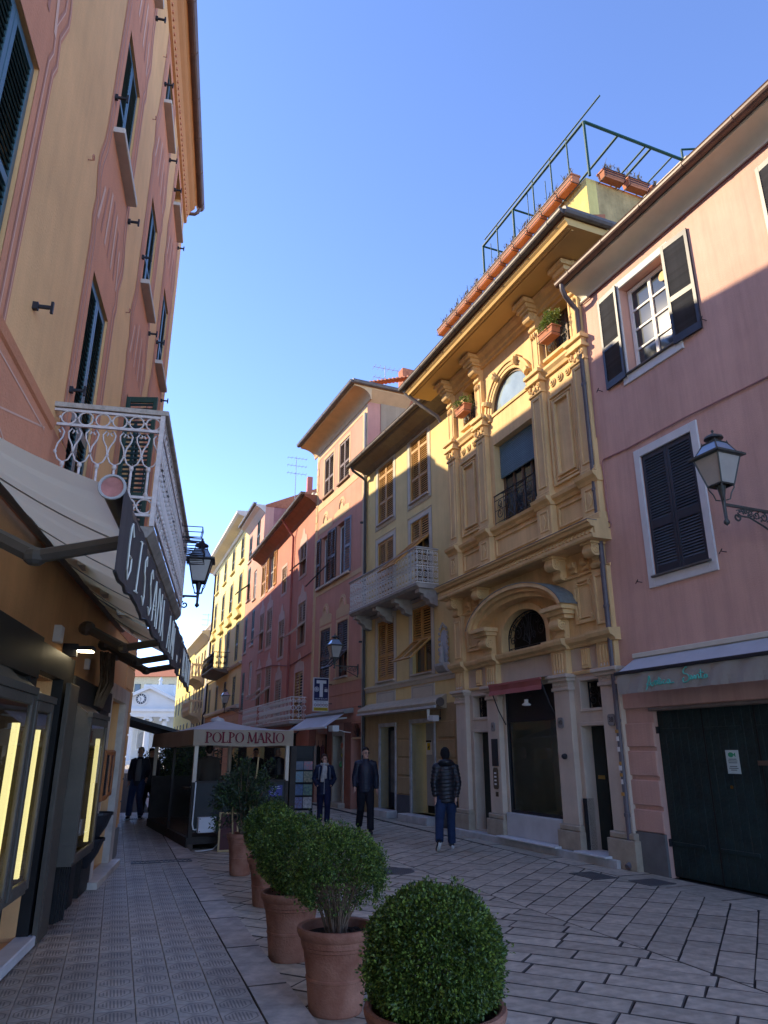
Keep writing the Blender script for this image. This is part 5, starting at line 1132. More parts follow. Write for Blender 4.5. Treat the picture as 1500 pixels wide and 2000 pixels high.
bar((fx(6.1), 4.3, top), (fx(6.1), 4.3, 0), .03, 'frame_post'); bar((fx(6.1), 2.75, top), (fx(6.1), 2.75, 0), .03, 'frame_post'); bar((fx(6.1), 2.75, top + .02), (fx(6.38), 3.05, top + .18), .024); bar((fx(6.38), 3.05, top + .18), (fx(6.1), 2.75, top + .3), .024); bar((fx(6.1), 2.75, top), (fx(6.1), 2.75, top + .3), .026); bar((fx(6.1), 3.0, top - .1), (fx(3.6), 3.0, top - .1), .026); bar((fx(6.1), 4.3, top), (fx(6.35), 4.7, top + .1), .024); bar((fx(6.1), 4.3, top + .12), (fx(6.4), 4.9, top + .12), .024); bar((fx(6.1), 4.3, top), (fx(6.1), 5.6, top), .034); bar((fx(6.1), 5.6, top), (fx(6.1), 5.6, 0), .03, 'frame_post'); bar((fx(6.1), 5.6, top), (fx(6.35), 5.9, top + .25), .024); bar((fx(6.1), 5.2, top), (fx(3.6), 5.2, top - .05), .026); bar((fx(6.35), 5.9, top + .25), (fx(6.1), 4.9, top + .2), .022)
MB().tube([(fx(6.2), 2.82, top - .02), (fx(3.0), 2.82, top - .02)], .10, 8).build('rolled_canopy', M('beige_rolled_cloth', (.45, .38, .26), .9, .1), fr)
for k, (u, h) in enumerate(((-.1, .75), (.35, .85), (.9, .9), (1.3, .6), (2.2, 1.3), (3.9, 1.5), (4.6, 1.2))): bar((fx(u), .1, 0), (fx(u), .1, h), .010, 'cane')
# ================================================================== YELLOW HOUSE WITH WHITE BALCONY
def side_window(fc, a, b, c, d, mat, slat, n=10, back=True, ind=False, secs=((.05, .40), (.46, .95)), yy=.03):
    shutters(fc, a + .01, b - .01, c + .01, d - .01, yy, mat, secs, n, ind, slatmat=slat)
    if back: MB().box(a - .02, b + .02, .15, .19, c - .02, d + .02).build('window_back', DARKIN, fc.e)
def flap_window(fc, a, b, c, d, mat, slat, split, ang, n=14, ind=False, glassy=True, secs=((.07, .93),)):
    """upper halves closed, lower halves propped out from their top edge"""
    zm = c + (d - c) * split
    shutters(fc, a + .01, b - .01, zm, d - .01, .03, mat, secs, n, ind, slatmat=slat)
    w = (b - a - .02) / 2 - .004; h = zm - c - .02; t = R(ang)
    for s_ in (1, -1):
        leaf(fc.e, (a + .01 if s_ > 0 else b - .01, .02 - h * math.sin(t), zm - h * math.cos(t)), 0, w, h, mat, secs, n, ind, s_, tilt=-t, slatmat=slat, name='propped_shutter')
    window(fc, a + .02, b - .02, c + .01, zm, .12, mat, GLASS, 2, 1, .05, CURTAIN)
    MB().box(a - .02, b + .02, .24, .27, c - .02, d + .02).build('window_back', DARKIN, fc.e)
YEL = M('yellow_stucco', (.71, .555, .25), .85, .10, 1.1, .2, 45, streak=.12)
OCHW = M('ochre_shutter_wood', (.42, .22, .055), .55, .12, 5, spec=.3); OCHS = M('ochre_slat_wood', (.44, .23, .06), .55, .12, 5, rnd=.12)
GREYL = M('grey_painted_line', (.30, .29, .27), .85, .1); GREYF = M('grey_painted_frame', (.54, .50, .40), .85, .08, 3)
YH = Fac('yellow_house', (-.58, 22.98), (2.02, 17.3), 'yellow house with ochre louvred shutters and long white balcony', 'house')
yw = [(.94, 2.10), (3.30, 4.42)]
yh = []
for (a, b) in yw: yh += [(a, b, 8.68, 10.64, .12), (a, b, 5.92, 8.05, .12), (a, b, 3.70, 5.50, .12)]
yh += [(1.2, 2.2, .18, 2.38, .3), (3.22, 4.5, .18, 2.42, .45)]
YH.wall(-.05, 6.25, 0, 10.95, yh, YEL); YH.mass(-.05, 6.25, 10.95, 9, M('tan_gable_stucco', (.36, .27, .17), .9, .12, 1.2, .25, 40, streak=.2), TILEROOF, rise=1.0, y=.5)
gl_ = MB()
for (a, b) in yw:
    for (c, d) in ((8.68, 10.64), (5.92, 8.05), (3.70, 5.50)):
        f = MB(); frame_rect(f, a - .16, b + .16, c - .14, d + .14, .15, -.012, 0, .003); f.build('painted_frame', GREYF, YH.e)
        for q in (.17, .0): frame_rect(gl_, a - q - .02, b + q + .02, c - q - .02 + (0 if q else 0), d + q + .02, .018, -.016, -.0125, .001)
        MB().cbox(a - .05, b + .05, -.08, .02, c - .045, c - .002, .006).build('window_sill', STONE_W, YH.e)
gl_.build('painted_lines', GREYL, YH.e, kind='stuff')
S3 = ((.03, .33), (.37, .80), (.84, .96))
for i, (a, b) in enumerate(yw):
    side_window(YH, a, b, 8.68, 10.64, OCHW, OCHS, 16, ind=True, secs=S3)
    if i == 0: side_window(YH, a, b, 5.92, 8.05, OCHW, OCHS, 14, ind=True, secs=((.03, .45), (.5, .96))); side_window(YH, a, b, 3.70, 5.50, OCHW, OCHS, 16, ind=True, secs=((.06, .38), (.43, .95)))
    else: flap_window(YH, a, b, 5.95, 8.05, OCHW, OCHS, .72, 48, 14, True); flap_window(YH, a, b, 3.70, 5.50, OCHW, OCHS, .50, 48, 15, True)
sw = MB(); sw.prism([(0, 10.70), (-.05, 10.72), (-.06, 10.78), (-.16, 10.86), (-.35, 10.92), (-.50, 10.95), (-.55, 11.0), (-.55, 11.04), (0, 11.04)], -.1, 6.1, 'x'); sw.build('cornice', M('grey_brown_eave', (.20, .165, .125), .8, .15, 5), YH.e)
gutter(YH, -.25, 6.1, .62, 11.08, GUTT, .085); pipe(YH, [(.02, -.62, 11.0), (.02, -.55, 10.85), (.02, -.2, 10.66), (.02, -.07, 10.55), (.02, -.07, .1)], .045, M('dark_pipe', (.06, .06, .06), .5), collars=(9, 7, 5, 3)); pipe(YH, [(-.09, -.05, 13.2), (-.09, -.05, .1)], .05, M('pale_pipe', (.36, .33, .28), .7), collars=(9.6, 6.6, 3.4))
# balcony
yb = MB(); yb.prism([(0, 5.78), (-.60, 5.78), (-.64, 5.83), (-.67, 5.84), (-.67, 5.90), (0, 5.90)], .15, 4.9, 'x'); ybal = yb.build('balcony', M('grey_balcony_stone', (.36, .34, .31), .85, .2, 5, .3), YH.e)
for x in (.35, 1.9, 3.2, 4.7):
    k = MB(); k.prism([(0, 5.779), (-.55, 5.779), (-.56, 5.68), (-.42, 5.64), (-.40, 5.56), (-.26, 5.50), (-.22, 5.40), (0, 5.34)], x - .12, x + .12, 'x'); k.build('corbel', MATS['grey_balcony_stone'], ybal)
MB().prism([(0, 5.66), (-.05, 5.66), (-.06, 5.74), (0, 5.777)], .1, 4.9, 'x').build('balcony_moulding', MATS['grey_balcony_stone'], ybal)
WI = M('white_cast_iron', (.76, .74, .70), .6, .1, 14); r_ = MB()
for z in (5.93, 6.38, 6.84): r_.box(.18, 4.87, -.66, -.63, z - .012, z + .012); r_.box(4.855, 4.88, -.63, 0, z - .012, z + .012); r_.box(.17, .195, -.63, 0, z - .012, z + .012)
r_.build('railing_frame', WI, ybal); MB().cbox(.14, 4.92, -.69, -.60, 6.855, 6.89, .006).build('handrail', M('grey_handrail', (.40, .38, .36), .7, .15, 8), ybal); MB().box(4.83, 4.92, -.60, 0, 6.855, 6.89).build('handrail_return', MATS['grey_handrail'], ybal)
un = MB()
for z0 in (5.95, 6.40):
    un.tube(ring(0, z0 + .21, .062, 10), .008, 4, True); un.tube(ring(0, z0 + .21, .026, 8), .007, 4, True)
    for s_ in (-1, 1):
        un.tube(xz(spiral(s_ * .035, z0 + .36, .04, .012, R(90), s_ * 1.2, 9)), .007, 4); un.tube(xz(spiral(s_ * .035, z0 + .06, .04, .012, R(-90), -s_ * 1.2, 9)), .007, 4); un.tube([(s_ * .075, 0, z0 - .01), (s_ * .06, 0, z0 + .21), (s_ * .075, 0, z0 + .43)], .007, 4)
ume = un.mesh('baluster', WI, True); x = .26
while x < 4.84: ob('baluster', ume, ybal, (x, -.645, 0)); x += .19
for y_ in (-.55, -.39, -.23, -.07): ob('baluster', ume, ybal, (4.868, y_, 0), (0, 0, R(90))); ob('baluster', ume, ybal, (.183, y_, 0), (0, 0, R(90)))
# painted panels, ledge, ground floor
lg = MB(); lg.prism([(0, 3.42), (-.03, 3.42), (-.05, 3.50), (-.08, 3.54), (-.08, 3.58), (0, 3.60)], 0, 6.1, 'x'); lg.build('string_course', GREYF, YH.e)
for (a, b) in ((.95, 2.1), (3.3, 4.45)):
    MB().cbox(a - .1, b + .1, -.012, 0, 2.98, 3.40, .003).build('painted_panel', GREYF, YH.e); f = MB(); frame_rect(f, a, b, 3.03, 3.35, .015, -.016, -.0125, .001); f.build('painted_panel_line', GREYL, YH.e)
OCB = M('ochre_ground_floor', (.40, .29, .15), .85, .14, 1.8, .3, 40, streak=.18)
for (a, b) in ((2.36, 3.1), (4.72, 5.55)):
    for (z0, z1) in ((.62, 1.05), (1.10, 1.52), (1.57, 1.99), (2.04, 2.42)): MB().cbox(a, b, -.035, 0, z0, z1, .012).build('rusticated_block', OCB, YH.e)
    MB().box(a - .03, b + .03, -.05, 0, 0, .60).build('plinth', M('slate_grey_plinth', (.09, .095, .105), .8, .2, 4, .3), YH.e)
gf = MB(); gf.box(-.02, 1.2, -.012, 0, .0, 2.85); gf.box(2.2, 3.22, -.012, 0, 0, 2.85); gf.box(4.5, 6.1, -.012, 0, 0, 2.85); gf.box(1.2, 2.2, -.012, 0, 2.38, 2.85); gf.box(3.22, 4.5, -.012, 0, 2.42, 2.85); gf.build('ground_floor_render', OCB, YH.e)
GMB = M('grey_veined_marble', (.38, .39, .38), .5, .3, 5)
for (a, b, d) in ((1.2, 2.2, 2.38), (3.22, 4.5, 2.42)):
    f = MB(); f.box(a - .10, a, -.05, .3, .18, d + .1); f.box(b, b + .06, -.05, 0, .18, d + .1); f.box(a, b, -.05, 0, d, d + .1); f.build('door_jamb', GMB, YH.e); MB().cbox(a - .2, b + .15, -.36, .3, 0.0, .18, .012).build('door_step', MATS['worn_marble_step'], YH.e)
dr = MB(); frame_rect(dr, 1.22, 2.18, .19, 2.37, .09, .22, .27); dr.box(1.72, 1.80, .22, .27, .28, 2.28); dr.box(1.31, 1.72, .24, .26, .28, .6); d_ = dr.build('door', IRON, YH.e, label='narrow glazed shop door with dark frame'); MB().box(1.30, 2.1, .245, .25, .3, 2.28).build('pane', M('dusty_glass', (.16, .16, .14), .35, .5, 4, spec=.6), d_)
MB().box(3.22, 4.5, .42, .44, .36, 2.42).build('entrance_panel', M('pale_grey_panel', (.42, .43, .43), .6, .08, 1.5), YH.e); MB().box(3.2, 4.5, .44, .46, .1, 2.45).build('doorway_dark', DARKIN, YH.e)
nt = MB().cbox(3.235, 3.55, .405, .416, 1.62, 2.0, .003).build('camera_notice', WHITE, YH.e); MB().box(3.24, 3.545, .400, .404, 1.94, 1.99).build('notice_header', IRON, nt); MB().prism([(3.31, 1.74), (3.47, 1.74), (3.47, 1.92), (3.31, 1.92)], .400, .404).build('yellow_square', M('notice_yellow', (.65, .48, .02), .6), nt); MB().prism([(3.34, 1.80), (3.42, 1.86), (3.45, 1.83), (3.37, 1.77)], .396, .399).build('camera_symbol', IRON, nt)
# closed awning cassette
ya = empty('awning', YH.W(.15, 2.7, 0), YH.rz, 'rolled up beige awning cassette over the doors of the yellow house', 'awning')
MB().prism([(0, .38), (-.30, .22), (-.34, .16), (-.32, .10), (-.06, .02), (0, .02)], 0, 5.0, 'x').build('cassette', M('beige_cassette', (.45, .38, .27), .7, .12, 5), ya); MB().box(0, 5.0, -.36, -.3, .03, .09).build('front_bar', M('pale_bar', (.5, .5, .48), .6), ya); MB().prism([(-.20 + .11 * math.cos(t), .17 + .11 * math.sin(t)) for t in [k * math.pi / 8 for k in range(16)]], 4.99, 5.04, 'x').build('roller_end', GUTT, ya); MB().prism([(-.31, .02), (-.22, .02), (-.24, -.22), (-.29, -.25)], 4.5, 4.51, 'x').build('hanging_strap', WHITE, ya)
wl_ = empty('wall_lamp', YH.W(4.72, 2.42, 0), YH.rz, 'small boxy wall floodlight beside the pale entrance panel', 'lamp'); MB().cbox(0, .22, -.30, -.12, 0, .14, .01).build('lamp_body', M('white_lamp_body', (.6, .6, .58), .5), wl_); MB().box(.08, .14, -.12, 0, .04, .10).build('lamp_arm', IRON, wl_); MB().tube([(.11, -.02, .1), (.13, -.02, .35), (.3, -.02, .6)], .008, 5).build('cable', IRON, wl_)
# shrine niche with a small white figure
SHR = M('grey_white_stucco_relief', (.42, .41, .39), .8, .15, 9, .3)
ni = empty('shrine', YH.W(5.12, 3.75, 0), YH.rz, 'small white wall shrine with a figure in an arched niche', 'shrine')
m = MB(); m.prism([(-.17, 0), (.17, 0), (.17, .72)] + arc(0, .72, .17, .2, 0, math.pi, 10)[1:-1] + [(-.17, .72)], -.02, -.013); m.build('niche', M('blue_white_niche', (.45, .48, .52), .8), ni)
for s_ in (-1, 1):
    for k in range(7): MB().tube(xz(spiral(s_ * (.20 + .02 * (k % 2)), .05 + k * .13, .05, .012, R(90 * k), s_ * 1.3, 9), -.04), .014, 4).build('scroll', SHR, ni)
for k in range(5): MB().tube(xz(spiral(-.16 + k * .08, .95 + .06 * (2 - abs(k - 2)), .05, .012, R(60 * k), 1.2, 9), -.04), .014, 4).build('scroll', SHR, ni)
fg = MB().lathe((.02, -.10, .06), [(.07, 0), (.075, .05), (.05, .2), (.062, .32), (.05, .40), (.02, .43), (.035, .47), (.035, .52), (.015, .56)], 10); fg.build('figure', SHR, ni, True); MB().prism([(0, .06), (-.2, .06), (-.2, 0), (-.12, -.12), (0, -.2)], -.24, .24, 'x').build('shelf', SHR, ni)
# ================================================================== ORANGE-RED CORNER HOUSE (tobacconist)
TRED = M('orange_red_stucco', (.57, .28, .20), .85, .10, 1.2, .2, 45, streak=.14); TCR = M('peach_trim', (.60, .42, .24), .85, .08, 2)
DKB = M('dark_brown_shutter', (.055, .035, .03), .5, .15, 6); DKBS = M('dark_brown_slat', (.06, .04, .035), .5, .15, 6); BRS = M('mauve_brown_shutter', (.13, .085, .075), .55, .1, 6)
TB = Fac('orange_house', (-2.795, 27.9), (-.58, 22.98), 'tall orange red house with peach trim and dark brown shutters', 'house')
tw = [(.92, 1.95), (2.62, 3.66)]
th = []
for (a, b) in tw: th += [(a, b, 11.4, 13.05, .12)]
th += [(.80, 1.62, 7.75, 9.72, .2), (2.52, 3.42, 7.75, 9.78, .2), (.95, 2.0, 4.14, 6.02, .12), (2.74, 3.76, 4.14, 6.05, .12), (.75, 2.0, .0, 2.3, .4), (2.7, 3.6, .1, 2.2, .4), (4.25, 5.1, 0, 2.55, .4)]
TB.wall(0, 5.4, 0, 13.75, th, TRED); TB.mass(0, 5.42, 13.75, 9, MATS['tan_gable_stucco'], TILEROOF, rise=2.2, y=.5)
for (a, b) in tw: side_window(TB, a, b, 11.4, 13.05, BRS, BRS, 11); MB().cbox(a - .08, b + .08, -.09, .02, 11.32, 11.398, .006).build('window_sill', M('brown_sill', (.22, .13, .09), .7), TB.e)
for k, (a, b) in enumerate(((.80, 1.62), (2.52, 3.42))):
    window(TB, a + .02, b - .02, 7.78, 9.70, .16, WHITE, GLASS, 2, 1, .06, CURTAIN); MB().box(a - .02, b + .02, .27, .29, 7.7, 9.8).build('room_dark', DARKIN, TB.e); w = (b - a) / 2 + .08
    leaf(TB.e, (a - .02, -.04, 7.72), R(178), w, 2.02, DKB, ((.04, .45), (.5, .96)), 11, False, 1, slatmat=DKBS); leaf(TB.e, (b + .02, -.05, 7.72), R(-176), w, 2.05, DKB if k == 0 else M('blue_white_shutter', (.22, .25, .31), .5), ((.04, .45), (.5, .96)), 11, False, -1, slatmat=DKBS if k == 0 else MATS['blue_white_shutter'])
    MB().cbox(a - .35, b + .45, -.10, .02, 7.66, 7.745, .006).build('window_sill', STONE_W, TB.e)
MB().tube([(.3, -.45, 7.85), (1.9, -.05, 8.5)], .025, 5).build('shutter_pole', IRON, TB.e)
side_window(TB, .95, 2.0, 4.14, 6.02, DKB, DKBS, 12); flap_window(TB, 2.74, 3.76, 4.14, 6.05, DKB, DKBS, .46, 45, 12)
for (a, b, c) in ((.95, 2.0, 4.14), (2.74, 3.76, 4.14)): MB().cbox(a - .06, b + .06, -.08, .02, c - .06, c - .002, .006).build('window_sill', STONE_W, TB.e)
for (a, b, c, d) in ((.92, 1.95, 11.4, 13.05), (2.62, 3.66, 11.4, 13.05), (.95, 2.0, 4.14, 6.02), (2.74, 3.76, 4.14, 6.05)): f = MB(); frame_rect(f, a - .12, b + .12, c - .10, d + .12, .11, -.01, 0, .002); f.build('painted_frame', TCR, TB.e)
for (a, b, z) in ((.95, 2.0, 6.2), (2.74, 3.76, 6.22), (.55, 1.85, 9.95), (2.3, 3.65, 10.0)):
    c = (a + b) / 2; MB().prism([(a - .12, z), (b + .12, z), (b + .12, z + .3), (c + .36, z + .38)] + arc(c, z + .38, .36, .42, 0, math.pi, 10)[1:-1] + [(c - .36, z + .38), (a - .12, z + .3)], -.010, 0).build('painted_pediment', TCR, TB.e)
    for q in (.28, .2): MB().tube(xz(arc(c, z + .36, q, q * 1.15, 0, math.pi, 10), -.012), .018, 4).build('painted_arch', SALM_L, TB.e)
for (z0, z1) in ((10.98, 11.28), (7.45, 7.62), (3.92, 4.06), (13.3, 13.75)): MB().box(.0, 5.4, -.012, 0, z0, z1).build('painted_band', TCR, TB.e)
for (a, b) in ((0, .26), (4.98, 5.4)): MB().box(a, b, -.014, 0, 4.06, 13.75).build('corner_strip', TCR, TB.e)
for k in range(27): MB().cbox(5.06, 5.36 if k % 2 else 5.28, -.03, -.0145, 4.1 + k * .34, 4.1 + k * .34 + .31, .006).build('quoin', TCR, TB.e); MB().cbox(.02, .24 if k % 2 else .18, -.03, -.0145, 4.1 + k * .34, 4.1 + k * .34 + .31, .006).build('quoin', TCR, TB.e)
cv = MB(); cv.prism([(0, 13.55), (-.04, 13.56), (-.05, 13.62)] + [(-.05 - .58 * (1 - math.cos(t)), 13.62 + .34 * math.sin(t)) for t in [k * math.pi / 16 for k in range(1, 9)]] + [(-.68, 13.97), (-.70, 14.05), (0, 14.05)], -.35, 5.75, 'x'); smooth_angle(cv.build('cornice', M('peach_cove', (.56, .38, .20), .8, .08), TB.e), 35)
cg = MB(); cg.prism([(5.40, 13.62), (5.75, 13.97), (5.75, 14.05), (5.40, 14.05)], 0, 1.6, 'y'); cg.build('cornice_return', MATS['peach_cove'], TB.e)
gutter(TB, -.4, 5.85, .76, 14.10, GUTT, .09); MB().tube([(5.82, -.76, 14.1), (5.82, 1.7, 14.1)], .085, 8).build('side_gutter', GUTT, TB.e)
tl = MB()
for k in range(34):       # verge tiles of the side roof slope
    t = k / 33; y_ = -.6 + t * 5.0; z_ = 14.12 + t * 1.85; tl.prism([(5.30, z_ - .02), (5.40, z_ + .06), (5.55, z_ + .06), (5.65, z_ - .02)], y_, y_ + .17, 'y')
tl.build('verge_tiles', TILEROOF, TB.e, kind='stuff'); MB().box(4.6, 5.0, 1.6, 2.1, 14.4, 15.6).build('chimney', TILEROOF, TB.e)
for k in range(6): z = 2.62 + k * .23; MB().tube([(0, -.008, z), (5.4, -.008, z)], .008, 4).build('rustication_joint', SALM_D, TB.e) if k % 2 == 0 else None
gf = MB(); gf.box(0, .75, -.02, 0, 0, 2.6); gf.box(2.0, 2.7, -.02, 0, 0, 2.6); gf.box(3.6, 4.25, -.02, 0, 0, 2.6); gf.box(5.1, 5.4, -.02, 0, 0, 2.6); gf.build('ground_floor_piers', M('brown_red_render', (.28, .12, .085), .85, .15, 3), TB.e)
MB().box(.7, 2.05, .38, .42, 0, 2.35).build('doorway_dark', DARKIN, TB.e); MB().box(2.65, 3.65, .38, .42, 0, 2.3).build('doorway_dark', DARKIN, TB.e); MB().box(4.2, 5.15, .38, .42, 0, 2.6).build('doorway_dark', DARKIN, TB.e)
dj = MB(); dj.box(2.60, 2.72, -.05, .3, 0, 2.3); dj.box(3.58, 3.70, -.05, .3, .0, 2.3); dj.box(2.60, 3.70, -.051, .3, 2.2, 2.34); dj.box(2.5, 3.8, -.25, .3, 0, .14); dj.build('door_jamb', M('beige_jamb', (.42, .37, .29), .7, .1), TB.e)
sp_ = MB(); spandrel(sp_, 4.675, .425, 2.12, 2.56, 4.25, 5.1, -.02); sp_.build('arch_wall', MATS['brown_red_render'], TB.e); MB().box(4.25, 5.1, .02, .06, 2.08, 2.14).build('arch_transom', TCR, TB.e)
ag = MB()
for k in range(7): t = math.pi * k / 6; ag.tube([(4.675, .05, 2.14), (4.675 + .4 * math.cos(t), .05, 2.14 + .4 * math.sin(t))], .01, 4)
ag.build('arch_grille', IRON, TB.e)
text('door_sign', 'STUCCHI', .15, TB.e, (1.35, -.03, 2.42), M('pale_sign_letters', (.35, .33, .3), .7))
w_ = solve_w(TB, 653, 1300, 4.75); v_ = TB.uv(653, 1300, w_)[1]
lantern('wall_lantern', 'grey wall lantern on long scrolled bracket of the orange red house', TB.W(4.75, v_, w_), -TB.n, w_, 1.05, drop=.05)
# projecting T sign, facing along the street
NAVYP = M('navy_sign_panel', (.012, .014, .075), .4, .05, spec=.4); SIGNW = M('sign_white', (.62, .63, .66), .5, .03)
sg = empty('shop_sign', TB.W(2.35, 3.02, .42), TB.rz + R(90), 'blue and white projecting T sign with lottery lettering', 'sign')
MB().box(-.28, .28, -.05, .05, 0, 1.14).build('sign_box', SIGNW, sg); MB().box(-.26, .26, -.056, -.0505, .36, 1.11).build('blue_panel', NAVYP, sg); MB().box(-.26, .26, -.056, -.0505, .02, .13).build('yellow_strip', M('sign_yellow', (.50, .36, .02), .5), sg)
t_ = MB(); t_.prism([(-.18, 1.05), (.18, 1.05), (.18, .94), (.06, .94), (.06, .48), (-.06, .48), (-.06, .94), (-.18, .94)], -.06, -.0565); t_.build('letter_t', SIGNW, sg)
text('sign_lettering', 'VALORI BOLLATI', .062, sg, (0, -.058, .42), SIGNW); text('sign_lettering', 'RICEV. DEL LOTTO', .045, sg, (0, -.0525, .315), NAVYP); text('sign_lettering', 'SELF SERVICE 24h', .055, sg, (0, -.058, .075), IRON)
for k, ch in enumerate('LOTTO'):
    x = -.2 + k * .1; MB().tube(xz([(x + .042 * math.cos(q), .21 + .042 * math.sin(q)) for q in [j * math.pi / 6 for j in range(12)]], -.054), .007, 4, True).build('letter_ring', M('dark_red_print', (.14, .02, .04), .6), sg); text('sign_lettering', ch, .06, sg, (x, -.0525, .21), MATS['dark_red_print'])
MB().prism([(.12, .66), (.23, .66), (.23, .75), (.12, .75)], -.06, -.0565).build('number_box', SIGNW, sg); text('sign_lettering', '10', .06, sg, (.175, -.062, .705), NAVYP); text('sign_lettering', 'RIV. N', .035, sg, (.175, -.058, .79), SIGNW)
e_ = MB()
for q in (.05, .08): e_.tube(xz([(-.17 + q * math.cos(t) , .74 + q * math.sin(t)) for t in [j * math.pi / 6 for j in range(12)]], -.058), .008, 4, True)
e_.prism([(-.205, .72), (-.17, .79), (-.135, .72)], -.06, -.0565); e_.build('state_emblem', SIGNW, sg)
br = MB(); br.box(-.02, .02, -.02, .02, 1.14, 1.18); br.box(.26, .50, -.015, .015, .9, .93); br.box(.26, .50, -.015, .015, .25, .28); br.build('sign_bracket', IRON, sg)
# white awning of the tobacconist, floodlight
tA = empty('awning', TB.W(.45, 2.4, 0), TB.rz, 'small white awning below the T sign', 'awning'); WC = cloth_mat('white_awning_cloth', (.66, .68, .72), .25)
m = MB(); nn = 10
for i in range(nn): x0, x1 = 3.85 * i / nn, 3.85 * (i + 1) / nn; m.quad((x0, -.22, .50), (x1, -.22, .50), (x1, -.9, .06 - .01 * math.sin(i)), (x0, -.9, .06 - .01 * math.sin(i - 1)))
m.build('awning_cloth', WC, tA); MB().cbox(-.05, 3.9, -.94, -.88, 0, .06, .006).build('front_bar', WHITE, tA); MB().prism([(0, .66), (-.28, .58), (-.33, .52), (-.30, .46), (0, .50)], -.1, 3.95, 'x').build('cassette', M('grey_cassette', (.28, .27, .25), .7, .1), tA)
for x in (.3, 3.5): MB().tube([(x, -.05, .35), (x - .1, -.5, .30), (x, -.88, .05)], .03, 6).build('arm', WHITE, tA)
fl = empty('floodlight', TB.W(3.95, 2.28, 0), TB.rz, 'white floodlight on an arm beside the arched doorway', 'lamp'); MB().cbox(-.18, .22, -.62, -.40, .04, .22, .01).build('lamp_body', WHITE, fl); MB().box(-.16, .20, -.60, -.42, .03, .039).build('lamp_face', SIGNW, fl); MB().tube([(.02, -.4, .1), (.25, -.2, .02), (.3, 0, .0)], .014, 5).build('lamp_arm', WHITE, fl)
# ================================================================== ROSE HOUSE
ROS = M('rose_stucco', (.53, .215, .155), .85, .10, 1.2, .2, 45, streak=.12); ROSW = M('pale_rose_ornament', (.52, .36, .30), .85, .1); PALESH = M('pale_tan_shutter', (.38, .25, .17), .6, .1)
RH = Fac('rose_house', (-6.72, 38.17), (-2.795, 27.9), 'deep rose house with pale ornaments over the windows and white iron balcony', 'house')
rw = [(.15, 1.15, 9.6, 11.3, 'c'), (2.1, 3.3, 9.6, 11.4, 'o'), (5.2, 6.1, 8.75, 10.0, 'h'), (8.6, 9.6, 8.85, 10.2, 'f'), (.3, 1.3, 6.7, 8.6, 'f'), (2.1, 3.3, 6.6, 8.55, 'p'), (4.95, 6.0, 5.8, 7.5, 'h'), (8.6, 9.8, 5.9, 7.65, 'f'), (.3, 1.3, 3.9, 5.5, 'f'), (2.5, 3.6, 3.7, 5.6, 'f'), (4.75, 5.9, 3.0, 4.8, 'p'), (8.45, 9.75, 2.9, 4.8, 'y'), (1, 2.4, 0, 2.3, 'd'), (4.2, 5.6, 0, 2.4, 'd'), (7.5, 9, 0, 2.4, 'd')]
RH.wall(0, 11, 0, 11.8, [(a, b, c, d, .12) for a, b, c, d, k in rw], ROS); RH.mass(0, 11, 11.8, 9, ROS, TILEROOF, rise=1.2, y=.4)
for (a, b, c, d, k) in rw:
    if k == 'd': MB().box(a, b, .1, .14, c, d).build('shop_door', DARKIN, RH.e); continue
    f = MB(); frame_rect(f, a - .13, b + .13, c - .12, d + .12, .13, -.02, 0, .003); f.build('window_surround', ROSW, RH.e)
    m_ = (a + b) / 2; zz = d + .12
    if d < 9 or k == 'f': MB().prism([(a - .1, zz), (b + .1, zz), (b, zz + .22), (m_ + .28, zz + .28), (m_ + .16, zz + .52), (m_, zz + .66), (m_ - .16, zz + .52), (m_ - .28, zz + .28), (a, zz + .22)], -.016, 0).build('painted_pediment', ROSW, RH.e)
    if k in 'cp': side_window(RH, a, b, c, d, OCHW if k == 'c' else PALESH, OCHS if k == 'c' else PALESH, 9)
    elif k == 'y': side_window(RH, a, b, c, d, OCHW, OCHS, 9)
    elif k == 'f': flap_window(RH, a, b, c, d, PALESH, PALESH, .5, 48, 9)
    elif k == 'h': shutters(RH, a + .01, b - .01, c + (d - c) * .55, d - .01, .03, PALESH, ((.08, .92),), 9, False); window(RH, a + .02, b - .02, c + .02, c + (d - c) * .55, .1, PALESH, GLASS, 2, 1, .05)
    else:
        window(RH, a + .02, b - .02, c + .02, d - .02, .1, WHITE, GLASS, 2, 2, .06)
        for s_ in (1, -1): leaf(RH.e, (a - .02 if s_ > 0 else b + .02, -.04, c), R(178 if s_ > 0 else -178), .58, d - c, M('bright_ochre_shutter', (.50, .24, .05), .6), ((.05, .45), (.5, .95)), 8, False, s_)
    MB().box(a - .02, b + .02, .18, .2, c - .02, d + .02).build('window_back', DARKIN, RH.e)
MB().prism([(0, 11.3), (-.1, 11.45), (-.35, 11.62), (-.55, 11.70), (-.55, 11.80), (0, 11.8)], 0, 11.1, 'x').build('cornice', M('brown_red_eave', (.27, .12, .075), .8), RH.e); gutter(RH, -.1, 11.1, .62, 11.86, GUTT, .09); pipe(RH, [(7.4, -.62, 11.8), (7.4, -.3, 11.3), (7.45, -.08, 11.0), (7.45, -.07, 3)], .05, M('rose_pipe', (.36, .11, .09), .7))
for k in range(9): MB().box(.4 + k * 1.25, .65 + k * 1.25, .25, .5, 11.85, 12.55).build('terrace_pier', CREAM, RH.e)
MB().box(.2, 10.9, .32, .42, 12.3, 12.42).build('terrace_rail', CREAM, RH.e); MB().box(0, 11, .42, .46, 11.85, 12.3).build('terrace_screen', M('grey_green_screen', (.25, .26, .22), .8), RH.e)
MB().tube([(0, -.03, 5.75), (4, -.04, 5.6), (7.5, -.03, 5.2), (11, -.03, 5.35)], .02, 5).build('cable', M('rose_cable', (.28, .1, .09), .8), RH.e)
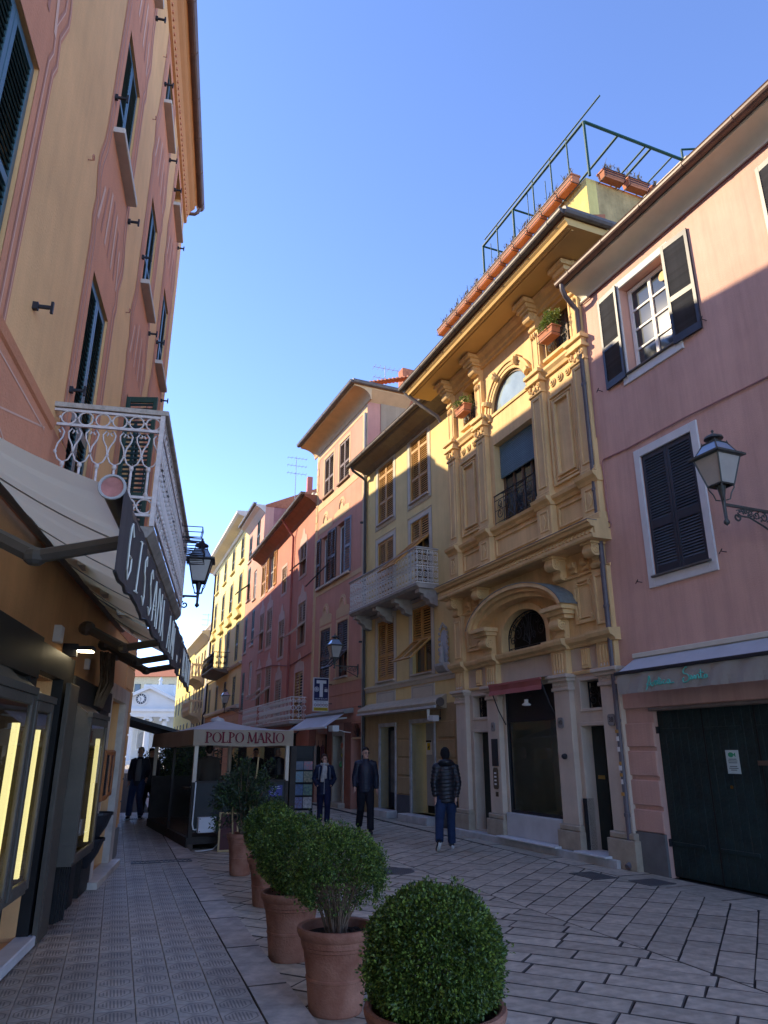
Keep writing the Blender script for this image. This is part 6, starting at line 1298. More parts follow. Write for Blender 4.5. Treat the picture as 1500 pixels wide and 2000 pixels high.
for (a, b) in ((.2, 4.0), (4.4, 10.4)):
    s_ = MB().box(a, b, -.65, 0, 2.72, 2.82).build('balcony', M('balcony_slab', (.40, .36, .32), .8), RH.e); r_ = MB()
    for z in (2.86, 3.70): r_.box(a + .02, b - .02, -.63, -.605, z - .015, z + .015); r_.box(b - .045, b - .02, -.605, 0, z - .015, z + .015)
    r_.build('railing_frame', WI, s_); u_ = MB()
    for z0 in (2.9,):
        u_.tube(ring(0, z0 + .4, .09, 10), .016, 4, True); u_.tube([(0, 0, 2.87), (0, 0, 3.7)], .012, 4)
        for q in (-1, 1): u_.tube(xz(spiral(q * .05, z0 + .66, .07, .02, R(90), q * 1.2, 8)), .015, 4); u_.tube(xz(spiral(q * .05, z0 + .12, .07, .02, R(-90), -q * 1.2, 8)), .015, 4)
    ub = u_.mesh('baluster', WI, True); x = a + .15
    while x < b - .08: ob('baluster', ub, s_, (x, -.617, 0)); x += .24
    for y_ in (-.5, -.28, -.08): ob('baluster', ub, s_, (b - .03, y_, 0), (0, 0, R(90)))
    for x in (a + .3, b - .3): MB().tube([(x, -.03, 2.72)] + [(x, -.3 + p[0], 2.5 + p[1]) for p in spiral(0, 0, .2, .04, R(90), 1.4, 14)], .02, 5).build('scroll_bracket', IRON, s_)
# ================================================================== PALE ROSE HOUSE
PRM = M('dusty_pink_stucco', (.55, .30, .22), .85, .1, 1, .2, 40, streak=.15); GRS = M('green_shutter', (.02, .12, .085), .5, .1); GRD = M('dark_green_shutter', (.02, .05, .045), .5, .1)
PR = Fac('dusty_pink_house', (-8.38, 42.54), (-6.72, 38.17), 'narrow dusty pink house with green shutters rising above the rose house', 'house')
pw = [(.25, 1.15, 12.6, 14.2), (2.6, 3.5, 12.9, 14.6), (.35, 1.2, 10.2, 12.2), (2.4, 3.2, 9.9, 11.6), (.35, 1.1, 7.1, 9.2), (2.5, 3.3, 7.3, 9.3), (.5, 1.3, 3.9, 6.0), (2.5, 3.3, 4.6, 6.4), (1.5, 3, 0, 2.4)]
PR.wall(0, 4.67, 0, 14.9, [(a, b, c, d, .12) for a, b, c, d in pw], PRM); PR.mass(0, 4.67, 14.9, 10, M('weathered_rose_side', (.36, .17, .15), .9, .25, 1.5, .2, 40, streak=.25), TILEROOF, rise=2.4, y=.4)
for i, (a, b, c, d) in enumerate(pw):
    if c == 0: MB().box(a, b, .1, .14, c, d).build('shop_door', DARKIN, PR.e)
    elif i == 2: flap_window(PR, a, b, c, d, GRS, GRS, .5, 50, 8)
    elif i in (3, 7): window(PR, a + .02, b - .02, c + .02, d - .02, .08, WHITE, GLASS, 2, 2, .06)
    else: side_window(PR, a, b, c, d, GRD, GRD, 8)
    if c: MB().cbox(a - .06, b + .06, -.08, .02, c - .08, c - .002, .005).build('window_sill', STONE_W, PR.e)
MB().prism([(0, 14.5), (-.3, 14.75), (-.55, 14.85), (-.55, 14.95), (0, 14.95)], -.1, 4.75, 'x').build('cornice', CREAM, PR.e); gutter(PR, -.2, 4.8, .62, 15.0, GUTT, .09); MB().box(4.0, 4.3, 2.5, 2.8, 15.6, 17.2).build('chimney', MATS['rose_pipe'], PR.e)
# ================================================================== TALL YELLOW BUILDING, CREAM HOUSE, FAR YELLOW HOUSE
TYM = M('lemon_stucco', (.70, .58, .25), .85, .06, 1, .15, 40); TYO = M('orange_peach_base', (.52, .29, .14), .85, .08, 1.2); SH2 = M('grey_green_shutter', (.07, .085, .075), .55, .1)
TY = Fac('tall_yellow_building', (-13.54, 56.04), (-8.38, 42.54), 'tall pale yellow building with pedimented windows and black iron balcony', 'building')
cw = [1.6, 5.3, 8.8, 12.3]
tyw = [(x - .55, x + .55, c, d) for x in cw for (c, d) in ((13.5, 15.0), (10.6, 12.5), (7.0, 9.4), (4.35, 6.05))]
TY.wall(0, 14.4, 4.2, 15.8, [(a, b, c, d, .12) for a, b, c, d in tyw], TYM); tyd = [(x - .8, x + .8, 0, 2.6) for x in cw]; TY.wall(0, 14.4, 0, 4.2, [(a, b, c, d, .2) for a, b, c, d in tyd], TYO, name='base_wall'); TY.mass(0, 14.4, 15.8, 12, TYM, TILEROOF, rise=1, y=.4)
for (a, b, c, d) in tyw:
    side_window(TY, a, b, c, d, SH2, SH2, 6); f = MB(); frame_rect(f, a - .14, b + .14, c - .14, d + .16, .14, -.03, 0, .004); f.build('window_surround', TYM, TY.e)
    if c == 7.0: MB().prism([(a - .3, d + .3), (b + .3, d + .3), (b + .3, d + .4), ((a + b) / 2, d + .85), (a - .3, d + .4)], -.22, 0).build('pediment', TYM, TY.e)
    MB().cbox(a - .2, b + .2, -.14, 0, c - .24, c - .145, .006).build('window_sill', TYM, TY.e)
for (a, b, c, d) in tyd: MB().box(a, b, .15, .2, c, d).build('shop_door', DARKIN, TY.e)
for k in range(9): MB().tube([(0, -.006, .6 + k * .4), (14.4, -.006, .6 + k * .4)], .012, 4).build('rustication_joint', M('joint_line', (.38, .2, .1), .9), TY.e)
MB().prism([(0, 4.1), (-.12, 4.1), (-.18, 4.2), (-.2, 4.3), (0, 4.34)], 0, 14.4, 'x').build('string_course', CREAM, TY.e); MB().prism([(0, 6.62), (-.1, 6.62), (-.16, 6.75), (0, 6.8)], 0, 14.4, 'x').build('string_course', CREAM, TY.e)
MB().prism([(0, 15.3), (-.1, 15.32), (-.2, 15.45), (-.8, 15.6), (-.95, 15.7), (-.95, 15.85), (0, 15.9)], -.9, 15.0, 'x').build('cornice', CREAM, TY.e); pipe(TY, [(.2, -.06, 15.2), (.2, -.06, 4.6), (.2, -.2, 4.3), (.2, -.2, 0)], .08, IRON)
for (a, b) in ((3.2, 7.0), (9, 12)): MB().box(a, b, .6, 3, 15.9, 17.2).build('roof_penthouse', TYM, TY.e)
ba = MB().prism([(0, 6.5), (-.5, 6.55), (-1.0, 6.72), (-1.05, 6.8), (0, 6.8)], 4.2, 9.9, 'x').build('balcony', M('dark_balcony_stone', (.17, .14, .11), .85), TY.e); bbm = MB()
for q in (-1, 1): bbm.tube(xz(spiral(q * .05, .3, .09, .02, R(90), q * 1.3, 8)), .018, 4); bbm.tube(xz(spiral(q * .05, .7, .08, .02, R(-90), -q * 1.3, 8)), .018, 4)
bbm.tube([(0, 0, 0), (0, 0, 1)], .016, 4); bm2 = bbm.mesh('baluster', IRON); r_ = MB()
for z in (6.85, 7.82): r_.box(4.25, 9.85, -1.02, -.98, z - .02, z + .02); r_.box(9.81, 9.85, -.98, 0, z - .02, z + .02)
r_.build('railing_frame', IRON, ba); x = 4.4
while x < 9.8: ob('baluster', bm2, ba, (x, -1.0, 6.82)); x += .24
for y_ in (-.8, -.55, -.3): ob('baluster', bm2, ba, (9.83, y_, 6.82), (0, 0, R(90)))
CRM = M('cream_yellow_stucco', (.70, .58, .28), .85, .06, 1); SH3 = M('brown_grey_shutter', (.16, .12, .08), .6, .1)
CR = Fac('cream_house', (-17.23, 65.71), (-13.54, 56.04), 'cream yellow house with stone balconies and white corner strip', 'house')
crw = [(x - .45, x + .45, c, d) for x in (1.5, 3.1, 5.4, 7.2) for (c, d) in ((8.2, 9.6), (5.0, 7.1), (2.4, 4.2))]
CR.wall(0, 10.3, 0, 10.6, [(a, b, c, d, .12) for a, b, c, d in crw], CRM); CR.mass(0, 10.3, 10.6, 10, CRM, TILEROOF, y=.4)
for (a, b, c, d) in crw: side_window(CR, a, b, c, d, SH3, SH3, 5)
MB().box(8.9, 10.3, -.05, 0, 0, 10.4).build('corner_strip', M('pale_stone_strip', (.5, .48, .43), .8, .1), CR.e); MB().prism([(0, 10.1), (-.1, 10.12), (-.5, 10.4), (-.75, 10.5), (-.75, 10.7), (0, 10.75)], -.3, 10.5, 'x').build('cornice', CREAM, CR.e)
for k in range(18): MB().lathe((.3 + k * .58, .1, 10.8), [(.09, 0), (.14, .2), (.07, .4), (.12, .6)], 6).build('roof_baluster', CREAM, CR.e)
MB().box(0, 10.3, 0, .25, 11.4, 11.55).build('roof_rail', CREAM, CR.e)
for (a, b, z) in ((2.3, 7.6, 7.45), (2.3, 7.6, 4.6)):
    k = MB(); k.prism([(0, z - .7), (-.3, z - .35), (-.9, z - .15), (-1.0, z), (0, z)], a, b, 'x'); o = k.build('balcony', M('stone_balcony', (.55, .43, .28), .8, .08), CR.e); MB().box(a, b, -1.0, -.86, z + .85, z + 1.0).build('balustrade_rail', MATS['stone_balcony'], o); MB().box(b - .15, b, -.86, 0, z + .85, z + 1.0).build('balustrade_rail', MATS['stone_balcony'], o)
    bl = MB().lathe((0, 0, z), [(.06, 0), (.11, .25), (.05, .55), (.09, .85)], 7).mesh('baluster', MATS['stone_balcony']); x = a + .15
    while x < b: ob('baluster', bl, o, (x, -.93, 0)); x += .28
    for y_ in (-.65, -.4, -.15): ob('baluster', bl, o, (b - .08, y_, 0))
FY = Fac('far_yellow_house', (-22.9, 80.6), (-17.23, 65.71), 'bright yellow house at the end of the street before the church', 'house')
fw = [(x - .5, x + .5, c, d) for x in (2, 5, 8, 11, 14) for (c, d) in ((8, 9.6), (5.2, 7), (2.3, 4.2))]
FY.wall(0, 15.9, 0, 10.7, [(a, b, c, d, .12) for a, b, c, d in fw], M('bright_yellow_stucco', (.72, .58, .19), .85, .06, 1)); FY.mass(0, 15.9, 10.7, 10, MATS['bright_yellow_stucco'], TILEROOF, y=.4)
for (a, b, c, d) in fw: side_window(FY, a, b, c, d, SH2, SH2, 4)
MB().prism([(0, 10.3), (-.5, 10.6), (-.6, 10.8), (0, 10.85)], -.3, 16, 'x').build('cornice', CREAM, FY.e)
# ================================================================== CHURCH
CHW = M('white_church_render', (.55, .56, .55), .8, .05, .6); CHG = M('grey_church_wall', (.45, .47, .46), .85, .05, .5)
D = 105.0
def at(px, py, dist):
    d = ray(px, py); t = dist / d[1]; return Vector((d[0] * t, dist, CAM_H + d[2] * t))
p0 = at(281, 1468, D); CH = empty('church', (p0.x, p0.y, 0), R(6), 'white neoclassical church with clock in its pediment and columns', 'church')
zt = lambda y: at(281, y, D).z
za, zp, ze, zc = zt(1338), zt(1366), zt(1384), zt(1400); hw = 5.0
MB().box(-hw - .4, hw + .4, 0, 1.6, zc, ze - .4).build('entablature', CHW, CH); MB().box(-hw - .7, hw + .7, -.3, 1.6, ze - .4, ze).build('cornice', CHW, CH); MB().prism([(-hw - .4, ze), (hw + .4, ze), (0, za - .35)], .2, 1.6).build('tympanum', CHW, CH)
for s_ in (-1, 1): MB().prism([(s_ * (hw + .9), ze), (s_ * (hw + .9), ze + .35), (0, za), (0, za - .5)], -.4, 1.6).build('raking_cornice', CHW, CH)
for k in range(5):
    x = -4.6 + k * 2.3; MB().lathe((x, .6, 0), [(.55, 0), (.55, .5), (.42, .6), (.36, zc - .7), (.42, zc - .6)], 16).build('column', CHW, CH, True); MB().box(x - .55, x + .55, .1, 1.1, zc - .28, zc).build('capital', CHW, CH)
    for s_ in (-1, 1): MB().disc_y(x + s_ * .48, zc - .42, .2, .05, 1.15, 12).build('volute', CHW, CH)
MB().box(-hw, hw, 3.4, 14, 0, za - 1.2).build('nave_wall', CHG, CH); MB().box(-hw - .6, hw + .6, -1.2, 3.4, -.1, .5).build('steps', CHW, CH)
cx = at(276, 1365, D); lx = cx.x - p0.x; m = MB(); m.disc_y(lx, zt(1365), .95, .08, .19, 28); m.build('clock_surround', CHW, CH); m = MB(); m.disc_y(lx, zt(1365), .72, .03, .075, 28); ck = m.build('clock_face', M('clock_dark', (.03, .04, .06), .5), CH)
MB().disc_y(lx, zt(1365), .44, .0, .028, 24).build('clock_centre', CHW, ck)
for k in range(12):
    t = k * math.pi / 6; MB().box(-.035, .035, .005, .028, -.11, .11).build('hour_mark', CHW, ck, loc=(lx + .57 * math.sin(t), 0, zt(1365) + .57 * math.cos(t)), rot=(0, t, 0))
for (t, l) in ((R(318), .30), (R(198), .42)): MB().box(-.03, .03, -.02, -.002, -.05, l).build('clock_hand', MATS['clock_dark'], ck, loc=(lx, 0, zt(1365)), rot=(0, t, 0))
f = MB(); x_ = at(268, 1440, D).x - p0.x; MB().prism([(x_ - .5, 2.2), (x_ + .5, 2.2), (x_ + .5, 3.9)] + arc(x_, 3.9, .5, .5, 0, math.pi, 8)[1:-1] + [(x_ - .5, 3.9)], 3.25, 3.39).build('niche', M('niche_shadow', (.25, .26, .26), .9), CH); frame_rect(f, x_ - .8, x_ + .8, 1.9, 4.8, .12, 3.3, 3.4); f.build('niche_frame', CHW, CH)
MB().box(-2.2, 2.2, 6, 8, za - 1.3, za + .6).build('gable_block', CHW, CH); MB().lathe((0, 7, za + .6), [(.3, 0), (.2, .5), (.35, .7), (.05, 1.2)], 8).build('finial', CHW, CH)
BL = empty('apartment_block', at(320, 1468, 150) * Vector((1, 1, 0)) if False else (at(318, 1468, 150).x, 150, 0), 0, 'pale apartment block with terracotta roof standing behind the church', 'building')
zb = lambda y: at(300, y, 150).z
MB().box(-14, 14, 0, 10, 0, zb(1322)).build('wall', M('pale_yellow_block', (.55, .48, .32), .85), BL)
for k in range(8):
    x = -7 + k * 2.3; w_ = MB().box(x, x + 1.2, -.12, 0, zb(1352), zb(1336)).build('window', SH2, BL); MB().box(x + .1, x + 1.1, -.16, -.121, zb(1351), zb(1337)).build('pane', GLASS, w_)
MB().prism([(-1, zb(1322)), (5, zb(1300)), (11, zb(1322))], -14.5, 14.5, 'x').build('roof', TILEROOF, BL)
dm = at(352, 1300, 170); DO = empty('domed_church', (dm.x, 170, 0), 0, 'distant grey dome topped with a cross above the cream house', 'church'); zd = lambda y: at(352, y, 170).z
MB().lathe((0, 0, 0), [(3, 0), (3, zd(1312)), (3.2, zd(1311)), (3.0, zd(1305)), (2.4, zd(1297)), (1.3, zd(1290)), (.3, zd(1287)), (.15, zd(1283))], 18).build('dome', M('grey_dome', (.40, .41, .40), .7, .1), DO, True)
MB().box(-.12, .12, -.12, .12, zd(1283), zd(1268)).build('cross_post', IRON, DO); MB().box(-.75, .75, -.1, .1, zd(1275), zd(1273)).build('cross_arm', IRON, DO)
# ================================================================== HOUSES CONTINUING ON THE LEFT SIDE (they shade the street)
lsl = -.387
def left_house(name, label, y0, y1, h, mat, smat):
    X = lambda y: -5.22 + lsl * (y - 13.4)
    f = Fac(name, (X(y0), y0), (X(y1), y1), label, 'house'); L_ = f.L; hs = []; x = 1.0
    while x < L_ - 1.4: hs += [(x, x + 1.0, z, z + 1.8, .12) for z in (4.2, 7.4, 10.4) if z + 2 < h]; hs.append((x - .1, x + 1.2, .0, 2.5, .2)); x += 2.6
    f.wall(0, L_, 0, h, hs, mat); f.mass(0, L_, h, 9, mat, TILEROOF, rise=1.0, y=.3)
    for (a, b, c, d, q) in hs:
        if c == 0: MB().box(a, b, .15, .2, c, d).build('shop_door', DARKIN, f.e)
        else: side_window(f, a, b, c, d, smat, smat, 7)
    MB().prism([(0, h - .3), (-.3, h - .1), (-.5, h), (-.5, h + .15), (0, h + .2)], 0, L_, 'x').build('cornice', CREAM, f.e)
    return f
left_house('corner_house', 'peach house next beyond the ochre house on its side of the street', 13.7, 21.5, 13.95, M('peach_stucco', (.55, .33, .2), .85, .08, 1, streak=.1), GRD)
left_house('yellow_ochre_house', 'ochre yellow house two doors beyond the painted house', 21.5, 33, 15.2, M('ochre_stucco', (.58, .42, .16), .85, .08, 1, streak=.1), SH2)
left_house('brick_red_house', 'brick red house far along the shaded side of the street', 33, 52, 14.4, M('brick_red_stucco', (.45, .2, .13), .85, .08, 1, streak=.1), DKB)
left_house('beige_house', 'beige house at the church end of the shaded side', 52, 84, 11.6, M('beige_stucco', (.5, .42, .3), .85, .08, 1, streak=.1), SH2)
# TV aerials
def aerial(px, py, dist, label, h=1.6):
    p = at(px, py, dist); e = empty('tv_aerial', p, R(20), label, 'aerial'); AL = M('aerial_metal', (.35, .36, .38), .5, .1); MB().tube([(0, 0, -1.2), (0, 0, h)], .02, 5).build('mast', AL, e)
    for k in range(3):
        z = h - .1 - k * .45; b = MB(); b.tube([(-.5, 0, z), (.6, 0, z)], .012, 4)
        for q in range(6): b.tube([(-.45 + q * .2, -.22, z), (-.45 + q * .2, .22, z)], .008, 4)
        b.build('antenna', AL, e)
aerial(577, 945, 36, 'tv aerial on the roof of the dusty pink house'); aerial(752, 742, 25, 'tv aerial above the roof tiles of the orange red house', .6); aerial(405, 1230, 62, 'tv aerial above the cream house balustrade', 1.4)
# ================================================================== POTS AND SHRUBS
TERP = M('terracotta_pot', (.29, .10, .055), .78, .22, 4, .3, 60, spec=.25, streak=.25, rnd=.12, col2=(.36, .17, .11)); SOIL = M('dark_soil', (.035, .025, .018), .95, .4, 30, .6, 60)
LEAFS = [M('box_leaf_green', (.055, .095, .016), .42, .4, 9, spec=.4), M('box_leaf_light', (.17, .235, .035), .42, .35, 9, spec=.4), M('dark_shrub_leaf', (.030, .048, .022), .45, .35, 9, spec=.4)]
for m_ in LEAFS:
    nt = m_.node_tree; N = nt.nodes; b = N['Principled BSDF']; o_ = [n for n in N if n.type == 'OUTPUT_MATERIAL'][0]
    tr = N.new('ShaderNodeBsdfTranslucent'); mx = N.new('ShaderNodeMixShader'); mx.inputs[0].default_value = .22; src = b.inputs['Base Color'].links[0].from_socket
    nt.links.new(src, tr.inputs[0]); nt.links.new(b.outputs[0], mx.inputs[1]); nt.links.new(tr.outputs[0], mx.inputs[2]); nt.links.new(mx.outputs[0], o_.inputs[0])
BARK = M('box_stem_bark', (.20, .13, .085), .9, .3, 20)
def leaves(name, parent, pts, nrm, size, mats, seed, mixp=.35, aspect=1.7, fold=.3):
    """many small folded leaves: pts (n,3), nrm (n,3) outward directions"""
    rg = np.random.default_rng(seed); n = len(pts)
    d = nrm * .55 + rg.normal(0, .6, (n, 3)); d /= np.linalg.norm(d, axis=1)[:, None] + 1e-9
    a = np.cross(d, rg.normal(0, 1, (n, 3))); a /= np.linalg.norm(a, axis=1)[:, None] + 1e-9; c = np.cross(d, a)
    s = size * rg.uniform(.65, 1.25, n)[:, None]; L = d * s * aspect; Wd = a * s * .5; up = c * s * fold
    v = np.stack([pts, pts + L * .5 + Wd + up * .6, pts + L, pts + L * .5 - Wd + up * .6], 1).reshape(-1, 3)
    i = np.arange(n) * 4
    f = np.concatenate([np.stack([i, i + 1, i + 2], 1), np.stack([i, i + 2, i + 3], 1)])
    me = bpy.data.meshes.new(name); me.from_pydata(v.tolist(), [], f.tolist())
    for m_ in mats: me.materials.append(m_)
    tip = (np.einsum('ij,ij->i', d, nrm) > .45)
    pick = (rg.random(n) < np.where(tip, mixp * 1.7, mixp * .35)).astype(np.int32); me.polygons.foreach_set('material_index', np.concatenate([pick, pick])); me.update()
    return ob(name, me, parent, kind='stuff')
def bush_points(n, c, r, seed, zmin=-9, shell=.42, lump=.06, clumps=90, csize=.11, dense=0.0, bare=None):
    rg = np.random.default_rng(seed); d = rg.normal(0, 1, (clumps, 3)); d /= np.linalg.norm(d, axis=1)[:, None]
    rad = 1 - shell * rg.random(clumps) ** 2.2 + rg.normal(0, lump, clumps); cc = d * rad[:, None]
    k = rg.integers(0, clumps, n); p = cc[k] + rg.normal(0, csize, (n, 3))
    if dense:                                           # clipped shell with shallow lumps and small hollows
        m = int(n * dense); q = rg.normal(0, 1, (m, 3)); q /= np.linalg.norm(q, axis=1)[:, None]
        w = np.sin(q @ np.array([7.1, 3.3, 5.2]) + seed) * .5 + np.sin(q @ np.array([-4.4, 9.2, 3.7])) * .5 + np.sin(q @ np.array([13., -11., 16.])) * .35
        rr = 1 - .30 * rg.random(m) ** 1.6 + .055 * w
        p[:m] = q * rr[:, None] + rg.normal(0, .012, (m, 3))
    u = p / (np.linalg.norm(p, axis=1)[:, None] + 1e-9)
    q = np.array(c) + p * np.array(r); keep = q[:, 2] > zmin
    if bare is not None: keep &= ~((p[:, 1] < .35) & (p[:, 2] < bare[0]) & (np.abs(p[:, 0] + bare[2]) < bare[1]) & (rg.random(n) < .9))
    return q[keep], u[keep]
def pot(name, label, loc, r, h, group='terracotta pots along the kerb'):
    e = empty(name, (loc[0], loc[1], loc[2] if len(loc) > 2 else 0), random.uniform(0, 6), label, 'plant pot')
    pr = [(r * .62, 0), (r * .655, .012), (r * .70, h * .22), (r * .735, h * .385), (r * .755, h * .395), (r * .755, h * .42), (r * .735, h * .43), (r * .83, h * .735), (r * .86, h * .745), (r * .865, h * .78), (r * .885, h * .79), (r * .90, h * .86), (r * .955, h * .885), (r * .985, h * .93), (r, h * .965), (r * .985, h * .995), (r * .93, h), (r * .89, h * .985), (r * .87, h * .9), (r * .86, h * .84)]
    m = MB().lathe((0, 0, 0), pr, 40, True); o = m.build('pot_body', TERP, e); smooth_angle(o, 32)
    s = MB()
    for k in range(24): s.ell((r * .8 * math.sqrt(random.random()) * math.cos(k * 2.4), r * .8 * math.sqrt(random.random()) * math.sin(k * 2.4), h * .885), (.03, .03, .014), 6, 4)
    s.lathe((0, 0, 0), [(.001, h * .885), (r * .865, h * .88)], 24, False); s.build('soil', SOIL, e, kind='stuff')
    return e
def boxwood(pe, r, cz, n, seed, size=.013, stems=10, zmin=None, rxy=1.0, clumps=110, shell=.42, h0=.45, csize=.1, dense=.8, bare=None, rzf=1.0):
    pl = empty('boxwood', pe.location + Vector((0, 0, 0)), 0)
    st = MB(); rg = random.Random(seed)
    for k in range(stems):
        a = rg.uniform(0, 6.28); b = a + rg.uniform(-.4, .4); q = rg.uniform(.35, .85); r0 = rg.uniform(.01, .07)
        p0 = (r0 * math.cos(a), r0 * math.sin(a), h0); p2 = (r * q * math.cos(b), r * q * math.sin(b), cz + rg.uniform(-.15, .25) * r); p1 = ((p0[0] + p2[0]) * .4 + rg.uniform(-.02, .02), (p0[1] + p2[1]) * .4, (p0[2] + p2[2]) / 2)
        st.tube([p0, p1, p2], [.0065, .0045, .0025], 5)
        for w in range(5):
            t = rg.uniform(.35, .9); s0 = tuple(p1[i] + (p2[i] - p1[i]) * t for i in range(3)); st.tube([s0, (s0[0] + rg.uniform(-.1, .1), s0[1] + rg.uniform(-.1, .1), s0[2] + rg.uniform(.0, .12))], [.003, .0015], 4)
    st.build('stems', BARK, pl, kind='stuff')
    p, u = bush_points(n, (0, 0, cz), (r * rxy, r * rxy, r * rzf), seed, zmin if zmin is not None else -9, shell, .045, clumps, csize, dense, bare)
    leaves('foliage', pl, p, u, size, LEAFS[:2], seed, .27)
    return pl
P1, P2, P3, P3b, P4 = (.245, 4.0), (-.335, 5.76), (-.82, 7.08), (-1.36, 9.35), (-2.10, 11.5)
e1 = pot('terracotta_pot', 'largest terracotta pot holding the dense round boxwood', P1, .345, .55); tag(boxwood(e1, .335, .745, 52000, 11, .0118, 14, .46, 1.0, 420, .40, csize=.06, rzf=.95), 'dense round clipped boxwood ball in the largest pot', 'shrub')
e2 = pot('terracotta_pot', 'terracotta pot holding the boxwood with bare brown stems', P2, .285, .53); tag(boxwood(e2, .335, .875, 26000, 12, .0122, 60, .60, 1.0, 230, .5, csize=.09, dense=.62, bare=(-.15, .62, -.15), rzf=.88), 'boxwood with bare brown stems showing below its crown', 'shrub')
e3 = pot('terracotta_pot', 'terracotta pot between the bare stemmed boxwood and the kerb, soil showing', P3, .275, .53); tag(boxwood(e3, .335, .84, 19000, 13, .0145, 14, .5, 1.0, 220, csize=.075, rzf=.95), 'full boxwood directly behind the bare stemmed one', 'shrub')
e4 = pot('terracotta_pot', 'terracotta pot half hidden behind the full boxwood', P3b, .27, .52); tag(boxwood(e4, .325, .80, 10000, 14, .019, 10, .48, 1.0, 180, csize=.08, rzf=.95), 'boxwood standing between the full boxwood and the dark shrub', 'shrub')
e5 = pot('terracotta_pot', 'narrow terracotta pot beside the restaurant pavilion', P4, .225, .56)
sh_ = empty('shrub', e5.location, 0, 'loose dark leaved shrub tied to bamboo canes by the pavilion', 'shrub'); st = MB(); rg = random.Random(5)
for k in range(26):
    a = rg.uniform(0, 6.28); q = rg.uniform(.1, .42); st.tube([(0, 0, .5), (q * .4 * math.cos(a), q * .4 * math.sin(a), .8 + rg.random() * .2), (q * math.cos(a), q * math.sin(a), 1.05 + rg.random() * .5)], [.010, .006, .002], 4)
st.build('stems', BARK, sh_, kind='stuff'); pp_, uu_ = bush_points(5200, (.04, -.02, 1.10), (.40, .38, .48), 21, .52, .75, .16, 95, .12); leaves('foliage', sh_, pp_, uu_, .026, [LEAFS[2], LEAFS[0]], 22, .18, 2.4, .2)
BAMB = M('bamboo_cane', (.45, .32, .15), .6, .2, 9)
for (x, y, x2, y2, h) in ((-.12, -.1, -.16, -.12, 1.18), (.12, -.06, .2, -.1, 1.62), (.14, -.14, .12, -.2, 1.05)):
    m = MB(); m.tube([(x, y, .5), (x2, y2, h)], .012, 6); o = m.build('bamboo_cane', BAMB, sh_)
# hedge plants behind the pavilion
for k, (px, py, rr) in enumerate(((300, 1590, .55), (330, 1585, .6), (352, 1582, .55), (372, 1580, .5))):
    g = gnd(px, py); e = empty('hedge_plant', (g.x, g.y + .6, 0), 0, ['dark hedge plant at the back left of the pavilion', 'dark hedge plant second from the back left post of the pavilion', 'dark hedge plant behind the pavilion rail', 'dark hedge plant behind the brown coated person'][k], 'plant')
    MB().prism([(-.3, -.2), (.3, -.2), (.3, .2), (-.3, .2)], 0, .45, 'z').build('planter_box', SHOPD, e); MB().tube([(0, 0, .4), (.05, 0, 1.6)], [.03, .01], 5).build('trunk', BARK, e)
    p, u = bush_points(2600, (0, 0, 1.35), (rr, rr, .75), 40 + k, .4, .7, .1, 60, .14); leaves('crown', e, p, u, .05, [LEAFS[2], LEAFS[0]], 50 + k, .2, 2.0)
# window-box plants on the ornate building
for (u, lab, big) in ((4.86, 'leafy green window box on the attic window next to the pink house', 1.0), (1.2, 'leafy green window box on the attic window next to the yellow house', .75)):
    e = empty('window_box', OR.W(u, 9.60, .16), OR.rz, lab, 'planter'); m = MB(); m.prism([(-.20, 0), (.20, 0), (.24, .18), (-.24, .18)], -.1, .1); m.build('trough', TERRA, e); MB().box(-.26, .26, -.115, .115, .181, .21).build('trough_rim', TERRA, e)
    p, u_ = bush_points(int(1500 * big), (0, -.02, .36 * big), (.27, .18, .22 * big), 70 + int(u), .17, .8, .12, 30, .16); leaves('foliage', e, p, u_, .022, LEAFS[:2], 71, .6, 2.2)
    MB().tube([(-.26, .1, .02), (-.26, -.13, .02), (.26, -.13, .02), (.26, .1, .02)], .008, 5).build('box_holder', IRON, e)
# ================================================================== RESTAURANT PAVILION
KC = gnd(365, 1662); rx, ry = .898, .44
KI = empty('restaurant_pavilion', (KC.x, KC.y, 0), math.atan2(ry, rx), 'dark timber restaurant pavilion with brown canopy lettered POLPO MARIO', 'pavilion')
KD_ = M('dark_pavilion_wood', (.035, .028, .022), .6, .25, 6, .2, 30); KG = M('dark_grey_panel', (.035, .037, .035), .55, .15, 4); KCR = M('cream_pavilion_post', (.58, .50, .38), .6, .08, 5); KDK = M('brown_deck_board', (.075, .052, .038), .65, .25, 5, .2, 30, rnd=.2)
KCAN = cloth_mat('brown_canopy_cloth', (.40, .315, .22), .22); KTOP = cloth_mat('pale_canopy_top', (.62, .60, .58), .3)
KW, KL = 1.86, 4.55
pl = MB(); pl.box(-.03, .05, 0, KL, .0, .215); pl.box(.05, KW, 0, .07, .10, .215); pl.box(.05, KW, KL - .07, KL, .0, .215); pl.box(KW - .05, KW, .07, KL - .07, .0, .215); pl.build('platform_beam', KD_, KI); MB().box(0.0, .09, -.02, .07, 0, .10).build('platform_foot', KDK, KI); MB().box(KW - .1, KW, -.02, .07, 0, .10).build('platform_foot', KDK, KI)
dbm = MB().cbox(.05, KW - .05, 0, .001, 0, .1).mesh if False else MB().box(.05, KW - .05, 0, .135, .19, .222).mesh('deck_board', KDK)
for k in range(31): ob('deck_board', dbm, KI, (0, .075 + k * .142, 0))
VB, VT = 1.80, 2.10
for (x, y) in ((.03, .03), (KW - .03, .03), (.03, KL - .03), (KW - .03, KL - .03)):
    MB().box(x - .035, x + .035, y - .035, y + .035, 1.16, VT).build('post', KCR, KI); MB().box(x - .038, x + .038, y - .038, y + .038, .215, 1.16).build('post_base', KD_, KI)
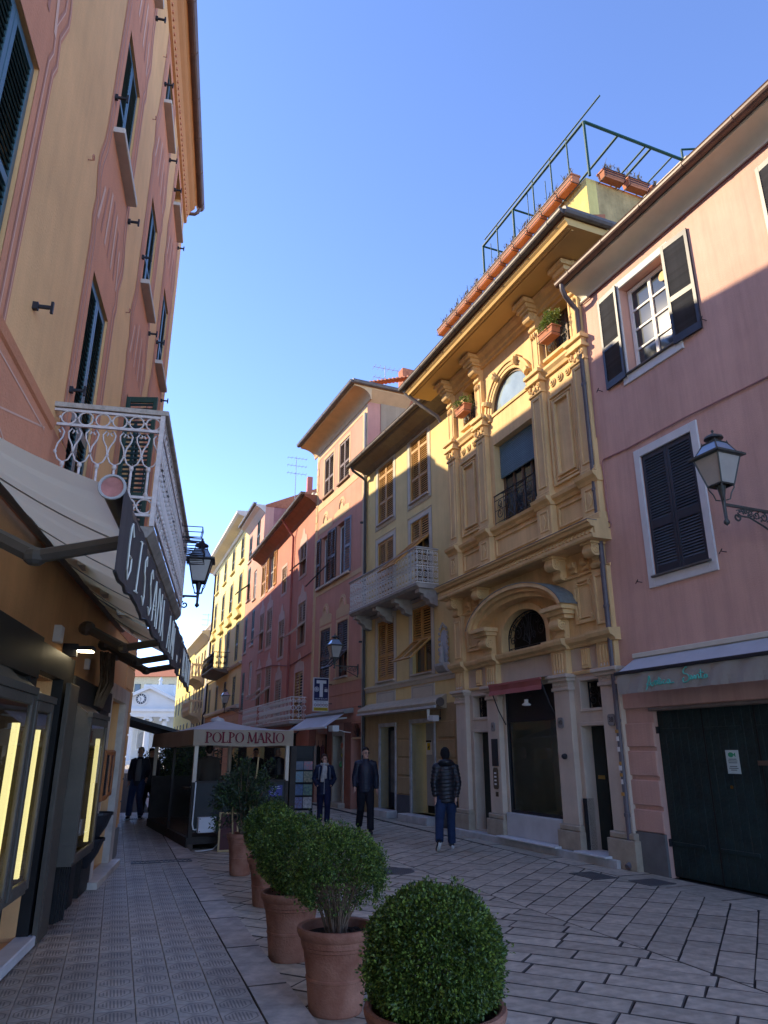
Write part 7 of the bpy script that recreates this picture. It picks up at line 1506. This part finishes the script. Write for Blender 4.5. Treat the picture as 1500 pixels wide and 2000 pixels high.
MB().box(-.02, .03, 2.0, 2.05, .215, VT).build('thin_post', KD_, KI); MB().box(KW + .04, KW + .16, .0, .12, .0, VB).build('dark_post', KD_, KI)
MB().box(.07, KW - .07, .0, .04, .30, 1.14).build('front_panel', KG, KI); MB().box(.05, KW - .05, -.02, .06, 1.14, 1.18).build('front_rail', KD_, KI); MB().box(.07, KW - .07, KL - .05, KL - .01, .22, 1.10).build('back_panel', KD_, KI); MB().box(KW - .05, KW - .01, .07, KL - .07, .22, 1.02).build('side_panel', KD_, KI); MB().box(.05, KW - .05, KL - .07, KL + .01, 1.10, 1.14).build('back_rail', KD_, KI)
MB().box(0, KW, -.04, .03, VT - .10, VT - .02).build('front_beam', KD_, KI)
CLP = glass_mat('clear_plastic_sheet', (.88, .88, .86), .1)
MB().quad((KW - .02, .1, 1.03), (KW - .02, KL - .1, 1.03), (KW - .02, KL - .1, VB), (KW - .02, .1, VB)).build('clear_side_sheet', CLP, KI)
def wavy(p, q, n, nrm, amp, zt, zb, ph):
    m = MB(); 
    for i in range(n):
        for j in range(4):
            def P(i_, j_):
                t = i_ / n; a = j_ / 4; o_ = amp * math.sin(t * 17 + ph + a * 2) * a; return (p[0] + (q[0] - p[0]) * t + nrm[0] * o_, p[1] + (q[1] - p[1]) * t + nrm[1] * o_, zt + (zb - zt) * a + (.012 * math.sin(t * 9 + ph) if j_ == 4 else 0))
            m.quad(P(i, j), P(i + 1, j), P(i + 1, j + 1), P(i, j + 1))
    return m
OV = .06
c4 = [(-OV, -OV), (KW + OV, -OV), (KW + OV, KL + OV), (-OV, KL + OV)]; nr = [(0, -1), (1, 0), (0, 1), (-1, 0)]
for k in range(4): wavy(c4[k], c4[(k + 1) % 4], 20, nr[k], .015, VT, VB, k * 2.0).build('canopy_valance', KCAN, KI, True)
pk = (KW / 2, KL / 2, 2.38); m = MB()
for k in range(4):
    a, b = c4[k], c4[(k + 1) % 4]; n_ = 8
    for i in range(n_):
        for j in range(4):
            P = lambda i_, j_: tuple((a[q] + (b[q] - a[q]) * i_ / n_) * (1 - j_ / 4) + pk[q] * j_ / 4 for q in (0, 1)) + (VT + (pk[2] - VT) * j_ / 4 - .05 * math.sin(math.pi * j_ / 4),)
            m.quad(P(i, j), P(i + 1, j), P(i + 1, j + 1), P(i, j + 1))
m.build('canopy_roof', KTOP, KI, True); MB().lathe((pk[0], pk[1], pk[2] - .03), [(.16, 0), (.14, .05), (.03, .08), (.02, .1)], 10).build('canopy_cap', KTOP, KI)
# serif capitals for the canopy, built stroke by stroke (thick, thin, serifs)
WINE = M('wine_red_print', (.16, .018, .03), .8, .1)
def bar_(m, x0, z0, x1, z1, w): 
    d = Vector((x1 - x0, z1 - z0)); n = Vector((-d.y, d.x)).normalized() * w / 2
    m.prism([(x0 - n.x, z0 - n.y), (x1 - n.x, z1 - n.y), (x1 + n.x, z1 + n.y), (x0 + n.x, z0 + n.y)], -.004, 0)
def serif(m, x, z, w): m.prism([(x - w / 2, z - .008), (x + w / 2, z - .008), (x + w / 2, z + .008), (x - w / 2, z + .008)], -.004, 0)
def bowl(m, cx, cz, rx_, rz_, a0, a1, tk, n=16):
    for k in range(n):
        t0, t1 = a0 + (a1 - a0) * k / n, a0 + (a1 - a0) * (k + 1) / n; w = lambda t: tk * (.35 + .65 * abs(math.cos(t)))
        P = lambda t, s_: (cx + (rx_ + s_ * w(t) / 2) * math.cos(t), cz + (rz_ + s_ * w(t) * .3) * math.sin(t)); m.prism([P(t0, -1), P(t0, 1), P(t1, 1), P(t1, -1)], -.004, 0)
def cap(ch, h):
    m = MB(); T = .16 * h; t = .07 * h; w = .6 * h
    if ch in 'PRLI':
        bar_(m, .12 * h, 0, .12 * h, h, T); serif(m, .12 * h, 0, .34 * h); serif(m, .12 * h, h, .30 * h)
    if ch in 'PR': bowl(m, .16 * h, .74 * h, .34 * h, .24 * h, -math.pi / 2, math.pi / 2, T)
    if ch == 'P': return m, .66 * h
    if ch == 'R': bar_(m, .3 * h, .48 * h, .68 * h, 0, T * .9); serif(m, .70 * h, 0, .2 * h); return m, .80 * h
    if ch == 'L': bar_(m, .12 * h, .02 * h, .58 * h, .02 * h, t); bar_(m, .56 * h, 0, .60 * h, .22 * h, t); return m, .68 * h
    if ch == 'I': return m, .34 * h
    if ch == 'O': bowl(m, .44 * h, .5 * h, .38 * h, .48 * h, 0, 2 * math.pi, T, 26); return m, .94 * h
    if ch == 'A': bar_(m, .05 * h, 0, .38 * h, h, t); bar_(m, .36 * h, h, .72 * h, 0, T); bar_(m, .18 * h, .34 * h, .58 * h, .34 * h, t); serif(m, .05 * h, 0, .22 * h); serif(m, .72 * h, 0, .28 * h); return m, .82 * h
    if ch == 'M': bar_(m, .10 * h, 0, .16 * h, h, t); bar_(m, .16 * h, h, .48 * h, .05 * h, T * .9); bar_(m, .48 * h, .05 * h, .84 * h, h, t); bar_(m, .84 * h, h, .88 * h, 0, T); serif(m, .10 * h, 0, .24 * h); serif(m, .88 * h, 0, .28 * h); serif(m, .14 * h, h, .2 * h); serif(m, .86 * h, h, .2 * h); return m, 1.02 * h
    return m, .30 * h
h_ = .185; tot = sum(cap(c, h_)[1] for c in 'POLPO MARIO'); x = .17; sc_ = 1.56 / tot
for c in 'POLPO MARIO':
    m, adv = cap(c, h_)
    if c != ' ': o = m.build('letter', WINE, KI, loc=(x, -OV - .022, 1.865)); o.scale = (sc_, 1, 1)
    x += adv * sc_
eb = MB().cbox(.14, .46, -.14, -.01, .30, .56, .008).build('electric_box', M('white_box_plastic', (.62, .62, .62), .5, .04), KI)
for (bx_, bz_) in ((.165, .325), (.435, .325), (.165, .535), (.435, .535)): MB().disc_y(bx_, bz_, .01, -.143, -.139, 8).build('screw', IRON, eb)
MB().tube([(.06, -.03, 1.16), (.05, -.04, .45), (.07, -.05, .36), (.10, -.06, .35), (.14, -.07, .36)], .012, 6).build('cable', WHITE, KI); MB().tube([(.6, -.08, .3), (.58, -.12, .15), (.42, -.2, .03), (.2, -.25, .015), (.1, -.2, .012)], .008, 5).build('cable', WHITE, KI)
mn = MB().box(1.46, 1.74, -.035, -.001, .88, 1.08).build('menu_board', M('violet_menu_print', (.06, .06, .20), .5, .1), KI)
for k, w in enumerate((.16, .20, .10, .10, .10)): MB().box(1.6 - w / 2 - (.05 if k > 1 else 0), 1.6 + w / 2 - (.05 if k > 1 else 0), -.0385, -.0355, 1.05 - k * .033, 1.056 - k * .033).build('printed_line', SIGNW, mn)
tb_ = MB(); tb_.box(.4, 1.4, 2.2, 3.0, .92, .96); tb_.box(.86, .94, 2.55, 2.65, .22, .92); tb_.build('bar_table', KD_, KI)
bd = empty('menu_easel', gnd(444, 1664), R(15), 'wooden framed menu easel leaning behind the narrow pot', 'sign'); f = MB(); frame_rect(f, -.18, .18, 0, .66, .035, -.02, .02); f.build('easel_frame', BAMB, bd, rot=(R(-10), 0, 0)); MB().box(-.145, .145, -.01, .01, .035, .625).build('easel_board', M('dark_red_board', (.07, .02, .02), .6), bd, rot=(R(-10), 0, 0))
# dark awning on the next house, just past the corner
e = empty('awning', (-6.4, 18.2, 0), R(111), 'black awning past the corner of the painted house', 'awning'); MB().prism([(0, 2.5), (-1.9, 1.98), (-1.9, 1.90), (0, 2.42)], -1.5, 2.5, 'x').build('awning_cloth', SHOPD, e); MB().box(-1.5, 2.5, -1.93, -1.88, 1.84, 1.98).build('valance', SHOPD, e)
# ================================================================== RACK OF PRINTS, BALLS, HANGING CLOTHES
g = gnd(582, 1592); RK = empty('magazine_rack', (g.x, g.y, 0), R(12), 'tall rack of illustrated magazines and cards beside the pavilion', 'rack'); f = MB(); frame_rect(f, -.44, .40, .12, 1.86, .03, -.02, .02)
for z in (.5, .85, 1.18, 1.52): f.box(-.41, .37, -.05, .02, z - .01, z + .01)
f.box(-.42, -.36, -.25, .25, 0, .12); f.box(.32, .38, -.25, .25, 0, .12); f.box(-.41, .37, .0, .02, .15, 1.83); f.build('rack_frame', SHOPD, RK)
cl = [(.10, .16, .32), (.30, .22, .10), (.05, .10, .20), (.35, .05, .05), (.10, .25, .28), (.45, .42, .38), (.06, .06, .07), (.12, .22, .10)]
for i in range(3):
    for j, z in enumerate((.18, .52, .87, 1.20, 1.54)):
        c = cl[(i * 3 + j * 5) % 8]; c2 = cl[(i * 5 + j * 2 + 3) % 8]; mt = M('print_%d' % ((i * 5 + j) % 9), c, .35, .5, 16, col2=c2, spec=.5); MB().box(-.40 + i * .262, -.155 + i * .262, -.075, -.055, z, z + .29).build('magazine', mt, RK, rot=(R(-3), 0, 0))
def ball(px, py, r, u, label, col, col2, spots):
    w = solve_w(TB, px, py, u); v = TB.uv(px, py, w)[1]; e = empty('toy_ball', TB.W(u, v, w), 0, label, 'ball'); n = MB().ell((0, 0, 0), (r, r, r), 18, 12); n.build('ball_shell', M(label[:24], col, .4, .1, 5, spec=.5), e, True)
    if spots == 'pent':
        for k in range(14): t = math.acos(1 - 2 * (k + .5) / 14); a = k * 2.4; d = Vector((math.sin(t) * math.cos(a), math.sin(t) * math.sin(a), math.cos(t))); m = MB(); m.ell((0, 0, 0), (r * .26, r * .26, r * .06), 6, 4); o = m.build('ball_patch', IRON, e, loc=d * r * .98); o.rotation_euler = d.to_track_quat('Z', 'Y').to_euler()
    elif spots == 'seam':
        for k in range(3): m = MB(); m.tube([(r * 1.005 * math.cos(t), r * 1.005 * math.sin(t), 0) for t in [j * math.pi / 12 for j in range(24)]], r * .025, 4, True); m.build('ball_seam', IRON, e, rot=(R(90 if k else 0), 0, R(70 * k)))
    else:
        for k in range(2): m = MB(); m.ell((0, 0, 0), (r * .5, r * .5, r * .12), 8, 4); d = Vector(((-1) ** k * .5, -.8, .3 * (-1) ** k)).normalized(); o = m.build('ball_patch', M(label[:20] + 'b', col2, .4, .1), e, loc=d * r * .95); o.rotation_euler = d.to_track_quat('Z', 'Y').to_euler()
ball(673, 1456, .135, 3.55, 'orange basketball hanging topmost in the net of balls', (.40, .10, .04), None, 'seam'); ball(673, 1475, .115, 3.55, 'yellow ball with black patches below the basketball', (.55, .45, .02), None, 'pent'); ball(668, 1493, .105, 3.45, 'green ball hanging beside the blue ball', (.03, .16, .05), (.05, .3, .1), 'x'); ball(675, 1494, .105, 3.6, 'dark blue ball hanging beside the green ball', (.02, .05, .25), (.2, .3, .5), 'x'); ball(674, 1512, .10, 3.55, 'pale turquoise ball lowest in the net of balls', (.20, .42, .45), (.5, .6, .6), 'x')
for k, (u, c, lab) in enumerate(((1.05, (.45, .42, .40), 'pale shirt hanging in the tobacconist doorway'), (1.4, (.015, .015, .02), 'black shirt hanging in the tobacconist doorway'), (1.85, (.12, .04, .05), 'dark red patterned cloth hanging by the tobacconist door'))):
    e = empty('hanging_shirt', TB.W(u, 1.1, .12), TB.rz, lab, 'clothing'); m = MB(); n_ = 8
    for i in range(n_):
        x0, x1 = -.17 + .34 * i / n_, -.17 + .34 * (i + 1) / n_; tp = lambda x: .82 - abs(x) * .5; m.quad((x0, .03 * math.sin(i * 2), 0), (x1, .03 * math.sin(i * 2 + 2), 0), (x1, .03 * math.sin(i * 2 + 2), tp(x1)), (x0, .03 * math.sin(i * 2), tp(x0)))
    m.build('cloth', M('shirt_%d' % k, c, .9, .2, 12), e, True); MB().tube([(-.17, 0, .74), (0, 0, .83), (0, 0, .95), (.03, 0, .97)], .008, 5).build('hanger', IRON, e)
w_ = solve_w(RH, 461, 1395, 3.0) if False else 1.0
lantern('wall_lantern', 'grey wall lantern on the rose house above the pavilion', PR.W(1.2, PR.uv(461, 1375, 1.0)[1], 1.0), -PR.n, 1.0, 1.1)
# ================================================================== PEOPLE
SKIN = M('skin', (.50, .29, .21), .5, .08, 12, spec=.35)
def remesh(mb, name, mat, parent, vox, it=3, puff=None, zr=None):
    me = mb.mesh('tmp', None); t = bpy.data.objects.new('tmp', me); COL.objects.link(t)
    r_ = t.modifiers.new('r', 'REMESH'); r_.mode = 'VOXEL'; r_.voxel_size = vox; s_ = t.modifiers.new('s', 'SMOOTH'); s_.iterations = it; s_.factor = .5
    dg = bpy.context.evaluated_depsgraph_get(); me2 = bpy.data.meshes.new_from_object(t.evaluated_get(dg)); bpy.data.objects.remove(t); bpy.data.meshes.remove(me)
    if puff:
        n = len(me2.vertices); co = np.empty(n * 3); nn = np.empty(n * 3); me2.vertices.foreach_get('co', co); me2.vertices.foreach_get('normal', nn); co = co.reshape(-1, 3); nn = nn.reshape(-1, 3)
        a = np.abs(np.sin(math.pi * co[:, 2] / puff[0] + .6 * np.sin(co[:, 0] * 9))) ** .6 * puff[1]; co += nn * a[:, None]; me2.vertices.foreach_set('co', co.reshape(-1))
    me2.materials.clear(); me2.materials.append(mat); me2.name = name; me2.polygons.foreach_set('use_smooth', [True] * len(me2.polygons)); me2.update()
    return ob(name, me2, parent)
def slices(mb, sl, n=18):
    base = len(mb.v)
    for (cx, cy, z, rx_, ry_) in sl:
        for k in range(n): a = 2 * math.pi * k / n; mb.v.append((cx + rx_ * math.cos(a), cy + ry_ * math.sin(a), z))
    for i in range(len(sl) - 1):
        for k in range(n): mb.f.append((base + i * n + k, base + i * n + (k + 1) % n, base + (i + 1) * n + (k + 1) % n, base + (i + 1) * n + k))
    mb.f.append(tuple(base + k for k in range(n - 1, -1, -1))); mb.f.append(tuple(base + (len(sl) - 1) * n + k for k in range(n)))
def person(label, loc, rz, H, J, jacket, trousers, shoe, hair, hairstyle='short', puff=None, scarf=None, glasses=False, headturn=0, shirt=None, zip_=None, hem=.78, backpack=None, sole=None, vox=.012):
    """figure faces -y. J: joints in metres for a 1.75 m body (el, wr, kn, an for left/right)"""
    e = empty('person', loc, rz, label, 'person'); e.scale = (H / 1.75,) * 3
    lean = J.get('lean', 0); S = {1: Vector((.168, .0 - lean, 1.41)), -1: Vector((-.168, .0 - lean, 1.41))}
    hd = Vector((0, -.015 - lean * 1.3, 1.625))
    body = MB(); slices(body, [(0, 0, .84, .135, .10), (0, 0, .95, .155, .11), (0, 0, 1.08, .135, .095), (0, -lean * .6, 1.25, .155, .10), (0, -lean, 1.38, .165, .09), (0, -lean, 1.44, .09, .07), (0, -lean, 1.50, .055, .058), (0, -lean * 1.2 - .005, 1.56, .055, .06)])
    body.ell(hd + Vector((0, .012, .03)), (.076, .098, .098), 16, 12); body.ell(hd + Vector((0, -.02, -.055)), (.058, .072, .068), 14, 10)
    ct, st_ = math.cos(headturn), math.sin(headturn); hr = lambda x, y, z: hd + Vector((x * ct - y * st_, x * st_ + y * ct, z))
    body.tube([hr(0, -.088, .02), hr(0, -.112, -.022), hr(0, -.095, -.035)], [.010, .017, .012], 7); body.ell(hr(0, -.082, -.095), (.028, .02, .018), 8, 6); body.ell(hr(0, -.09, -.062), (.026, .012, .012), 8, 5)
    for s in (-1, 1): body.ell(hr(s * .078, .012, -.005), (.012, .022, .034), 7, 6)
    slv = MB(); leg = MB()
    for s, k in ((1, 'l'), (-1, 'r')):
        el, wr = Vector(J['el' + k]), Vector(J['wr' + k]); el.x *= .87; wr.x *= .86; kn, an = Vector(J['kn' + k]), Vector(J['an' + k]); hp = Vector((s * .085, 0, .90))
        body.tube([S[s] + Vector((-s * .05, 0, 0)), S[s], S[s].lerp(el, .5), el, el.lerp(wr, .5), wr], [.06, .056, .048, .040, .036, .026], 10)
        slv.tube([S[s] + Vector((-s * .07, 0, .01)), S[s] + Vector((s * .005, 0, 0)), S[s].lerp(el, .5), el, el.lerp(wr, .5), wr.lerp(el, .06)], [.080, .078, .070, .064, .056, .046], 12)
        body.tube([hp, hp.lerp(kn, .45), kn, kn.lerp(an, .35), an], [.085, .075, .052, .052, .036], 10); leg.tube([hp + Vector((0, 0, .05)), hp.lerp(kn, .45), kn, kn.lerp(an, .4), an.lerp(kn, -.02)], [.108, .102, .082, .078, .076], 12)
        # hand: palm, four fingers, thumb
        d = (wr - el).normalized(); sd_ = Vector((0, -1, 0)) - d * d.dot(Vector((0, -1, 0))); sd_.normalize(); nm = d.cross(sd_)
        if not J.get('pocket' + k):
            pc = wr + d * .05; body.tube([wr, wr + d * .03, pc + d * .03], [.024, .030, .030], 8)
            for q in range(4):
                o_ = (q - 1.5) * .017; L_ = (.062, .072, .068, .052)[q]; cu_ = -nm * s * .012
                b0 = pc + d * .028 + sd_ * o_; body.tube([b0, b0 + d * L_ * .5 + cu_, b0 + d * L_ * .85 + cu_ * 2.6], [.0095, .009, .0075], 6)
            b0 = wr + d * .03 + sd_ * .024; body.tube([b0, b0 + d * .03 + sd_ * .018, b0 + d * .058 + sd_ * .016], [.012, .011, .008], 6)
        f = J.get('foot' + k, (0, -1, 0)); fd = Vector(f).normalized(); so = MB(); heel = an + Vector((0, 0, -.045)) - fd * .05
        side = Vector((0, 0, 1)).cross(fd)
        if side.length < 1e-3: side = Vector((1, 0, 0))
        so.tube([heel - fd * .01, heel + fd * .06, heel + fd * .15, heel + fd * .22, heel + fd * .255], [.036, .044, .043, .038, .02], 12); so.tube([an, an + Vector((0, 0, -.04))], [.048, .045], 10)
        remesh(so, 'shoe', shoe, e, .012, 2)
        if sole: sm = MB(); up_ = fd.cross(side); sm.tube([heel - fd * .025 - Vector((0, 0, .030)), heel + fd * .12 - Vector((0, 0, .030)), heel + fd * .24 - Vector((0, 0, .022))], [.032, .036, .026], 8); sm.build('shoe_sole', sole, e, True)
    remesh(body, 'body', SKIN, e, .0085, 2)
    tor = MB(); slices(tor, [(0, 0, hem, .172, .130), (0, 0, hem + .08, .180, .138), (0, -lean * .3, 1.08, .176, .135), (0, -lean * .7, 1.24, .186, .138), (0, -lean, 1.36, .185, .125), (0, -lean, 1.43, .15, .10), (0, -lean, 1.475, .085, .08), (0, -lean * 1.1, 1.51, .075, .078)])
    tor.v += slv.v and []; n = len(tor.v); tor.v += slv.v; tor.f += [tuple(i + n for i in q) for q in slv.f]; remesh(tor, 'jacket', jacket, e, vox, 3, puff)
    slices(leg, [(0, 0, .80, .14, .11), (0, 0, .90, .168, .125), (0, 0, 1.0, .165, .12)]); remesh(leg, 'trousers', trousers, e, .013, 3)
    h = MB()
    if hairstyle == 'beanie': slices(h, [(hd.x, hd.y + .01, hd.z - .01, .088, .108), (hd.x, hd.y + .01, hd.z + .05, .090, .112), (hd.x, hd.y + .015, hd.z + .11, .074, .092), (hd.x, hd.y + .02, hd.z + .15, .03, .04)]); h.ell(hd + Vector((0, .05, -.02)), (.08, .065, .08), 12, 8)
    elif hairstyle == 'bob': h.ell(hd + Vector((0, .03, .045)), (.098, .105, .095), 14, 10); h.ell(hd + Vector((.06, .03, -.03)), (.045, .07, .08), 10, 8); h.ell(hd + Vector((-.06, .03, -.03)), (.045, .07, .08), 10, 8); h.ell(hd + Vector((0, .075, -.03)), (.08, .05, .09), 10, 8); h.ell(hd + Vector((0, -.055, .095)), (.065, .035, .03), 10, 6)
    else: h.ell(hd + Vector((0, .022, .064)), (.083, .100, .078), 14, 10); h.ell(hd + Vector((.055, .03, .02)), (.03, .06, .05), 10, 8); h.ell(hd + Vector((-.055, .03, .02)), (.03, .06, .05), 10, 8); h.ell(hd + Vector((0, .07, -.01)), (.066, .045, .07), 10, 8)
    ho = remesh(h, 'woolly_hat' if hairstyle == 'beanie' else 'hair', hair, e, .011, 2)
    DK = M('eye_dark', (.02, .018, .016), .3); 
    for s in (-1, 1):
        MB().ell(hr(s * .031, -.083, .006), (.008, .006, .005), 7, 5).build('eye', DK, e, True); MB().tube([hr(s * .016, -.093, .024), hr(s * .034, -.092, .029), hr(s * .05, -.082, .024)], .005, 5).build('eyebrow', hair if hairstyle != 'beanie' else DK, e)
    MB().tube([hr(-.022, -.096, -.064), hr(0, -.103, -.063), hr(.022, -.096, -.064)], .0035, 5).build('mouth', M('lip', (.28, .11, .09), .5), e)
    if glasses:
        g = MB()
        for s in (-1, 1): g.tube([hr(s * .033 + .024 * math.cos(t), -.101, .004 + .018 * math.sin(t)) for t in [j * math.pi / 5 for j in range(10)]], .0022, 4, True); g.tube([hr(s * .057, -.099, .008), hr(s * .078, -.02, .006), hr(s * .08, .02, 0)], .003, 4)
        g.tube([hr(-.01, -.102, .008), hr(.01, -.102, .008)], .003, 4); g.build('glasses', DK, e)
    if scarf:
        c = MB(); c.tube([(.085 * math.cos(t), -lean + .085 * math.sin(t), 1.50 + .01 * math.sin(3 * t)) for t in [j * math.pi / 8 for j in range(16)]], .035, 8, True); c.tube([(-.02, -.13, 1.47), (-.03, -.165, 1.34), (-.05, -.17, 1.2), (-.06, -.17, 1.06)], [.04, .042, .045, .05], 8); c.tube([(.03, -.12, 1.46), (.035, -.16, 1.36), (.02, -.168, 1.25), (.03, -.165, 1.14)], [.036, .04, .042, .045], 8); remesh(c, 'scarf', scarf, e, .012, 2)
    if shirt: m = MB(); slices(m, [(0, -.105, .92, .075, .05), (0, -.115, 1.1, .075, .05), (0, -.12, 1.3, .07, .045), (0, -.075, 1.46, .05, .04)]); remesh(m, 'shirt', shirt, e, .012, 2)
    if zip_: MB().tube([(0, -.152, hem + .02), (0, -.158, 1.05), (0, -.160, 1.22), (0, -.148, 1.36)], .006, 5).build('zip', zip_, e)
    if hairstyle == 'beanie':
        hdm = MB(); hdm.tube([(.11 * math.cos(t), .02 + .10 * math.sin(t), 1.475 + .035 * math.sin(t)) for t in [j * math.pi / 9 for j in range(-2, 12)]], [.035] + [.055] * 12 + [.035], 9); remesh(hdm, 'hood', jacket, e, .013, 3)
    if backpack:
        for s in (-1, 1): MB().tube([(s * .12, -.02, 1.45), (s * .14, -.12, 1.40), (s * .145, -.145, 1.28), (s * .15, -.12, 1.12)], .012, 5).build('backpack_strap', backpack, e)
        b = MB(); b.ell((0, .19, 1.25), (.14, .08, .2), 10, 8); remesh(b, 'backpack', backpack, e, .015, 2)
    return e
NAVYC = M('navy_padded_cloth', (.012, .014, .028), .5, .15, 8, spec=.35); BLKC = M('black_quilted_cloth', (.010, .010, .014), .45, .15, 8, spec=.4); DKT = M('black_trouser_cloth', (.010, .010, .015), .8, .15, 8); JEAN = M('dark_blue_denim', (.016, .030, .075), .8, .25, 7, .2, 60); JEAN2 = M('blue_denim', (.03, .05, .11), .8, .25, 7)
SHOED = M('dark_shoe', (.014, .014, .02), .5, .1); SOLEW = M('white_rubber_sole', (.52, .52, .50), .6, .05); BRH = M('brown_hair', (.05, .026, .014), .6, .3, 30); DBH = M('dark_hair', (.018, .012, .009), .6, .3, 30); GYH = M('grey_hair', (.30, .29, .28), .7, .2, 30); WHH = M('white_hair', (.6, .59, .57), .7, .1, 30); RDH = M('red_hair', (.16, .045, .02), .6, .3, 30); HAT = M('black_knit', (.008, .008, .010), .9, .2, 20)
walk = lambda ph: dict(ell=(.27, -.02 * ph + .03, 1.14), wrl=(.27, -.16 * ph, .90), elr=(-.27, .02 * ph + .03, 1.14), wrr=(-.27, .16 * ph, .90), knl=(.095, .12 * ph - .05, .50), anl=(.10, .30 * ph, .105 if ph < 0 else .16), knr=(-.095, -.12 * ph - .05, .50), anr=(-.10, -.26 * ph, .16 if ph < 0 else .10))
heading = lambda x, y: math.atan2(y, x) + math.pi / 2
# man walking away in quilted jacket and hat
g = gnd(874, 1660); J = walk(1); J.update(ell=(.26, .04, 1.14), wrl=(.24, .03, .89), elr=(-.25, .05, 1.13), wrr=(-.20, .06, .89), knl=(.14, .03, .49), anl=(.20, .32, .19), footl=(.1, -.70, -.72), knr=(-.11, -.16, .51), anr=(-.13, -.24, .10))
person('person seen from behind in black quilted jacket, knit hat and dark jeans', (g.x, g.y, 0), heading(-.10, 1.0), 1.76, J, BLKC, JEAN, SHOED, HAT, 'beanie', puff=(.066, .013), sole=SOLEW, hem=.80, headturn=R(25))
# man in dark navy jumper walking towards the camera
g = gnd(713, 1628); J = walk(-1); J.update(wrl=(.29, .02, .88), wrr=(-.28, -.10, .92), anr=(-.11, .30, .15), footr=(0, -.8, -.6), knr=(-.10, .0, .5), anl=(.09, -.26, .10), knl=(.095, -.14, .51))
person('person in dark navy padded jacket, black trousers and glasses walking past the yellow house', (g.x, g.y, 0), heading(.12, -1.0), 1.79, J, NAVYC, DKT, SHOED, DBH, 'short', puff=(.055, .006), glasses=True, headturn=R(18), hem=.82)
# woman with scarf
g = gnd(631, 1612); J = walk(-1); J.update(elr=(-.31, .06, 1.13), wrr=(-.20, -.12, .96), ell=(.31, .06, 1.13), wrl=(.20, -.12, .96), pocketl=1, pocketr=1, anr=(-.09, .18, .12), footr=(0, -.9, -.4), anl=(.09, -.12, .10))
person('person in navy jacket and pale patterned scarf beside the magazine rack', (g.x, g.y, 0), heading(.1, -1.0), 1.64, J, M('navy_jacket_cloth', (.012, .018, .045), .55, .15, 8), M('navy_trouser', (.012, .014, .045), .8), SHOED, BRH, 'bob', puff=(.10, .006), scarf=M('pale_scarf', (.45, .42, .38), .9, .3, 14), glasses=True, headturn=R(30), zip_=M('pale_zip', (.5, .5, .5), .5), hem=.74, backpack=M('grey_backpack', (.2, .22, .26), .8))
# people past the corner
g = gnd(262, 1604); J = walk(-1); J.update(elr=(-.27, .05, 1.14), wrr=(-.26, -.05, .90), ell=(.28, .04, 1.15), wrl=(.26, -.14, .98), anl=(.12, .10, .10), anr=(-.14, -.12, .10), knr=(-.13, -.08, .5))
person('grey haired person in open navy coat and jeans at the corner of the painted house', (g.x, g.y, PZ), heading(.15, -1.0), 1.76, J, NAVYC, JEAN2, SHOED, GYH, 'short', shirt=M('grey_jumper', (.16, .16, .17), .9), sole=SOLEW, headturn=R(-35), hem=.80)
g = gnd(284, 1598); person('person in black coat standing behind the grey haired one', (g.x, g.y, PZ), heading(.6, -.8), 1.74, walk(-.5), BLKC, DKT, SHOED, DBH, 'short')
# people by the pavilion
def kw(x, y, z=.222): return (KC.x + rx * x - ry * y, KC.y + ry * x + rx * y, z)
sit = walk(.2)
person('person in brown coat standing inside the pavilion with back turned', kw(.62, 1.5), heading(-.3, 1), 1.62, walk(.3), M('brown_coat_cloth', (.055, .042, .03), .85, .15), DKT, SHOED, DBH, 'short', vox=.016)
person('white haired person in dark jacket at the far side of the pavilion', kw(2.35, 2.9, 0), heading(.9, -.5), 1.78, walk(.3), BLKC, DKT, SHOED, WHH, 'short', glasses=True, vox=.016)
person('red haired person in black jacket at the far side of the pavilion', kw(2.45, 2.2, 0), heading(-.8, .5), 1.70, walk(-.3), BLKC, DKT, SHOED, RDH, 'bob', vox=.016)
